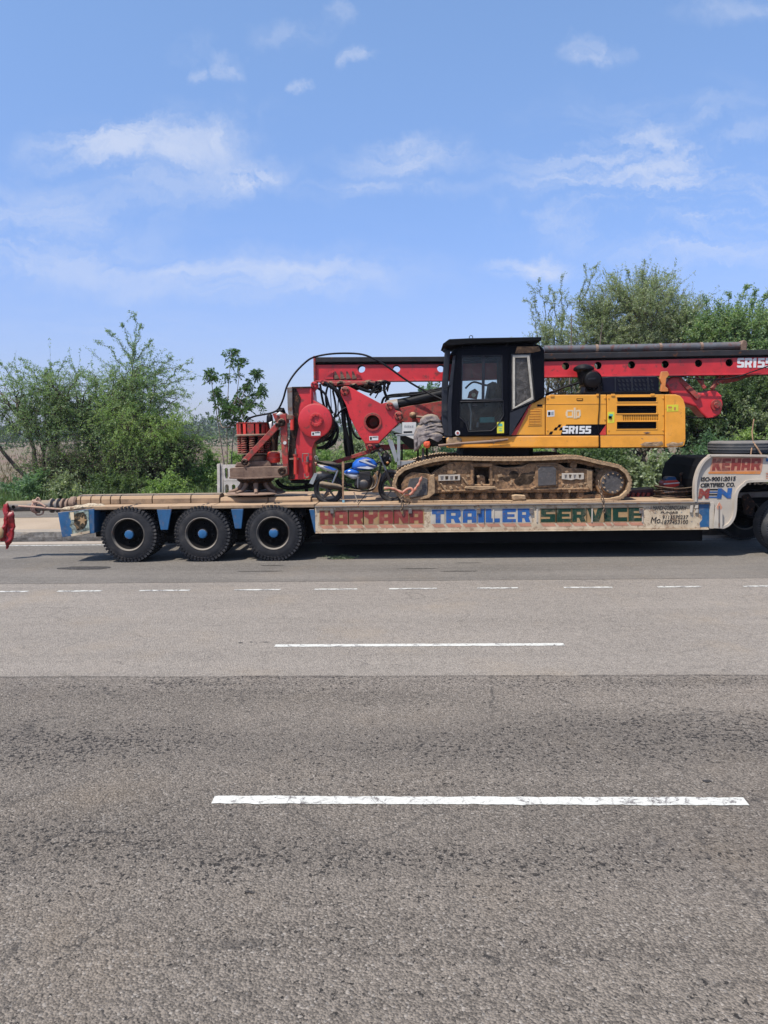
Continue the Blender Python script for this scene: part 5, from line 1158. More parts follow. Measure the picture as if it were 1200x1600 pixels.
MB().tube([P(a, b, Yc - .03) for a, b in [(719, 627.6), (786.5, 626.4), (787, 649), (778, 663.5), (768, 673), (732, 674.3), (727.5, 661), (718, 651.5)]], .008, 6).build('door_bead', M['grey_post'], dr, smooth=60)
MB().pp([(738, 633), (745, 632.6), (744, 634.8), (739, 635)], Yc - .045, Yc - .02).build('door_handle', M['grey_post'], dr, bevel=.004)
MB().pp([(719, 659), (724, 658.8), (724, 668), (719, 668)], Yc - .030, Yc - .02).build('door_lock', M['black_matt'], dr, bevel=.004)
MB().pp([(776.6, 659.5), (787.5, 659), (787.5, 676.6), (776.6, 677)], Yc - .025, Yc - .021).build('warning_sticker', M['yellow_sticker'], dr)
for a, b, c, d in [(779, 662, 785, 666), (779.5, 669, 784.5, 670), (779.5, 672, 784.5, 673.5)]: MB().pp([(a, b), (c, b), (c, d), (a, d)], Yc - .027, Yc - .024).build('sticker_mark', M['green_plastic'], dr)
q = P(715, 676.6, Yc - .03)
MB().lathe([(0, 0), (.042, 0), (.045, .012)], (q.x, Yc - .04, q.z), 18, caps=False).build('round_sticker', M['white'], cab); MB().lathe([(0, 0), (.022, 0), (.024, .01)], (q.x, Yc - .047, q.z), 12, caps=False).build('sticker_mark', M['red_dark'], cab)
# windscreen corner, roof, back, floor
MB().pp([(692.5, 682), (690, 650), (690.5, 600), (695, 549), (700, 546), (704, 549), (700.5, 600), (700, 650), (703, 682)], Yc + .05, Yc + .14).build('front_post', M['grey_post'], cab, bevel=.02)
MB().pp([(700.5, 682), (699, 640), (703, 592), (708, 556), (712, 556), (708, 600), (705.5, 640), (707, 682)], Yc - .02, Yc + .03).build('front_rail', M['grey_post'], cab, bevel=.012)
MB().pp([(691.5, 682), (689.5, 640), (692, 590), (696, 548), (699, 548), (695, 600), (694, 650), (695.5, 682)], Yc2 - .1, Yc2).build('front_post', M['black'], cab, bevel=.012)
MB().pp([(691.6, 650), (692.2, 600), (696, 552), (697, 552), (693.2, 600), (692.8, 650)], Yc + .15, Yc2 - .12).build('windscreen', M['glass'], cab)
MB().pp([(690.5, 682), (690, 650), (694, 650), (695, 682)], Yc + .15, Yc2 - .12).build('front_panel', M['black'], cab)
MB().pp([(704, 551), (712, 544), (722, 539), (838, 537.8), (846, 540), (847, 545), (704, 556)], Yc + .06, Yc2).build('cab_roof', M['black'], cab, bevel=.03)
MB().pp([(844, 545), (850, 546), (850, 640), (844, 640)], Yc + .06, Yc2 - .06).build('cab_back', M['black'], cab)
MB().pp([(697, 675), (812, 674), (812, 682), (697, 683)], Yc + .06, Yc2 - .06).build('cab_floor', M['black_steel'], cab)
MB().pp([(808, 541.5), (842, 541), (845, 548), (833, 551), (805, 552)], Yc - .012, Yc + .02).build('mud_patch', M['mud'], cab, bevel=.01)
MB().pp([(797, 645), (826, 633.5), (808, 662), (799, 680), (796, 680)], Yc - .010, Yc - .001).build('dusty_corner', M['grey_post'], cab)
vs_ = MB().pp([(692, 537), (702, 529.8), (735, 528.3), (846, 526.4), (846, 532), (790, 535), (735, 537), (700, 540)], Yc - .12, Yc2 + .1).build('roof_visor', M['black_steel'], cab, bevel=.02)
for a in (722, 741, 790, 833): MB().bar(P(a, 542, Yc + .05), P(a + 5, 534, Yc + .05), .04, .02).build('visor_support', M['grey_post'], cab)
q = P(736, 527, Yc); MB().tube([q + Vector((math.cos(t) * .03, 0, math.sin(t) * .03)) for t in [2 * math.pi * i / 12 for i in range(12)]], .007, 6, closed=True).build('lifting_ring', M['black_matt'], cab)
MB().puff([(691, 549), (695, 543), (702, 544), (703, 551), (696, 553)], Yc + .1, .05, 4).build('work_lamp', M['black_matt'], cab, smooth=50)
MB().bar(P(692, 607, Yc + .03), P(703, 601, Yc - .03), .02, .012).build('mirror_bracket', M['grey_post'], cab)
MB().bar(P(690, 645, Yc + .03), P(699, 641, Yc - .03), .02, .012).build('mirror_bracket', M['grey_post'], cab)
# inside the cab
ci = Yc + .45
MB().puff([(757, 625), (762, 600), (770, 596), (779, 600), (781, 640), (772, 655), (742, 656), (740, 645), (757, 643)], ci, .22, 5).build('operator_seat', M['seat'], cab, smooth=50)
MB().pp([(749, 641), (772, 640), (774, 660), (750, 661)], ci - .1, ci + .2).build('console', M['green_plastic'], cab, bevel=.02)
MB().tube([P(735, 672, ci), P(736, 645, ci), P(733, 630, ci)], .02, 8).build('control_lever', M['chrome'], cab, smooth=50)
MB().tube([P(746, 668, ci - .1), P(747, 660, ci - .1)], .025, 8).build('pedal', M['chrome'], cab)
q = P(740, 617, ci); MB().lathe([(0, 0), (.035, 0), (.05, .02), (.05, .05)], (q.x, ci, q.z), 16, caps=False).build('dial', M['cream'], cab)
MB().puff([(730, 622), (733, 612), (742, 607), (748, 612), (745, 624)], ci + .06, .06, 4).build('instrument_panel', M['red_dark'], cab, smooth=50)
MB().tube(hosepts([(727, 607), (740, 597), (760, 602), (775, 598)], ci + .2), .02, 6).build('hand_rail', M['black_matt'], cab, smooth=60)
MB().pp([(804, 640), (804, 606), (814, 602), (830, 603), (834, 620), (820, 632)], ci, ci + .3).build('seat_back_cover', M['black_pad'], cab, bevel=.05)
# sticks and clods on the skirt front
MB().pp([(697, 689), (700, 684), (716, 682.8), (722, 686), (721, 698), (700, 699)], Yb - .05, Yb).build('mud_lump', M['mud_light'], rig, bevel=.03)
MB().tube([P(685, 696.5, Yb - .08), P(718, 693, Yb - .08), P(768, 690, Yb - .07), P(794, 686.5, Yb - .06)], [.025, .022, .030, .018], 8).build('rusty_bar', M['rust'], rig, smooth=50)
MB().tube([P(768, 686, Yb - .07), P(772, 693, Yb - .07)], .02, 8).build('bar_clamp', M['rust'], rig)

# ------------------------------------------------------------------ mast
Ym = Tn + 1.30                                 # near web of the mast
mast = empty('mast', (P(800, 580, Ym).x, Ym + .3, 3.2), parent=rig)
holes = [(564.6, 576.2), (619.4, 576), (689, 575.6), (884, 572), (934.5, 571), (987, 570), (1039.5, 569.2), (1091.6, 567.6), (1139.6, 566.8), (1240, 565.5)]
web = [(491.5, 567), (850, 563), (1290, 556.5), (1290, 583.5), (850, 589), (694, 594.6), (560, 595.5), (491.5, 596)]
hl = [circ(a, b, 6.0, 18) for a, b in holes if a < 1250]
MB().pp(web, Ym, Ym + .03, hl).build('mast_web', M['red'], mast)
w2d = [(P(a, b, Ym).x, P(a, b, Ym).z) for a, b in web]; h2d = [[(P(a, b, Ym).x, P(a, b, Ym).z) for a, b in h] for h in hl]
MB().prism(w2d, Ym + .32, Ym + .35, h2d).build('mast_web', M['black_steel'], mast)  # far web coloured black to paint in the shade inside the mast
MB().pp([(491.5, 565.4), (850, 561), (1290, 554.5), (1290, 556.5), (850, 563.2), (491.5, 567.4)], Ym - .03, Ym + .62).build('mast_top_shadow_plate', M['black_steel'], mast) if False else None
MB().pp([(490, 558), (694, 557), (850, 552), (1290, 544.5), (1290, 553), (850, 561.4), (694, 565), (490, 566)], Ym - .05, Ym + .40).build('guide_rail', M['rail_steel'], mast, bevel=.01)
MB().pp([(491.5, 566.2), (694, 565.2), (850, 561.6), (1290, 553.2), (1290, 556.3), (850, 565), (694, 569), (491.5, 570)], Ym - .012, Ym - .002).build('rail_shadow_gap', M['black_steel'], mast)
MB().pp([(491.5, 594.4), (560, 594), (694, 593.2), (850, 587.6), (1290, 581.8), (1290, 584), (850, 589.8), (694, 595.4), (560, 596), (491.5, 596.6)], Ym - .06, Ym - .002).build('lower_flange', M['red'], mast, bevel=.004)
MB().pp([(489.5, 556), (492.5, 556), (492.8, 597), (490, 597)], Ym - .06, Ym + .40).build('end_plate', M['red_dark'], mast)
# pipe lying on the rail
MB().tube([P(850, 546, Ym + .2), P(930, 545.2, Ym + .2), P(1060, 542.5, Ym + .2), P(1165, 540.3, Ym + .2)], .075, 14).build('hydraulic_pipe', M['pipe_steel'], mast, smooth=40)
for px in (932, 1031, 1095): MB().tube([P(px - 2, 545.5 - (px - 930) * .02, Ym + .2), P(px + 2, 545.4 - (px - 930) * .02, Ym + .2)], .088, 14).build('pipe_clamp', M['rust'], mast)
MB().pp([(1159, 548), (1158, 538), (1162, 531), (1167, 533), (1167, 548)], Ym + .1, Ym + .3).build('pipe_stop', M['rust'], mast, bevel=.01)
for ch, a, b in zip('sR155', (1151.5, 1163.4, 1175.4, 1183.6, 1195.4), (1162.6, 1174.8, 1183.0, 1194.6, 1206.4)): glyph(ch, a, b, 559.4, 574.4, Ym - .006, 'lettering_white', mast, .012, .8)
# gusset ribs under the rail head
MB().pp([(508, 590), (521, 580.5), (521, 592.5), (508, 593)], Ym - .05, Ym).build('gusset_side', M['red'], mast, bevel=.004)
for k in range(4):
    x = 522.5 + k * 9.2
    MB().pp([(x, 580), (x + 1.6, 580), (x + 7.6, 591.5), (x, 592.5)], Ym - .07, Ym - .004).build('gusset', M['rust'], mast, bevel=.004)
MB().pp([(557, 580), (559.5, 579), (566, 592.5), (557, 593)], Ym - .05, Ym - .003).build('gusset_side', M['red'], mast, bevel=.004)
MB().pp([(496, 596.5), (600, 595.5), (590, 599.5), (560, 602.5), (520, 603), (503, 600.5)], Ym - .12, Ym + .45).build('turning_plate', M['red_dark'], mast, bevel=.02)
# right-hand support arm below the mast
MB().pp([(1048, 589), (1062, 588), (1075, 601), (1089, 613), (1098, 613.5), (1110, 609), (1120, 610), (1128, 618), (1130, 632), (1127, 646), (1118, 652), (1104, 653.5), (1096, 646), (1088, 636), (1068, 630), (1048, 614), (1040, 600)], Ym + .05, Ym + .45).build('support_arm', M['red'], mast, bevel=.03)
q = P(1119, 633, Ym + .04)
MB().lathe([(0, -.05), (.05, -.05), (.055, -.02), (.10, -.02), (.10, .02)], (q.x, Ym + .04, q.z), 20, caps=False).build('pivot_boss', M['red_dark'], mast, smooth=40)
for a, b, c, d, w in [(1088, 588, 1102, 607, .06), (1097, 589, 1099, 604, .04), (1124, 588, 1112, 608, .07), (1058, 589, 1092, 622, .09), (1136, 587, 1120, 600, .05)]:
    MB().bar(P(a, b, Ym + .1), P(c, d, Ym + .02), w, w).build('brace', M['red_dark'], mast, bevel=.008)
MB().pp([(1120, 588), (1180, 586), (1150, 596), (1130, 600)], Ym + .25, Ym + .3).build('web_plate', M['red_dark'], mast)
MB().tube(hosepts([(1046, 588), (1062, 588.4), (1090, 592), (1118, 593.2), (1148, 589.5), (1178, 580), (1206, 570)], Ym - .08), .012, 6).build('slack_cable', M['black_matt'], mast, smooth=60)
MB().tube(hosepts([(1072, 651), (1095, 653), (1130, 653)], Ym + .1), .012, 6).build('slack_cable', M['black_matt'], mast, smooth=60)

# ------------------------------------------------------------------ boom, triangle plate, cylinders
Yr = Tn + .95
bm_ = MB().pp([(612, 640), (640, 634), (695, 626), (700, 640), (700, 660), (622, 661), (610, 652)], Yr + .12, Yr + .62).build('boom', M['red_dark'], rig, bevel=.02)
tri = [(533, 617), (532, 609), (537, 603.5), (544, 603.5), (552, 607.5), (596, 631), (602, 629), (610, 629), (615, 634), (618, 641), (626, 643), (630, 650), (627, 658), (622, 662), (594, 690), (592, 692), (582, 703.5), (573, 703.5), (569, 691), (561, 680), (546, 651), (541, 634)]
th_ = circ(582.3, 659.4, 11.4, 28)
tp_ = MB().pp(tri, Yr, Yr + .05, [th_]).build('linkage_plate', M['red'], rig, bevel=.008)
MB().prism([(P(a, b, Yr).x, P(a, b, Yr).z) for a, b in tri], Yr + .50, Yr + .55, [[(P(a, b, Yr).x, P(a, b, Yr).z) for a, b in th_]]).build('linkage_plate', M['red'], rig)
q = P(582.3, 659.4, Yr)
MB().lathe([(.128, -.02), (.165, -.02), (.17, .0), (.17, .05), (.128, .05), (.128, -.02)], (q.x, Yr, q.z), 32, caps=False).build('bore_ring', M['red_dark'], tp_, smooth=30)
MB().lathe([(.150, .06), (.150, .45)], (q.x, Yr, q.z), 28, caps=False).lathe([(0, .28), (.07, .28), (.075, .22), (.15, .30)], (q.x, Yr, q.z), 28, caps=False).build('bore_tube', M['red_dark'], tp_, smooth=40)
def pin(px, py, r, Y, m='red_dark', par=tp_):
    q = P(px, py, Y); s = Y / F
    MB().lathe([(0, -.02), (r * s * .35, -.02), (r * s * .4, -.035), (r * s * .85, -.03), (r * s, -.01), (r * s, .03)], (q.x, Y, q.z), 18, caps=False).build('pivot_pin', M[m], par, smooth=35)
    for k in range(3):
        a = 2 * math.pi * k / 3 + .4; MB().lathe([(0, -.05), (.016, -.05), (.016, -.02)], (q.x + math.cos(a) * r * s * .6, Y, q.z + math.sin(a) * r * s * .6), 6, caps=False).build('bolt', M['dark_rust'], par)
pin(539, 611, 7, Yr - .02); pin(608.6, 634.7, 6.5, Yr - .02); pin(623, 650, 7, Yr - .02); pin(578, 699, 5, Yr - .02)
MB().pp([(577, 681.6), (591, 681.2), (591, 687.8), (577, 688.2)], Yr - .004, Yr + .001).build('white_sticker', M['white'], tp_)
MB().pp([(578, 682.8), (581, 682.6), (581, 687), (578, 687.2)], Yr - .006, Yr - .003).build('sticker_mark', M['letter_black'], tp_); MB().pp([(582, 682.6), (590, 682.2), (590, 683.4), (582, 683.8)], Yr - .006, Yr - .003).build('sticker_mark', M['letter_black'], tp_)
MB().pp([(569, 690.6), (594, 689.6), (592.5, 692), (569.6, 692.6)], Yr - .03, Yr + .05).build('foot_flange', M['red_bright'], tp_)
# black cylinder over the boom
cy = MB().tube([P(612, 634, Yr + .25), P(640, 628, Yr + .25), P(700, 613.5, Yr + .25)], .098, 16).build('boom_cylinder', M['black_matt'], rig, smooth=40)
MB().tube([P(606, 634.5, Yr + .12), P(622, 631.5, Yr + .12)], .10, 14).build('cylinder_end', M['grey_steel'], cy, smooth=40)
MB().tube(hosepts([(596, 633), (600, 622), (612, 617.5), (640, 615), (665, 612), (700, 604)], Yr + .3), .022, 8).build('hose', M['black_matt'], cy, smooth=60)
MB().tube(hosepts([(602, 628), (607, 621), (625, 619), (650, 616.5), (696, 608)], Yr + .2), .018, 8).build('hose', M['black_matt'], cy, smooth=60)
MB().pp([(637, 616), (640, 612.5), (652, 612), (649, 618)], Yr + .2, Yr + .3).build('valve_block', M['black_matt'], cy, bevel=.01)
q = P(645, 649, Yr + .05); MB().lathe([(0, -.12), (.04, -.10), (.062, -.05), (.06, .02), (.04, .08)], (q.x, Yr + .02, q.z), 16, caps=False).build('grease_cap', M['mud'], rig, smooth=60)
MB().tube([P(650, 651, Yr), P(668, 652, Yr - .2)], .022, 8).build('short_handle', M['rust'], rig)
MB().bar(P(520, 723.5, Yr + .3), P(580, 704.5, Yr + .2), .09, .075).build('lower_strut', M['red_dark'], rig, bevel=.01)
MB().bar(P(580, 700, Yr + .3), P(655, 697, Yr + .3), .10, .11).build('lower_strut', M['red_dark'], rig, bevel=.01)
MB().bar(P(495, 759, Yr + .3), P(524, 722, Yr + .3), .02, .03).build('wire', M['dark_rust'], rig)
# grey steps and white board in front of the cab
Yg = Tn + .50
gs = empty('access_steps', P(630, 728, Yg), parent=rig)
for a, b, w in [((623, 679.5), (623, 727), 5.5), ((607.5, 686), (620, 722), 5), ((618, 680), (649, 679), 3.6), ((612, 688), (622, 720), 3)]:
    MB().bar(P(*a, Yg), P(*b, Yg), .05, w * Yg / F * .9, up=(1, 0, 0) if abs(a[0] - b[0]) < 14 else (0, 0, 1)).build('step_frame', M['grey_steel'], gs, bevel=.005)
MB().pp([(620, 721), (650, 719.5), (644, 723), (630, 727), (621, 731)], Yg + .0, Yg + .35).build('step_plate', M['grey_steel'], gs, bevel=.006)
MB().bar(P(628, 694, Yg + .1), P(628, 719, Yg + .1), .03, .03, up=(1, 0, 0)).build('step_frame', M['black_matt'], gs)
wb = MB().pp([(628.5, 660), (650, 659.6), (650, 688), (640, 683.5), (628.5, 679)], Yg + .25, Yg + .27).build('white_board', M['white'], rig)
for k in range(5): MB().pp([(632 + k * 3, 665 + (k % 2)), (633.6 + k * 3, 664.4), (633.6 + k * 3, 668), (632 + k * 3, 668)], Yg + .246, Yg + .251).build('board_mark', M['grey_steel'], wb)
MB().pp([(630.5, 674), (644, 673.6), (644, 676), (630.5, 676.4)], Yg + .246, Yg + .251).build('board_mark', M['black_matt'], wb)
MB().pp([(612, 672), (627, 662), (629, 678), (622, 676)], Yg + .3, Yg + .32).build('bracket_plate', M['grey_steel'], rig)
MB().pp([(613, 676), (630, 676), (655, 692), (655, 700), (640, 700)], Yg + .5, Yg + .6).build('front_frame', M['black_steel'], rig)
MB().pp([(660, 684), (700, 684), (700, 697), (664, 698)], Yg + .25, Yg + .9).build('front_frame', M['black_steel'], rig, bevel=.01)
for a in (653, 661, 667): MB().bar(P(a, 700, Yg + .15), P(a, 718, Yg + .15), .04, .035 if a != 661 else .045, up=(1, 0, 0)).build('support_post', M['steel' if a == 661 else 'black_steel'], rig)

# ------------------------------------------------------------------ lower mast section with winch
Yw = Tn + .62
lower = empty('lower_mast', P(470, 748, Yw), parent=rig)
MB().pp([(456, 605), (486, 604.5), (489, 612), (490, 625), (502, 632), (508, 645), (515, 648), (518, 660), (512, 672), (502, 684), (492, 691), (488, 702), (488.5, 746), (484, 748.5), (452, 750), (450, 735), (456, 660)], Yw, Yw + .5).build('mast_foot', M['red'], lower, bevel=.015)
MB().pp([(448.5, 605.5), (456.5, 604.5), (457, 655), (452, 656), (449.5, 640)], Yw - .05, Yw + .5).build('black_channel', M['steel'], lower, bevel=.006)
MB().pp([(456, 606), (462, 606), (470, 622), (466, 640), (467, 664), (462, 690), (460, 749), (450, 749), (451, 700), (455, 655)], Yw - .012, Yw - .002).build('greasy_plate', M['dark_rust'], lower)
MB().pp([(456.5, 604.4), (486, 603.8), (486, 606), (456.5, 606.8)], Yw - .04, Yw + .5).build('top_edge', M['dark_rust'], lower)
q = P(492.5, 657.5, Yw - .06)
wd_ = MB().lathe([(0, 0), (.28, 0), (.305, .01), (.31, .03), (.31, .07), (0, .07)], (q.x, Yw - .10, q.z), 44, caps=False).build('winch_cover', M['red'], lower, smooth=35)
q = P(494, 656, Yw - .1)
MB().lathe([(.065, -.03), (.07, -.035), (.12, -.035), (.125, -.03), (.125, .01)], (q.x, Yw - .10, q.z), 30, caps=False).lathe([(0, -.01), (.066, -.01)], (q.x, Yw - .1, q.z), 24, caps=False).build('winch_hub', M['red'], wd_, smooth=35)
for k in range(11):
    a = 2 * math.pi * k / 11; MB().lathe([(0, -.055), (.014, -.055), (.014, -.03)], (q.x + math.cos(a) * .098, Yw - .1, q.z + math.sin(a) * .098), 6, caps=False).build('bolt', M['red_bright'], wd_)
MB().pp([(508, 636), (513, 640), (520, 655), (521, 668), (515, 678), (505, 688), (494, 695), (493, 691), (505, 682), (513, 670), (516, 660), (512, 648)], Yw - .02, Yw + .3).build('winch_rope_guard', M['dark_rust'], lower, bevel=.01)
MB().pp([(486.6, 674.6), (500.6, 674.2), (500.6, 680.4), (486.6, 680.8)], Yw - .104, Yw - .099).build('white_sticker', M['white'], wd_)
MB().pp([(488, 676), (490.5, 676), (490.5, 679.4), (488, 679.6)], Yw - .106, Yw - .103).build('sticker_mark', M['letter_black'], wd_)
MB().pp([(492, 675.6), (499.6, 675.4), (499.6, 676.6), (492, 676.8)], Yw - .106, Yw - .103).build('sticker_mark', M['letter_black'], wd_)
pin(491, 601.5, 5.5, Yw + .2, 'red', lower)
MB().pp([(486, 600), (490, 596), (497, 600), (497, 606), (492.5, 610), (491, 626), (485, 627), (486, 610)], Yw + .2, Yw + .3).build('hinge_link', M['red'], lower, bevel=.01)
MB().pp([(484, 606), (486.6, 606), (486.4, 634), (484, 634)], Yw - .03, Yw).build('edge_rib', M['red'], lower)
for a, b, c in [(462, 710, 741), (480, 722, 738), (456.5, 650, 672)]:
    cc_ = MB().tube([P(a, b, Yw - .08), P(a, c, Yw - .08)], .036, 10).build('small_cylinder', M['red_bright'], lower, smooth=40)
    MB().tube([P(a, b - 9, Yw - .08), P(a, b, Yw - .08)], .016, 8).build('cylinder_rod', M['steel'], cc_)
    MB().tube([P(a - .3, b - .5, Yw - .08), P(a - .3, b + 2, Yw - .08)], .045, 10).build('cylinder_collar', M['red_dark'], cc_)
MB().tube([P(a, b, Yw - .06) for a, b in [(473, 722), (473, 709), (482, 708.6), (482, 722)]], .012, 6).build('wire_loop', M['steel'], lower)
MB().tube([P(a, b, Yw - .08) for a, b in [(476, 740), (477, 745), (480, 746.5), (483, 744)]], .014, 6).build('hook', M['steel'], lower)
MB().pp([(452, 716), (466, 715.4), (466, 718), (452, 718.5)], Yw - .1, Yw).build('bracket', M['rust'], lower)
MB().pp([(448, 648), (458, 648), (458, 655), (448, 655)], Yw - .12, Yw).build('bracket', M['rust'], lower, bevel=.01)
MB().tube(hosepts([(432, 750), (438, 758), (450, 762.5), (470, 762), (495, 757)], Yw + .25), .04, 10).build('curved_bar', M['black_steel'], lower, smooth=60)
MB().bar(P(478, 752, Yw + .25), P(479, 768, Yw + .25), .05, .06, up=(1, 0, 0)).build('bar_foot', M['black_steel'], lower)
MB().bar(P(456, 752, Yw + .2), P(500, 753, Yw + .2), .3, .05).build('bottom_plate', M['black_steel'], lower)

# ------------------------------------------------------------------ rotary head at the far left
Yq = Tn + .85
head = empty('rotary_head', (P(400, 772, Yq).x, Yq + .4, zd), parent=rig)
MB().pp([(358.5, 731.5), (380, 730), (449, 728.6), (449, 741), (440, 745), (380, 747.4), (358.8, 746)], Yq - .35, Yq + .65).build('head_base', M['rust'], head, bevel=.02)
MB().pp([(358, 745), (381, 746.4), (441, 743.8), (441, 746.4), (381, 749), (358, 748)], Yq - .38, Yq + .65).build('base_flange', M['rust'], head, bevel=.005)
MB().pp([(366, 730), (369, 723), (400, 720.6), (420, 720), (424, 729)], Yq - .2, Yq + .5).build('cover_plate', M['rust'], head, bevel=.02)
cz = lambda py: P(400, py, Yq).z
hc = (P(399, 760, Yq).x, Yq + .05)
MB().lathe([(0, cz(747)), (.36, cz(747)), (.33, cz(751)), (.27, cz(754)), (.20, cz(756)), (.18, cz(765)), (0, cz(765))], (hc[0], hc[1], 0), 36, axis='Z', caps=False).build('head_neck', M['dark_rust'], head, smooth=30)
dk_ = MB().lathe([(0, cz(767.5)), (.46, cz(768)), (.545, cz(769.4)), (.55, cz(770.6)), (.50, cz(771.4)), (0, cz(771.4))], (hc[0], hc[1], 0), 44, axis='Z', caps=False).build('drive_flange', M['rust'], head, smooth=30)
MB().lathe([(.40, cz(771)), (.30, cz(777)), (0, cz(777))], (hc[0], hc[1], 0), 30, axis='Z', caps=False).build('flange_hub', M['dark_rust'], dk_, smooth=30)
for k in range(8):
    a = 2 * math.pi * k / 8 + .2; ro = Vector((math.cos(a), math.sin(a), 0)); b_ = MB()
    pts = [Vector((hc[0], hc[1], cz(754))) + ro * .24, Vector((hc[0], hc[1], cz(760))) + ro * .28, Vector((hc[0], hc[1], cz(765.5))) + ro * .37, Vector((hc[0], hc[1], cz(768))) + ro * .50]
    b_.tube(arcpts(pts, 4), [.05 - .0018 * i for i in range(13)], 8); b_.build('claw', M['rust'], head, smooth=50)
# cage drum
MB().lathe([(0, cz(662)), (.31, cz(662)), (.32, cz(661)), (.32, cz(660)), (0, cz(659.5))], (hc[0] - .0, hc[1], 0), 36, axis='Z', caps=False).build('drum_top', M['red_dark'], head, smooth=30)
MB().lathe([(0, cz(678)), (.325, cz(678)), (.345, cz(679)), (.345, cz(681)), (0, cz(681.5))], (hc[0], hc[1], 0), 36, axis='Z', caps=False).build('drum_bottom', M['rust'], head, smooth=30)
MB().lathe([(.24, cz(678)), (.24, cz(661.5))], (hc[0], hc[1], 0), 24, axis='Z', caps=False).build('drum_core', M['dark_rust'], head, smooth=30)
for k in range(16):
    a = 2 * math.pi * k / 16; q = Vector((hc[0] + math.cos(a) * .30, hc[1] + math.sin(a) * .30, 0))
    ta = Vector((-math.sin(a), math.cos(a), 0))
    MB().obox(q + Vector((0, 0, (cz(662) + cz(678)) / 2)), ta * (.030 if k % 3 else .06), Vector((math.cos(a), math.sin(a), 0)) * .012, (0, 0, (cz(662) - cz(678)) / 2)).build('drum_rib', M['red_bright' if k % 2 else 'red_dark'], head)
for k in range(10):
    a = 2 * math.pi * k / 10 + .35; q = Vector((hc[0] + math.cos(a) * .265, hc[1] + math.sin(a) * .265, 0))
    z0, z1 = cz(708), cz(681); n = 8 * 12
    MB().tube([q + Vector((math.cos(2 * math.pi * i / 12) * .046, math.sin(2 * math.pi * i / 12) * .046, z0 + (z1 - z0) * i / n)) for i in range(n + 1)], .0135, 5).build('spring', M['red_dark'], head, smooth=60)
    MB().tube([q + Vector((0, 0, z0)), q + Vector((0, 0, z1))], .030, 8).build('spring_rod', M['dark_rust'], head)
MB().lathe([(0, cz(709.5)), (.33, cz(709.5)), (.33, cz(707.8)), (0, cz(707.8))], (hc[0], hc[1], 0), 36, axis='Z', caps=False).build('spring_plate', M['rust'], head)
MB().lathe([(.17, cz(728)), (.2, cz(715)), (.2, cz(682)), (.17, cz(681))], (hc[0], hc[1], 0), 24, axis='Z', caps=False).build('inner_tube', M['dark'], head, smooth=40)
MB().lathe([(.10, cz(722)), (.22, cz(720)), (.25, cz(712)), (.12, cz(709))], (hc[0], hc[1], 0), 24, axis='Z', caps=False).build('spring_seat', M['rust'], head, smooth=40)
for dy in (-.28, .6):
    MB().bar(P(382, 721, Yq + dy), P(441, 657, Yq + dy), .05, .105).build('diagonal_arm', M['red_dark'], head, bevel=.01)
MB().pp([(437, 648), (447, 646), (448, 660), (451, 742), (445, 743), (441, 720), (438, 672)], Yq - .32, Yq - .24).build('upright_arm', M['red_dark'], head, bevel=.01)
MB().pp([(425, 646), (441, 644), (446, 650), (446, 660), (438, 664), (430, 658)], Yq - .2, Yq + .3).build('arm_head', M['red_dark'], head, bevel=.02)
for px, py, r in [(440, 660, 6), (434, 664, 4), (382, 722, 5.5), (440.5, 735.5, 6.5)]: pin(px, py, r, Yq - .34, 'dark_rust', head)
q = P(445, 692, Yq - .33); MB().lathe([(0, -.01), (.030, -.01), (.032, .01)], (q.x, Yq - .33, q.z), 16, caps=False).build('round_sticker', M['white'], head)
mo = (P(428, 715, Yq).x, Yq - .05)
MB().lathe([(0, cz(724)), (.115, cz(723)), (.125, cz(720)), (.125, cz(718.5)), (.132, cz(718)), (.132, cz(715.5)), (.125, cz(715)), (.125, cz(708.5)), (.10, cz(706)), (.0, cz(705))], (*mo, 0), 28, axis='Z', caps=False).build('drive_motor', M['red_bright'], head, smooth=35)
MB().tube([P(428, 704, Yq), P(429, 684, Yq), P(432, 670, Yq)], .07, 12).build('motor_neck', M['dark_rust'], head, smooth=50)
MB().puff([(417, 650), (421, 645), (426, 648), (427, 662), (424, 672), (419, 668), (416, 658)], Yq - .15, .06, 4, nz=.02).build('hose_joint', M['black_matt'], head, smooth=60)
MB().puff([(420, 660), (425, 658), (426, 668), (423, 674)], Yq - .22, .03, 3).build('valve_cap', M['white'], head, smooth=60)
MB().puff([(430, 642), (436, 636), (444, 638), (447, 645), (438, 648)], Yq - .1, .08, 4, nz=.03, ns=12).build('hose_joint', M['black_matt'], head, smooth=60)
MB().puff([(431, 648), (437, 643), (442, 646), (438, 651)], Yq - .22, .03, 3).build('valve_cap', M['white'], head, smooth=60)
hs = MB()
hs.tube(hosepts([(384, 660), (389, 654, Yq - .1), (398, 650.5, Yq - .15), (410, 648, Yq - .15), (423, 645.5, Yq - .15), (433, 641, Yq - .15), (438, 634, Yq - .15), (443, 622, Yq - .2), (449, 602, Yq - .2), (461.7, 582, Yq - .1), (479, 564.7, Yq), (491, 558, Ym - .2), (511.5, 553.6, Ym - .2), (535, 552, Ym - .2), (561, 553, Ym - .25), (578.7, 558, Ym - .3), (602.5, 571, Ym - .35), (635, 594, Ym - .4), (662, 610, Ym - .4), (690, 624, Yc + .4)], Yq, 6), .018, 8)
hs.build('arched_hose', M['black_matt'], rig, smooth=60)
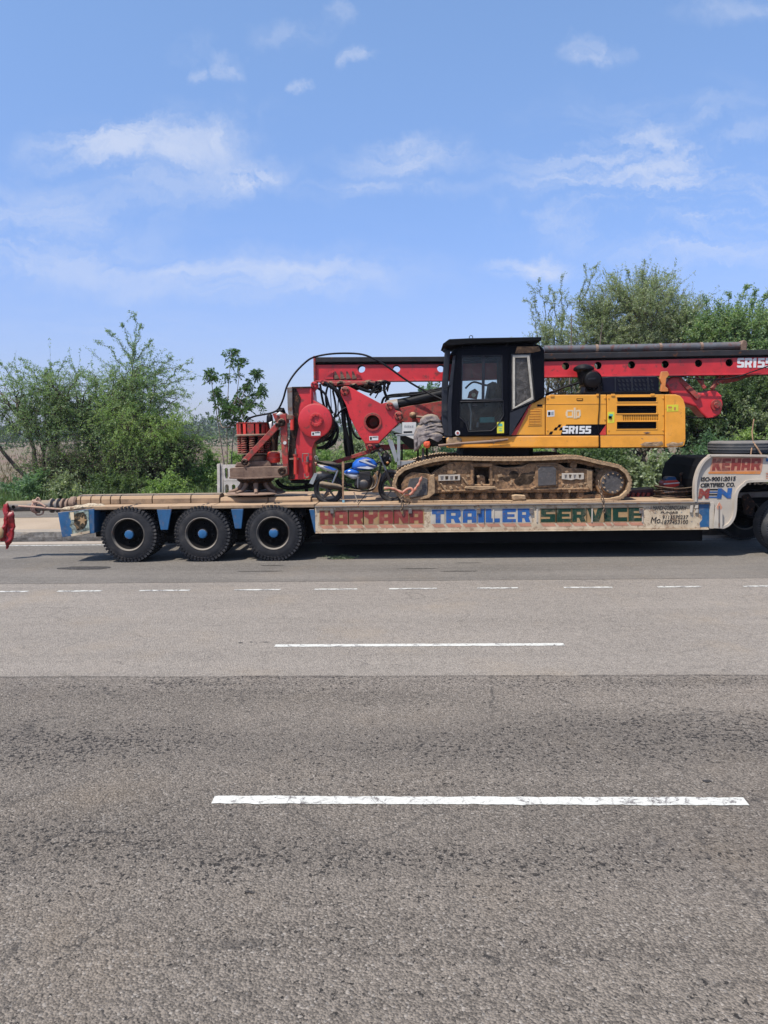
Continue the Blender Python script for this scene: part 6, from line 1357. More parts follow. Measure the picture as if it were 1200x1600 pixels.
# tangle of hoses behind the linkage
hz = MB()
random.seed(21)
for l, y, r in [([(513, 600), (509, 618), (511, 640), (513, 660)], .2, .02), ([(500, 600), (504, 625), (509, 640), (520, 655), (528, 670), (524, 690), (508, 702)], .15, .022),
                ([(506, 598), (520, 606), (534, 622), (537, 660), (544, 690), (546, 712)], .35, .04), ([(520, 600), (536, 640), (540, 700), (544, 716)], .42, .035), ([(530, 604), (543, 650), (549, 690), (553, 718)], .45, .03),
                ([(545, 640), (549, 668), (557, 683), (565, 686)], .3, .022), ([(524, 652), (535, 640), (545, 636)], .3, .018), ([(520, 610), (525, 640), (521, 660), (527, 676), (520, 690), (503, 702)], .2, .02),
                ([(575, 598), (590, 602), (600, 596), (610, 600)], .3, .03), ([(560, 606), (580, 612), (592, 604), (586, 598)], .32, .03), ([(588, 596), (585, 606), (578, 618)], .2, .02), ([(602, 596), (600, 607), (603, 618), (607, 625)], .3, .026),
                ([(592, 596), (604, 606), (597, 610)], .2, .012), ([(580, 615), (592, 610), (586, 622)], .15, .012), ([(496, 606), (508, 616), (514, 634), (520, 646)], .1, .022), ([(498, 690), (516, 684), (524, 672)], .1, .03),
                ([(516, 606), (518, 650), (517, 690)], .5, .008), ([(530, 612), (528, 640), (532, 660)], .4, .01), ([(495, 700), (506, 698), (517, 687), (523, 668), (519, 655)], .08, .03)]:
    hz.tube(hosepts([(a, b, Yw + .2 + y) for a, b in l], Yw, 5), r, 7)
hz.build('hose_bundle', M['black_matt'], rig, smooth=60)
gr_ = MB()
for px, py, w, h in [(515, 600, 14, 5), (540, 600, 20, 5), (575, 602, 12, 8), (588, 607, 10, 9), (593, 598, 8, 5), (553, 604, 14, 6), (606, 604, 3, 8)]:
    gr_.puff(circ(px, py, w, 10, ry=h), Ym + .0, .14, 4, nz=.06, ns=9, seed=px)
gr_.build('greasy_swivel_gear', M['dark_rust'], rig, smooth=50)

# ================================================================== THINGS ON THE DECK
# motorcycle
Yk2 = Tn + .50
bk0 = P(560, 786, Yk2)
bike = empty('motorcycle', bk0, 'blue and silver motorcycle standing on the deck before the crawler track', 'motorcycle')
def bp(name, m, b, par=bike, **kw): return b.build(name, M[m], par, **kw)
def bwheel(px, py, r, Y):
    q = P(px, py, Y); w = empty('wheel', q, parent=bike)
    ty = MB(); n = 40
    ty.tube([q + Vector((math.cos(2 * math.pi * i / n) * (r - .036), 0, math.sin(2 * math.pi * i / n) * (r - .036))) for i in range(n)], .038, 9, closed=True).build('tyre', M['rubber'], w, smooth=50)
    MB().tube([q + Vector((math.cos(2 * math.pi * i / n) * (r - .085), 0, math.sin(2 * math.pi * i / n) * (r - .085))) for i in range(n)], .015, 7, closed=True).build('rim', M['engine'], w, smooth=50)
    for k in range(5):
        a = 2 * math.pi * k / 5 + .3; d = Vector((math.cos(a), 0, math.sin(a)))
        MB().bar(q + d * .03, q + d * (r - .09), .03, .035, up=(0, 1, 0)).build('spoke', M['engine'], w)
    MB().lathe([(0, -.06), (.05, -.06), (.055, -.04), (.055, .06), (0, .06)], q, 16, caps=False).build('hub', M['engine'], w, smooth=40)
    return w
rw = bwheel(513.5, 764.5, .272, Yk2); fw = bwheel(614, 762.5, .272, Yk2 + .10)
# make the wheels stand on the deck
Y1 = Yk2 - .12
bp('fuel_tank', 'bike_blue', MB().puff([(549, 731), (550.5, 724), (557, 717.5), (566, 714.5), (575, 714.5), (584, 718.5), (590, 725), (589, 729.5), (581, 733.8), (566, 735), (555, 735)], Yk2, .13, 7), smooth=60)
bp('tank_stripe', 'silver', MB().pp([(560, 719.5), (572, 716.5), (580, 719), (570, 719.6), (578, 723.5), (588, 728.5), (578, 726), (568, 722.5)], Yk2 - .135, Yk2 - .10))
bp('tank_flash', 'silver', MB().pp([(557, 731), (570, 727.5), (584, 731.5), (576, 733)], Yk2 - .125, Yk2 - .09))
bp('seat', 'seat', MB().puff([(493.5, 719.5), (503, 720.2), (517.5, 720.8), (528, 724), (533, 729), (541, 728), (548, 722), (551.5, 722), (549, 730), (541, 734.5), (532, 735.5), (524, 729.5), (508, 726), (496, 724)], Yk2, .12, 6), smooth=60)
bp('tail_cowl', 'silver', MB().puff([(495, 725), (505, 725.3), (516, 727.6), (525, 731), (528.6, 735.5), (524, 738), (514, 736.8), (504, 733), (497, 729)], Yk2 - .04, .08, 5), smooth=60)
bp('tail_stripe', 'bike_blue', MB().pp([(505, 728), (516, 729), (526, 734), (520, 735), (510, 731)], Yk2 - .125, Yk2 - .10))
bp('side_cover', 'silver', MB().puff([(536.5, 740), (540, 737), (550, 738), (562, 742), (560, 747), (552, 749), (543, 745)], Yk2 - .05, .06, 5), smooth=60)
bp('side_cover_blue', 'bike_blue', MB().puff([(536, 736), (546, 732), (556, 734), (564, 738), (560, 741.5), (548, 741), (538, 741)], Yk2 - .05, .075, 5), smooth=60)
bp('tail_lamp', 'letter_red', MB().puff([(491.5, 722), (495, 722), (497, 728), (493, 728)], Yk2, .05, 3), smooth=50)
bp('grab_rail', 'grey_steel', MB().tube(hosepts([(494, 718), (492, 714), (494.5, 712.5), (497, 719)], Yk2), .010, 6), smooth=60)
bp('rear_mudguard', 'engine', MB().puff([(494, 738), (505, 735), (520, 741), (519, 745), (508, 742), (498, 748), (491, 755), (488, 757), (484, 756), (490, 750)], Yk2, .04, 4), smooth=60)
bp('number_plate', 'grey_steel', MB().pp([(483, 755), (491, 739), (496, 740), (489, 757)], Yk2 - .08, Yk2 - .06))
bp('engine_block', 'engine', MB().puff([(556, 747), (562, 740), (576, 740), (583, 745), (582, 757), (577, 764), (560, 765), (553, 759)], Yk2, .13, 5, nz=.01, ns=20), smooth=40)
for k in range(6): bp('cooling_fin', 'engine', MB().pp([(561, 738 + k * 2.2), (578, 737 + k * 2.2), (578, 738 + k * 2.2), (561, 739 + k * 2.2)], Yk2 - .14, Yk2 + .12))
q = P(568, 757, Yk2 - .13); bp('crankcase_cover', 'engine', MB().lathe([(0, -.03), (.06, -.03), (.085, -.01), (.09, .03)], q, 20, caps=False), smooth=40)
bp('frame_tube', 'black_matt', MB().tube(hosepts([(518, 740), (535, 752), (552, 762), (575, 767), (586, 760), (592, 740), (596, 722)], Yk2), .018, 7).tube([P(535, 737, Yk2), P(560, 731, Yk2), P(594, 722, Yk2)], .02, 7), smooth=60)
for y in (-.09, .09): bp('swing_arm', 'black_matt', MB().bar(P(513, 764.5, Yk2 + y), P(550, 757, Yk2 + y), .025, .04))
for y in (-.11, .11): bp('shock_absorber', 'chrome', MB().tube([P(528, 735, Yk2 + y), P(519, 757, Yk2 + y)], .020, 8))
bp('muffler', 'muffler', MB().tube([P(499.5, 756, Y1), P(503, 756.5, Y1), P(530, 761.5, Y1), P(536, 763, Y1)], [.035, .055, .055, .025], 14), smooth=50)
bp('exhaust_pipe', 'muffler', MB().tube(hosepts([(535, 763), (550, 765.5), (566, 767), (579, 764), (584, 752), (580, 744)], Y1 + .02), .019, 8), smooth=60)
for y in (-.075, .075):
    bp('fork_leg', 'chrome', MB().tube([P(591, 707, Yk2 + y + .05), P(603, 735, Yk2 + y + .05)], .017, 8)); bp('fork_slider', 'engine', MB().tube([P(602, 733, Yk2 + y + .06), P(614, 762.5, Yk2 + y + .1)], .026, 8))
bp('front_mudguard', 'engine', MB().tube(hosepts([(596, 752), (600, 743), (608, 737), (618, 738), (625, 744)], Yk2 + .1), .045, 8), smooth=60)
bp('headlamp_cowl', 'black_matt', MB().puff([(594, 716), (598, 708), (606, 707), (611, 713), (611, 722), (606, 729), (598, 726)], Yk2 + .05, .11, 5), smooth=60)
bp('headlamp', 'chrome', MB().puff([(605, 709), (611, 712), (612, 720), (607, 724)], Yk2 + .05, .08, 4), smooth=60)
bp('handlebar', 'black_matt', MB().tube([P(581, 707, Yk2 - .33), P(588, 703.5, Yk2 - .22), P(594, 705, Yk2 - .06), P(594, 705, Yk2 + .12), P(588, 704, Yk2 + .3), P(582, 707, Yk2 + .4)], .014, 8), smooth=60)
bp('hand_grip', 'black_matt', MB().tube([P(580, 708, Yk2 - .34), P(587, 704, Yk2 - .22)], .022, 8)); bp('mirror', 'black_matt', MB().puff([(585, 695), (592, 693), (595, 698), (588, 700)], Yk2 - .2, .02, 3), smooth=50)
bp('mirror_stem', 'black_matt', MB().tube([P(590, 699, Yk2 - .2), P(591, 704, Yk2 - .18)], .006, 5)); bp('instrument', 'chrome', MB().puff([(589, 704), (595, 700), (599, 704), (596, 710)], Yk2, .06, 4), smooth=50)
bp('front_indicator', 'orange_paint', MB().puff([(603, 722), (606, 720.5), (608, 723), (605, 725)], Yk2 - .12, .02, 3), smooth=50)
bp('side_stand', 'steel', MB().tube([P(553, 769, Yk2 - .1), P(559, 785, Yk2 - .22)], .012, 6)); bp('foot_peg', 'black_matt', MB().tube([P(546, 766, Yk2 - .1), P(546, 766, Yk2 - .26)], .018, 7))
bp('crash_guard', 'steel', MB().tube(hosepts([(585, 738), (590, 747), (586, 760), (577, 765)], Yk2 - .2), .012, 6), smooth=60)
bp('kick_lever', 'chrome', MB().tube([P(559, 741, Yk2 - .17), P(559, 762, Yk2 - .17)], .011, 6))
for k in range(3): bp('brake_cable', 'black_matt', MB().tube(hosepts([(588, 706), (597 + k, 700 + 2 * k), (603 + 2 * k, 710), (600 + k, 722)], Yk2 - .12), .006, 5), smooth=60)
# straps, crate, rags
MB().pp([(534, 722), (536.5, 720), (538, 724), (537, 760), (538, 789), (535, 789), (534.6, 762)], Yk2 - .19, Yk2 - .17).build('tie_down_strap', M['wood'], smooth=20, label='dusty strap hanging down over the motorcycle to the deck edge', cat='strap')
MB().pp([(534.6, 781), (538.2, 781), (538.6, 788.6), (534.9, 788.6)], Yk2 - .2, Yk2 - .192).build('cloth_knot', mat('pale_blue_rag', (.22, .42, .50), .8), label='pale blue rag knotted at the lower end of the strap on the motorcycle', cat='rag')
MB().pp([(580, 765), (583, 744), (589, 736), (595, 742), (596, 760), (598, 769), (582, 770)], Yk2 + .35, Yk2 + .75).build('wooden_block', M['wood'], bevel=.015, label='tan wooden block wedged behind the engine of the motorcycle', cat='block')
bl = MB()
for i, (o_, dy) in enumerate([([(646.5, 678), (650, 668), (656, 662), (664, 664), (690, 660), (692, 677), (690, 686), (683, 690), (674, 684), (664, 686), (656, 700), (648.7, 706), (646.8, 692)], 0),
        ([(655, 664), (657, 655), (662, 650), (668, 647), (675, 646.5), (683, 650), (689, 657), (688, 662), (674, 659), (662, 662)], -.06), ([(654, 669), (660, 662), (673, 658.5), (688, 660.5), (691.5, 666), (680, 665.5), (667, 667), (656, 673)], -.09),
        ([(653, 677), (662, 670), (677, 666.5), (691.5, 668), (692.5, 676), (684, 674), (671, 675), (660, 680)], -.11), ([(652, 686), (660, 679), (673, 675.5), (687, 676.5), (692.5, 680), (690, 687), (684, 691), (683, 685), (676, 681), (666, 684.5), (657, 694), (652, 698)], -.13),
        ([(646.5, 680), (652, 672), (655, 678), (653, 692), (651, 704), (647.5, 706)], -.08)]):
    bl.puff(o_, Yg - .02 + dy, (.17, .09, .055, .05, .05, .05)[i], 8, nz=.026, ns=9, fold=(.4, 55), seed=i)
bl.build('blanket', M['blanket'], smooth=70, label='grey folded blanket draped over the front of the rig beside the cab', cat='blanket')
MB().puff([(662, 692), (665, 689.5), (671, 689.5), (672.5, 694), (670, 699.5), (665.5, 700.5), (662, 697)], Yg - .22, .05, 5, nz=.02, ns=16).build('orange_rag', M['orange_cloth'], smooth=60, label='small bright orange rag tucked under the grey blanket', cat='rag')
# orange strap and chain on the crawler track
Yo = Yt - .03
MB().tube(hosepts([(600, 763), (610, 762.5), (618, 764.5), (627, 769), (634, 772.5), (641, 772), (647, 767), (650, 762), (654, 757), (657, 750), (659.5, 744.5)], Yo, 5), [.022 + .006 * math.sin(i) for i in range(51)], 7).tube(hosepts([(630, 769), (636, 764.5), (642, 763), (645, 768), (640, 773)], Yo - .03), .024, 7).build('orange_strap', M['orange_strap'], smooth=60, label='faded orange strap looped around the front end of the crawler track', cat='strap')
def chain(pts, Y, r, name, label, par=None, link=.07):
    c = hosepts(pts, Y, 12); b_ = MB(); acc = 0; k = 0; last = c[0]
    for p in c[1:]:
        if (p - last).length >= link * .72:
            d = (p - last).normalized(); s = d.cross(Vector((0, 1, 0))) if k % 2 else Vector((0, 1, 0)); m_ = (p + last) / 2
            b_.tube([m_ + d * (math.cos(t) * link * .5) + s * (math.sin(t) * link * .28) for t in [2 * math.pi * i / 8 for i in range(8)]], r, 5, closed=True); last = p; k += 1
    return b_.build(name, M['chain'], par, smooth=60, label=label, cat='chain')
chain([(632, 772), (627, 780), (629, 788), (628, 796), (627, 802)], Tn - .04, .009, 'lashing_chain', 'rusty chain hanging under the orange strap at the front of the crawler track')
chain([(935, 751), (938, 764), (941, 779), (943.5, 792), (944, 802)], Tn - .04, .009, 'lashing_chain', 'rusty chain tied from the rear sprocket down to the green lettering')
# coil of hose, jerry can, brackets at the neck
qc = P(1058, 778, Tn + .55); b_ = MB()
for k in range(9):
    rr = .36 - .012 * (k % 4) ; z = zd + .025 + .021 * k; n = 40; off = Vector((random.uniform(-.03, .03), random.uniform(-.03, .03), 0))
    b_.tube([Vector((qc.x, Tn + .62, z)) + off + Vector((math.cos(2 * math.pi * i / n) * rr, math.sin(2 * math.pi * i / n) * rr * .8, .018 * math.sin(2 * math.pi * i / n * 2 + k))) for i in range(n)], .017, 6, closed=True)
b_.build('hose_coil', M['dark_rust'], smooth=60, label='dark coil of wire rope lying on the deck against the trailer neck', cat='rope coil')
jc = empty('jerry_can', P(1049, 768, Tn + .9), 'red and white striped can standing behind the coil of wire rope', 'can')
MB().pp([(1036, 768), (1037, 754), (1040, 751), (1058, 750), (1062, 753), (1062, 765), (1058, 769)], Tn + .85, Tn + 1.15).build('can_body', M['red_bright'], jc, bevel=.03)
MB().pp([(1037, 755.5), (1062, 753.4), (1062, 755.2), (1037, 757.2)], Tn + .842, Tn + .86).build('can_band', M['white'], jc); MB().pp([(1038, 765), (1060, 763), (1058, 767.5), (1038, 769)], Tn + .842, Tn + .86).build('can_band', M['white'], jc)
MB().pp([(1040, 748), (1044, 744.5), (1056, 745), (1058, 750), (1040, 751)], Tn + .9, Tn + 1.1).build('can_cap', M['blue_paint'], jc, bevel=.02)
fr_ = MB().tube([P(a, b, Tn + .9) for a, b in [(1063, 740), (1075, 739.5), (1074, 757), (1066, 757), (1063, 740)]], .022, 6).build('small_frame', M['dark_rust'], label='small rusty steel frame leaning behind the coil of wire rope', cat='frame')
rbx = empty('red_toolbox', P(992, 785, Tn + .9), 'dark red tool box on the deck behind the rear of the crawler track', 'tool box')
MB().pp([(972, 786), (973, 768), (990, 765), (1022, 763), (1024, 784)], Tn + .9, Tn + 1.3).build('box_body', mat('maroon_paint', (.07, .012, .014), .6, dust=.15), rbx, bevel=.02)
for k in range(5): MB().tube([P(978 + k * 8, 783, Tn + .85), P(982 + k * 8, 770, Tn + .85)], .03, 7).build('box_rib', M['red_dark'], rbx)
MB().puff([(1024, 783), (1028, 778), (1034, 780), (1035, 785), (1025, 786)], Tn + .2, .06, 4, nz=.03, ns=14).build('stone', M['mud_light'], smooth=30, label='pale clod of earth on the deck edge left of the wire rope coil', cat='clod')
# dry weed on the road
wp_ = G(534, 873); C = []; A = []
V_, F_ = leaves(np.array([[wp_.x + rng.normal() * .11, wp_.y + rng.normal() * .05, .012 + abs(rng.normal()) * .02] for _ in range(700)]), rng.normal(size=(700, 3)) * np.array([1, 1, .3]), rng.uniform(.010, .028, 700), rng.uniform(.004, .010, 700))
np_mesh('weed_clump', V_, F_, LEAF['grey'], label='small clump of dry weed on the road in front of the trailer', cat='weed')

# ================================================================== BACKGROUND PLANTS
mq, mk2, mg, mb2 = LEAF['mesquite'], LEAF['dark'], LEAF['grey'], LEAF['bright']
GL, GR = 'feathery thorn trees along the service road at the left', 'trees behind the rig at the right'
fine = dict(leaf=(.036, .010), twig=.85, nleaf=44, droop=.28, dens=.50, spread=.6, updir=.2)
tree('thorn_tree', 'low spreading feathery green thorn tree cut by the left edge of the picture', 70, 'tree', 23.2, .3,
     [LB(25, 612, 23.2, 85, 30, w=1.1), LB(-45, 625, 23.5, 70, 40, w=.7), LB(95, 606, 23.0, 60, 28, w=.9), LB(70, 640, 22.8, 60, 20, w=.5)], GL,
     lm=mq, nbr=20, ntwig=21, sprigs=[(W3(60, 600, 23.1), W3(28, 562, 23.1), 130, .22), (W3(50, 600, 23), W3(12, 570, 23), 110, .2), (W3(90, 590, 23), W3(110, 563, 23), 100, .25), (W3(70, 590, 23), W3(92, 566, 23), 100, .25), (W3(20, 600, 23), W3(-2, 568, 23), 100, .2)], **fine)
tree('thorn_tree', 'broad feathery thorn tree with one high wispy shoot behind the trailer wheels', 165, 'tree', 23.6, .3,
     [LB(175, 618, 23.6, 95, 46, w=1.2), LB(205, 578, 23.7, 52, 30, w=.7), LB(120, 612, 23.4, 60, 36, w=.8), LB(235, 620, 23.2, 58, 36, w=.8), LB(165, 665, 23.2, 90, 30, w=.7), LB(235, 668, 22.9, 70, 24, w=.7)], GL,
     lm=mq, nbr=20, ntwig=26, sprigs=[(W3(206, 560, 23.6), W3(211, 488, 23.6), 260, .03), (W3(205, 560, 23.6), W3(166, 516, 23.6), 240, .16), (W3(190, 570, 23.6), W3(148, 534, 23.6), 160, .12), (W3(215, 560, 23.6), W3(236, 528, 23.6), 200, .12), (W3(212, 545, 23.6), W3(222, 505, 23.6), 160, .1), (W3(208, 550, 23.6), W3(192, 506, 23.6), 160, .1),
             (W3(240, 590, 23.6), W3(268, 556, 23.6), 170, .15), (W3(250, 600, 23.5), W3(300, 568, 23.5), 180, .18), (W3(255, 605, 23.5), W3(305, 592, 23.5), 180, .18), (W3(240, 585, 23.5), W3(298, 580, 23.5), 160, .12), (W3(250, 620, 23.4), W3(292, 610, 23.4), 150, .1), (W3(250, 620, 23.4), W3(288, 640, 23.4), 150, .1), (W3(250, 610, 23.4), W3(300, 625, 23.4), 130, .15)], **fine)
tree('thorn_tree', 'bright green feathery thorn bush with low drooping branches left of the concrete railing', 250, 'tree', 22.6, .3,
     [LB(235, 668, 22.6, 70, 24, w=.9), LB(185, 650, 22.4, 50, 22, w=.6), LB(285, 690, 22.8, 50, 16, w=.5)], GL,
     lm=mb2, nbr=16, ntwig=24, stems=3, **fine)
tree('thorny_thicket', 'tangle of dark bare thorny branches with few leaves under the left trees', 185, 'thicket', 22.9, .3,
     [LB(150, 725, 22.9, 90, 32, w=1.2), LB(235, 722, 22.7, 70, 26, w=1.0), LB(80, 725, 22.8, 60, 32, w=.8), LB(285, 715, 23.0, 40, 22, w=.6)], None,
     lm=mk2, nbr=34, ntwig=20, leaf=(.036, .012), twig=.55, nleaf=9, droop=.1, trunk_r=.07, twigr=.006, crown='foliage', wood='stems')
# dark undergrowth shrubs
def shrub(label, px, Y, top, half, lm_, h0=.25, dens=1.0, group='low shrubs along the far side of the service road', nb=14, nt=22, leaf=(.045, .018), cat_='shrub', bottom=790, twig=.38, nleaf=30):
    t = P(px, top, Y); s = Y / F; hz_ = (t.z - h0) / 2
    r = empty('shrub', (t.x, Y, h0), label, cat_, group)
    plant(r, 'foliage', 'stem', [(t.x, Y, h0 + hz_ * 1.02, half * s, half * s * .8, hz_)], (t.x, Y, h0), lm=lm_, nbr=nb, ntwig=nt, nleaf=nleaf, twig=twig, leaf=leaf, trunk_r=.03, droop=.1, updir=.2, twigr=.003, dens=dens)
    return r
shrub('dark green leafy shrub at the far left behind the drill pipe', 30, 21.9, 742, 62, LEAF['bluish'])
shrub('olive dense shrub behind the ringed collar of the drill pipe', 105, 22.3, 745, 60, mg)
shrub('dark shrub with dry twigs behind the first trailer wheel', 185, 22.2, 735, 55, mk2)
shrub('low bright green shrub behind the second trailer wheel', 262, 21.8, 742, 45, mb2, nb=10)
shrub('yellow green shrub just left of the concrete railing', 322, 23.4, 702, 46, mb2)
shrub('dark thorny shrub under the drooping branches', 250, 24.2, 712, 60, mk2)
shrub('brown leafed scrub between the two left thorn trees', 100, 24.8, 715, 60, mk2, leaf=(.035, .012))
shrub('pale green shrub seen between the rotary head and the winch', 452, 23.8, 742, 42, mg)
shrub('bright leafy shrub seen behind the motorcycle seat', 512, 23.2, 690, 46, mb2)
shrub('tall olive shrub seen behind the linkage plate', 562, 24.0, 668, 52, mg)
shrub('bright green shrub seen through the grey access steps', 640, 22.6, 684, 48, mb2)
shrub('leafy green shrub seen under the cab front', 710, 23.0, 680, 50, LEAF['bluish'])
shrub('green shrub seen between the track and the yellow skirt', 830, 22.4, 690, 60, mb2)
shrub('large dark leafy shrub hanging beyond the rear sprocket', 940, 21.6, 692, 72, mk2, nb=24, leaf=(.05, .026), nt=30)
shrub('dark leafy shrub between the counterweight and the trailer neck', 1005, 21.4, 690, 50, LEAF['grey'], nb=20, leaf=(.05, .026), nt=28)
shrub('fresh green shrub behind the dark trailer neck', 1095, 22.0, 672, 62, LEAF['bluish'], nb=20)
shrub('fresh green shrub at the right edge behind the spare tyre', 1200, 21.9, 660, 60, mb2, nb=18)
shrub('broad green scrub seen under the arched hose beyond the deck', 500, 25.2, 672, 70, mg, h0=.4)
shrub('dense olive scrub low between the winch and the linkage plate', 530, 22.0, 724, 55, mk2)
shrub('deep green scrub seen low behind the linkage plate foot', 605, 24.8, 676, 60, LEAF['bluish'], h0=.4)
shrub('dark scrub seen low under the cab front beyond the deck', 680, 24.6, 676, 60, mk2, h0=.4)
shrub('olive scrub seen in the gap under the yellow skirt', 770, 24.4, 680, 70, mg, h0=.4)
shrub('leafy scrub seen beyond the crawler track under the engine doors', 880, 23.4, 676, 60, mb2, h0=.3)
shrub('yellow green scrub far behind the concrete railing', 400, 26.6, 694, 60, mb2, h0=.4)
shrub('dense green scrub just behind the concrete railing', 385, 22.6, 738, 40, mk2)
# sapling with big glossy leaves
sb_ = P(357, 726, 21.6)
sp = empty('sapling', (P(357, 760, 21.6).x, 21.6, .25), 'slender sapling with clusters of glossy leaves beside the concrete railing', 'tree')
b0 = np.array(OFF[sp]); wood = []; lv = []
tips = [((357, 745), (346, 640), (356, 547)), ((357, 745), (362, 660), (374, 566)), ((357, 745), (345, 655), (335, 587)), ((357, 745), (338, 670), (333, 612)), ((357, 745), (372, 650), (398, 585)), ((357, 745), (385, 650), (404, 612)), ((356, 745), (352, 660), (366, 640)), ((357, 745), (370, 640), (384, 600)), ((357, 745), (345, 670), (345, 640)), ((357, 745), (376, 668), (386, 640))]
for a, b, c in tips:
    pa, pb, pc = [np.array(P(*q, 21.6)) for q in (a, b, c)]; pa = b0
    ti_ = tips.index((a, b, c))
    if ti_ > 2: pa = np.array(P(*[(350, 668), (349, 650), (372, 622), (378, 640), (358, 668), (371, 620), (348, 668), (374, 660)][(ti_ - 3) % 8], 21.6))
    t = np.linspace(0, 1, 12)[:, None]; pth = pa * (1 - t) ** 2 + 2 * pb * t * (1 - t) + pc * t * t; pth[:, 1] += np.linspace(0, rng.uniform(-.5, .5), 12)
    wood.append(tubes(pth[None], np.linspace(.022, .007, 12)[None], 6))
    for k in range(9):                         # whorls of leaflets
        i = rng.integers(6, 12) if k > 3 else 11; o = pth[i] + rng.normal(size=3) * (.05 if k < 4 else .10)
        for m_ in range(4):
            d = nrm(rng.normal(size=3) + np.array([0, 0, .15])); L0 = rng.uniform(.14, .26); n = 9
            tt = np.linspace(.1, 1, n)[:, None]; st = o + d * L0 * tt + np.array([0, 0, -.12]) * tt ** 2 * L0 * 3
            wood.append(tubes(np.stack([st[0], st[n // 2], st[-1]])[None], np.full((1, 3), .003), 3))
            sd = nrm(np.cross(d, rng.normal(size=3))); sg = np.where(np.arange(n) % 2, 1, -1)[:, None]
            lv.append(leaves(st + sd * sg * .045, sd * sg + d * .5 + np.array([0, 0, -.5]), np.full(n, .055), np.full(n, .021)))
V_, F_ = cat(wood); np_mesh('trunk', V_, F_, M['bark_pale'], sp); V_, F_ = cat(lv); np_mesh('crown', V_, F_, LEAF['sapling'], sp)
# sprig visible left of the cab
tree('young_tree', 'young leafy tree top seen between the mast and the boom cylinder', 676, 'tree', 22.8, .3, [LB(676, 612, 22.8, 16, 16, w=.7), LB(655, 620, 22.8, 10, 6, w=.3)], None, lm=LEAF['bluish'], nbr=8, ntwig=12, nleaf=26, twig=.3, leaf=(.05, .02), trunk_r=.03)
# right-hand trees
fr2 = dict(leaf=(.036, .011), twig=.72, nleaf=34, droop=.02, updir=.9, bendk=.2, spread=.38)
tree('bushy_tree', 'tall round grey green tree with many upright twigs above the mast', 985, 'tree', 25.5, .3,
     [LB(1000, 490, 25.5, 86, 60, w=1.5), LB(935, 515, 25.3, 46, 46, w=.9), LB(1065, 517, 25.3, 46, 44, w=.9), LB(990, 565, 25.0, 90, 40, w=.9)], GR,
     lm=mg, nbr=30, ntwig=27, wm=M['bark_pale'], sprigs=[(W3(1003, 440, 25.5), W3(1005, 405, 25.5), 120, .05), (W3(1030, 445, 25.5), W3(1052, 426, 25.5), 120, .1), (W3(965, 450, 25.5), W3(955, 428, 25.5), 100, .1), (W3(985, 440, 25.5), W3(978, 422, 25.5), 100, .1)], **fr2)
tree('leafy_tree', 'lower leafy tree with curling dark shoots just right of the cab roof', 880, 'tree', 24.6, .3,
     [LB(878, 530, 24.6, 32, 32, w=.7), LB(850, 550, 24.6, 30, 20, w=.4), LB(910, 545, 24.4, 40, 36, w=.6)], GR,
     lm=mg, nbr=14, ntwig=14, sprigs=[(W3(850, 520, 24.6), W3(822, 440, 24.6), 200, .16), (W3(853, 520, 24.6), W3(842, 437, 24.6), 240, .05), (W3(862, 510, 24.6), W3(858, 445, 24.6), 200, .05), (W3(880, 500, 24.6), W3(877, 430, 24.6), 150, .02),
              (W3(905, 480, 24.6), W3(916, 412, 24.6), 260, .05), (W3(908, 470, 24.6), W3(932, 420, 24.6), 200, .14), (W3(870, 500, 24.6), W3(862, 450, 24.6), 160, .1), (W3(840, 530, 24.6), W3(818, 470, 24.6), 160, .14), (W3(860, 520, 24.6), W3(890, 470, 24.6), 160, .1)], **fr2)
tree('leafy_tree', 'dark green leafy tree cut by the right edge above the mast', 1165, 'tree', 24.2, .3,
     [LB(1150, 527, 24.2, 52, 32, w=.9), LB(1105, 540, 24.4, 42, 36, w=.8), LB(1195, 520, 24.2, 42, 34, w=.8), LB(1260, 525, 24.4, 50, 40, w=.7), LB(1160, 570, 24.0, 90, 32, w=.9)], GR,
     lm=LEAF['mesquite'], nbr=22, ntwig=23, sprigs=[(W3(1140, 500, 24.2), W3(1136, 455, 24.2), 160, .1), (W3(1150, 500, 24.2), W3(1168, 448, 24.2), 200, .18), (W3(1175, 495, 24.2), W3(1184, 450, 24.2), 220, .1), (W3(1190, 490, 24.2), W3(1198, 458, 24.2), 160, .1), (W3(1105, 500, 24.2), W3(1104, 462, 24.2), 130, .05), (W3(1130, 500, 24.2), W3(1118, 470, 24.2), 130, .1)], **dict(fr2, leaf=(.045, .015)))
tree('thicket_tree', 'dense thicket of dark branches and leaves behind the counterweight', 1060, 'tree', 23.4, .3,
     [LB(1090, 640, 23.4, 70, 50, w=1), LB(1010, 640, 23.6, 60, 50, w=.8), LB(930, 640, 23.6, 60, 50, w=.8), LB(1160, 640, 23.0, 60, 50, w=1)], GR,
     lm=mk2, nbr=22, ntwig=24, **dict(fr2, leaf=(.05, .018)))
tree('thicket_tree', 'dense leafy thicket at the right edge behind the spare tyre', 1215, 'tree', 23.2, .3,
     [LB(1215, 630, 23.2, 60, 60, w=1), LB(1280, 620, 23.2, 60, 60, w=.7), LB(1180, 680, 22.8, 60, 30, w=.7)], GR, lm=LEAF['grey'], nbr=20, ntwig=22, **dict(fr2, leaf=(.05, .018)))
tree('thicket_tree', 'dry yellowish bush seen under the mast right of the cab', 870, 'tree', 23.8, .3, [LB(872, 615, 23.8, 50, 36, w=.9)], GR, lm=LEAF['dry'], nbr=12, ntwig=16, **dict(fr2, leaf=(.045, .012), nleaf=20))
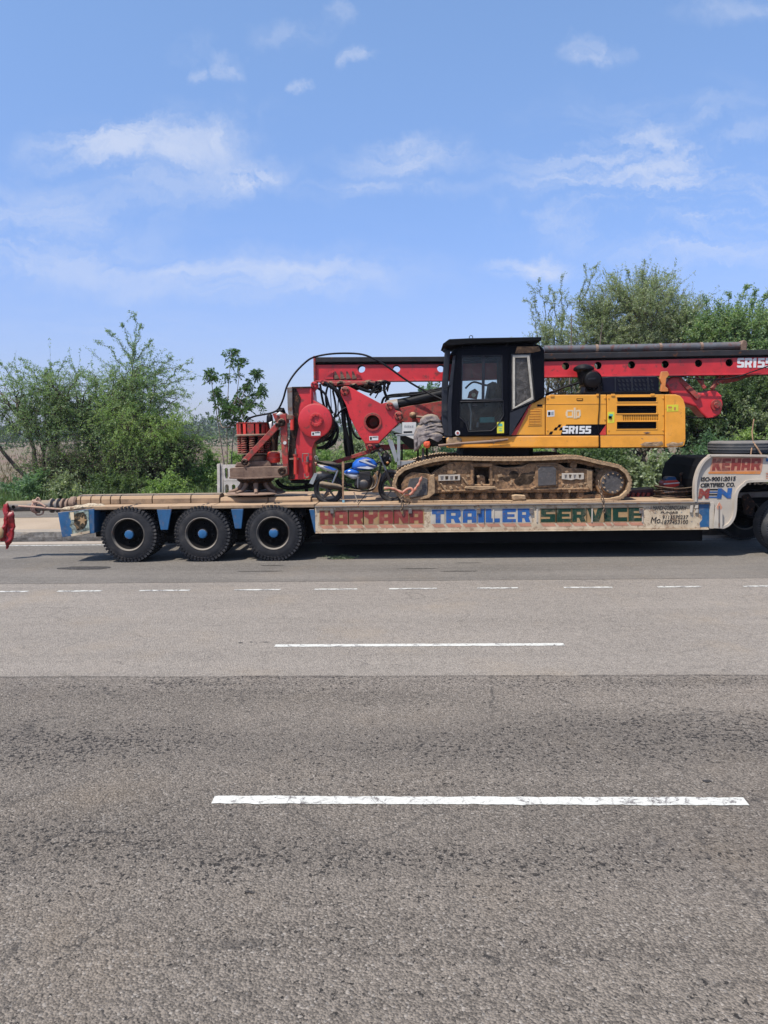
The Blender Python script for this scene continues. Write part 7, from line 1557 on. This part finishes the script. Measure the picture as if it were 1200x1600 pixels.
# bare pale stalks
for i, (a, b) in enumerate([((890, 600), (893, 490)), ((930, 590), (941, 505))]):
    MB().tube([P(*a, 22.6), P((a[0] + b[0]) / 2 + 1, (a[1] + b[1]) / 2, 22.6), P(*b, 22.6)], [.03, .022, .012], 6).build('bare_stalk', M['bark_pale'], smooth=60, label=['bare pale stalk standing above the mast left of the air filter', 'leaning pale stalk standing above the mast right of the air filter'][i], cat='stalk')
V_, F_ = leaves(np.concatenate([np.array(P(892, 532, 23.4)) + rng.normal(size=(300, 3)) * .16, np.array(P(908, 530, 23.4)) + rng.normal(size=(300, 3)) * .2]), rng.normal(size=(600, 3)), rng.uniform(.015, .035, 600), rng.uniform(.01, .02, 600))
# grass and weeds
n = 20000; gx = rng.uniform(-17, 17, n); gy = 20.95 + np.abs(rng.normal(size=n)) * 2.2; hh = rng.uniform(.10, .38, n)
Cg = np.stack([gx, gy, .22 + hh * .8], 1); V_, F_ = leaves(Cg, np.stack([rng.normal(size=n) * .35, rng.normal(size=n) * .35, np.ones(n)], 1), hh, rng.uniform(.008, .02, n))
np_mesh('grass', V_, F_, LEAF['dark'], label='green grass and weeds along the far side of the service road', cat='grass', kind='stuff')
n = 30000; gx = rng.uniform(-60, 60, n); gy = 27 + rng.exponential(22, n); hh = rng.uniform(.06, .30, n)
keep = np.abs(gx) < gy * .75; gx, gy, hh = gx[keep], gy[keep], hh[keep]; n = len(gx)
V_, F_ = leaves(np.stack([gx, gy, .2 + hh * .7], 1), np.stack([rng.normal(size=n) * .4, rng.normal(size=n) * .4, np.ones(n)], 1), hh, rng.uniform(.012, .035, n))
np_mesh('field_weeds', V_, F_, LEAF['dry'], label='scattered dry weeds on the ploughed field', cat='weeds', kind='stuff')
# far tree line
LVf = []
for i in range(230):
    x = rng.uniform(-330, 330); y = rng.uniform(290, 420); h = rng.uniform(5, 10.5) * (1 if rng.random() < .8 else 1.25); w = rng.uniform(4, 11); k = 190
    u = nrm(rng.normal(size=(k, 3))) * rng.uniform(.6, 1, (k, 1)); c = np.array([x, y, h * .5]) + u * np.array([w, w * .6, h * .5])
    LVf.append(leaves(c, rng.normal(size=(k, 3)), rng.uniform(.5, 1.1, k), rng.uniform(.35, .8, k)))
V_, F_ = cat(LVf); np_mesh('far_treeline', V_, F_, LEAF['far'], label='hazy distant line of trees beyond the field', cat='trees', kind='stuff')
n = 9000; th = rng.uniform(-1.2, 1.2, n); rr = rng.uniform(90, 110, n)
LVf = []
for i in range(60):
    x = rng.uniform(-110, 110); y = rng.uniform(110, 190); h = rng.uniform(1.0, 2.4); w = rng.uniform(2, 6); k = 260
    u = nrm(rng.normal(size=(k, 3))); c = np.array([x, y, .2 + h * .5]) + u * np.array([w, w * .6, h * .5]); LVf.append(leaves(c, rng.normal(size=(k, 3)), rng.uniform(.12, .3, k), rng.uniform(.08, .2, k)))
V_, F_ = cat(LVf); np_mesh('far_shrubs', V_, F_, LEAF['far'], label='scattered distant shrubs far out on the field', cat='shrubs', kind='stuff')

# pierced concrete railing
Yc3 = 21.2
cr = empty('concrete_railing', P(355, 772, Yc3), 'pale precast concrete railing with rounded openings behind the rotary head', 'railing')
za, zt2 = P(355, 800, Yc3).z, P(355, 726, Yc3).z
def zpx(py): return P(355, py, Yc3).z
xs0 = P(349, 750, Yc3).x; cell = 10.6 * Yc3 / F
for c_ in range(7):
    for r_ in range(3):
        x = xs0 + c_ * cell; z1 = zt2 - r_ * (26 * Yc3 / F); z0 = z1 - 25.4 * Yc3 / F; rr = cell * .27
        hole = [(x + cell / 2 + rr * math.cos(t), (z1 - .12) + rr * math.sin(t) - .02) for t in [math.pi * i / 6 for i in range(7)]] + [(x + cell / 2 - rr, z0 + .12), (x + cell / 2 - rr * .5, z0 + .06), (x + cell / 2 + rr * .5, z0 + .06), (x + cell / 2 + rr, z0 + .12)]
        MB().prism([(x, z0), (x + cell, z0), (x + cell, z1), (x, z1)], Yc3, Yc3 + .10, [hole]).build('pierced_block', M['concrete'], cr)
MB().pp([(339, 725), (343.5, 724), (344, 800), (339.5, 800)], Yc3 - .03, Yc3 + .12).build('end_post', M['concrete'], cr, bevel=.01)
MB().pp([(345, 724.5), (348.2, 725), (348.4, 800), (345.4, 800)], Yc3 + .02, Yc3 + .14).build('end_post', M['concrete'], cr, bevel=.01)

# ------------------------------------------------------------------ the air
hm = bpy.data.materials.new('air_haze'); hm.use_nodes = True; hm.node_tree.nodes.clear()
vo_ = N(hm.node_tree, 'ShaderNodeVolumePrincipled'); vo_.inputs['Color'].default_value = (.86, .92, 1, 1); vo_.inputs['Density'].default_value = .00028; vo_.inputs['Anisotropy'].default_value = .2
ho_ = N(hm.node_tree, 'ShaderNodeOutputMaterial'); L(hm.node_tree, vo_.outputs[0], ho_.inputs['Volume'])
MB().box(-3000, 3000, -700, 4300, -1.05, 16).build('haze', hm, origin=(0, 0, 0), kind='stuff', label='thin pale haze over the field and the road', cat='haze')
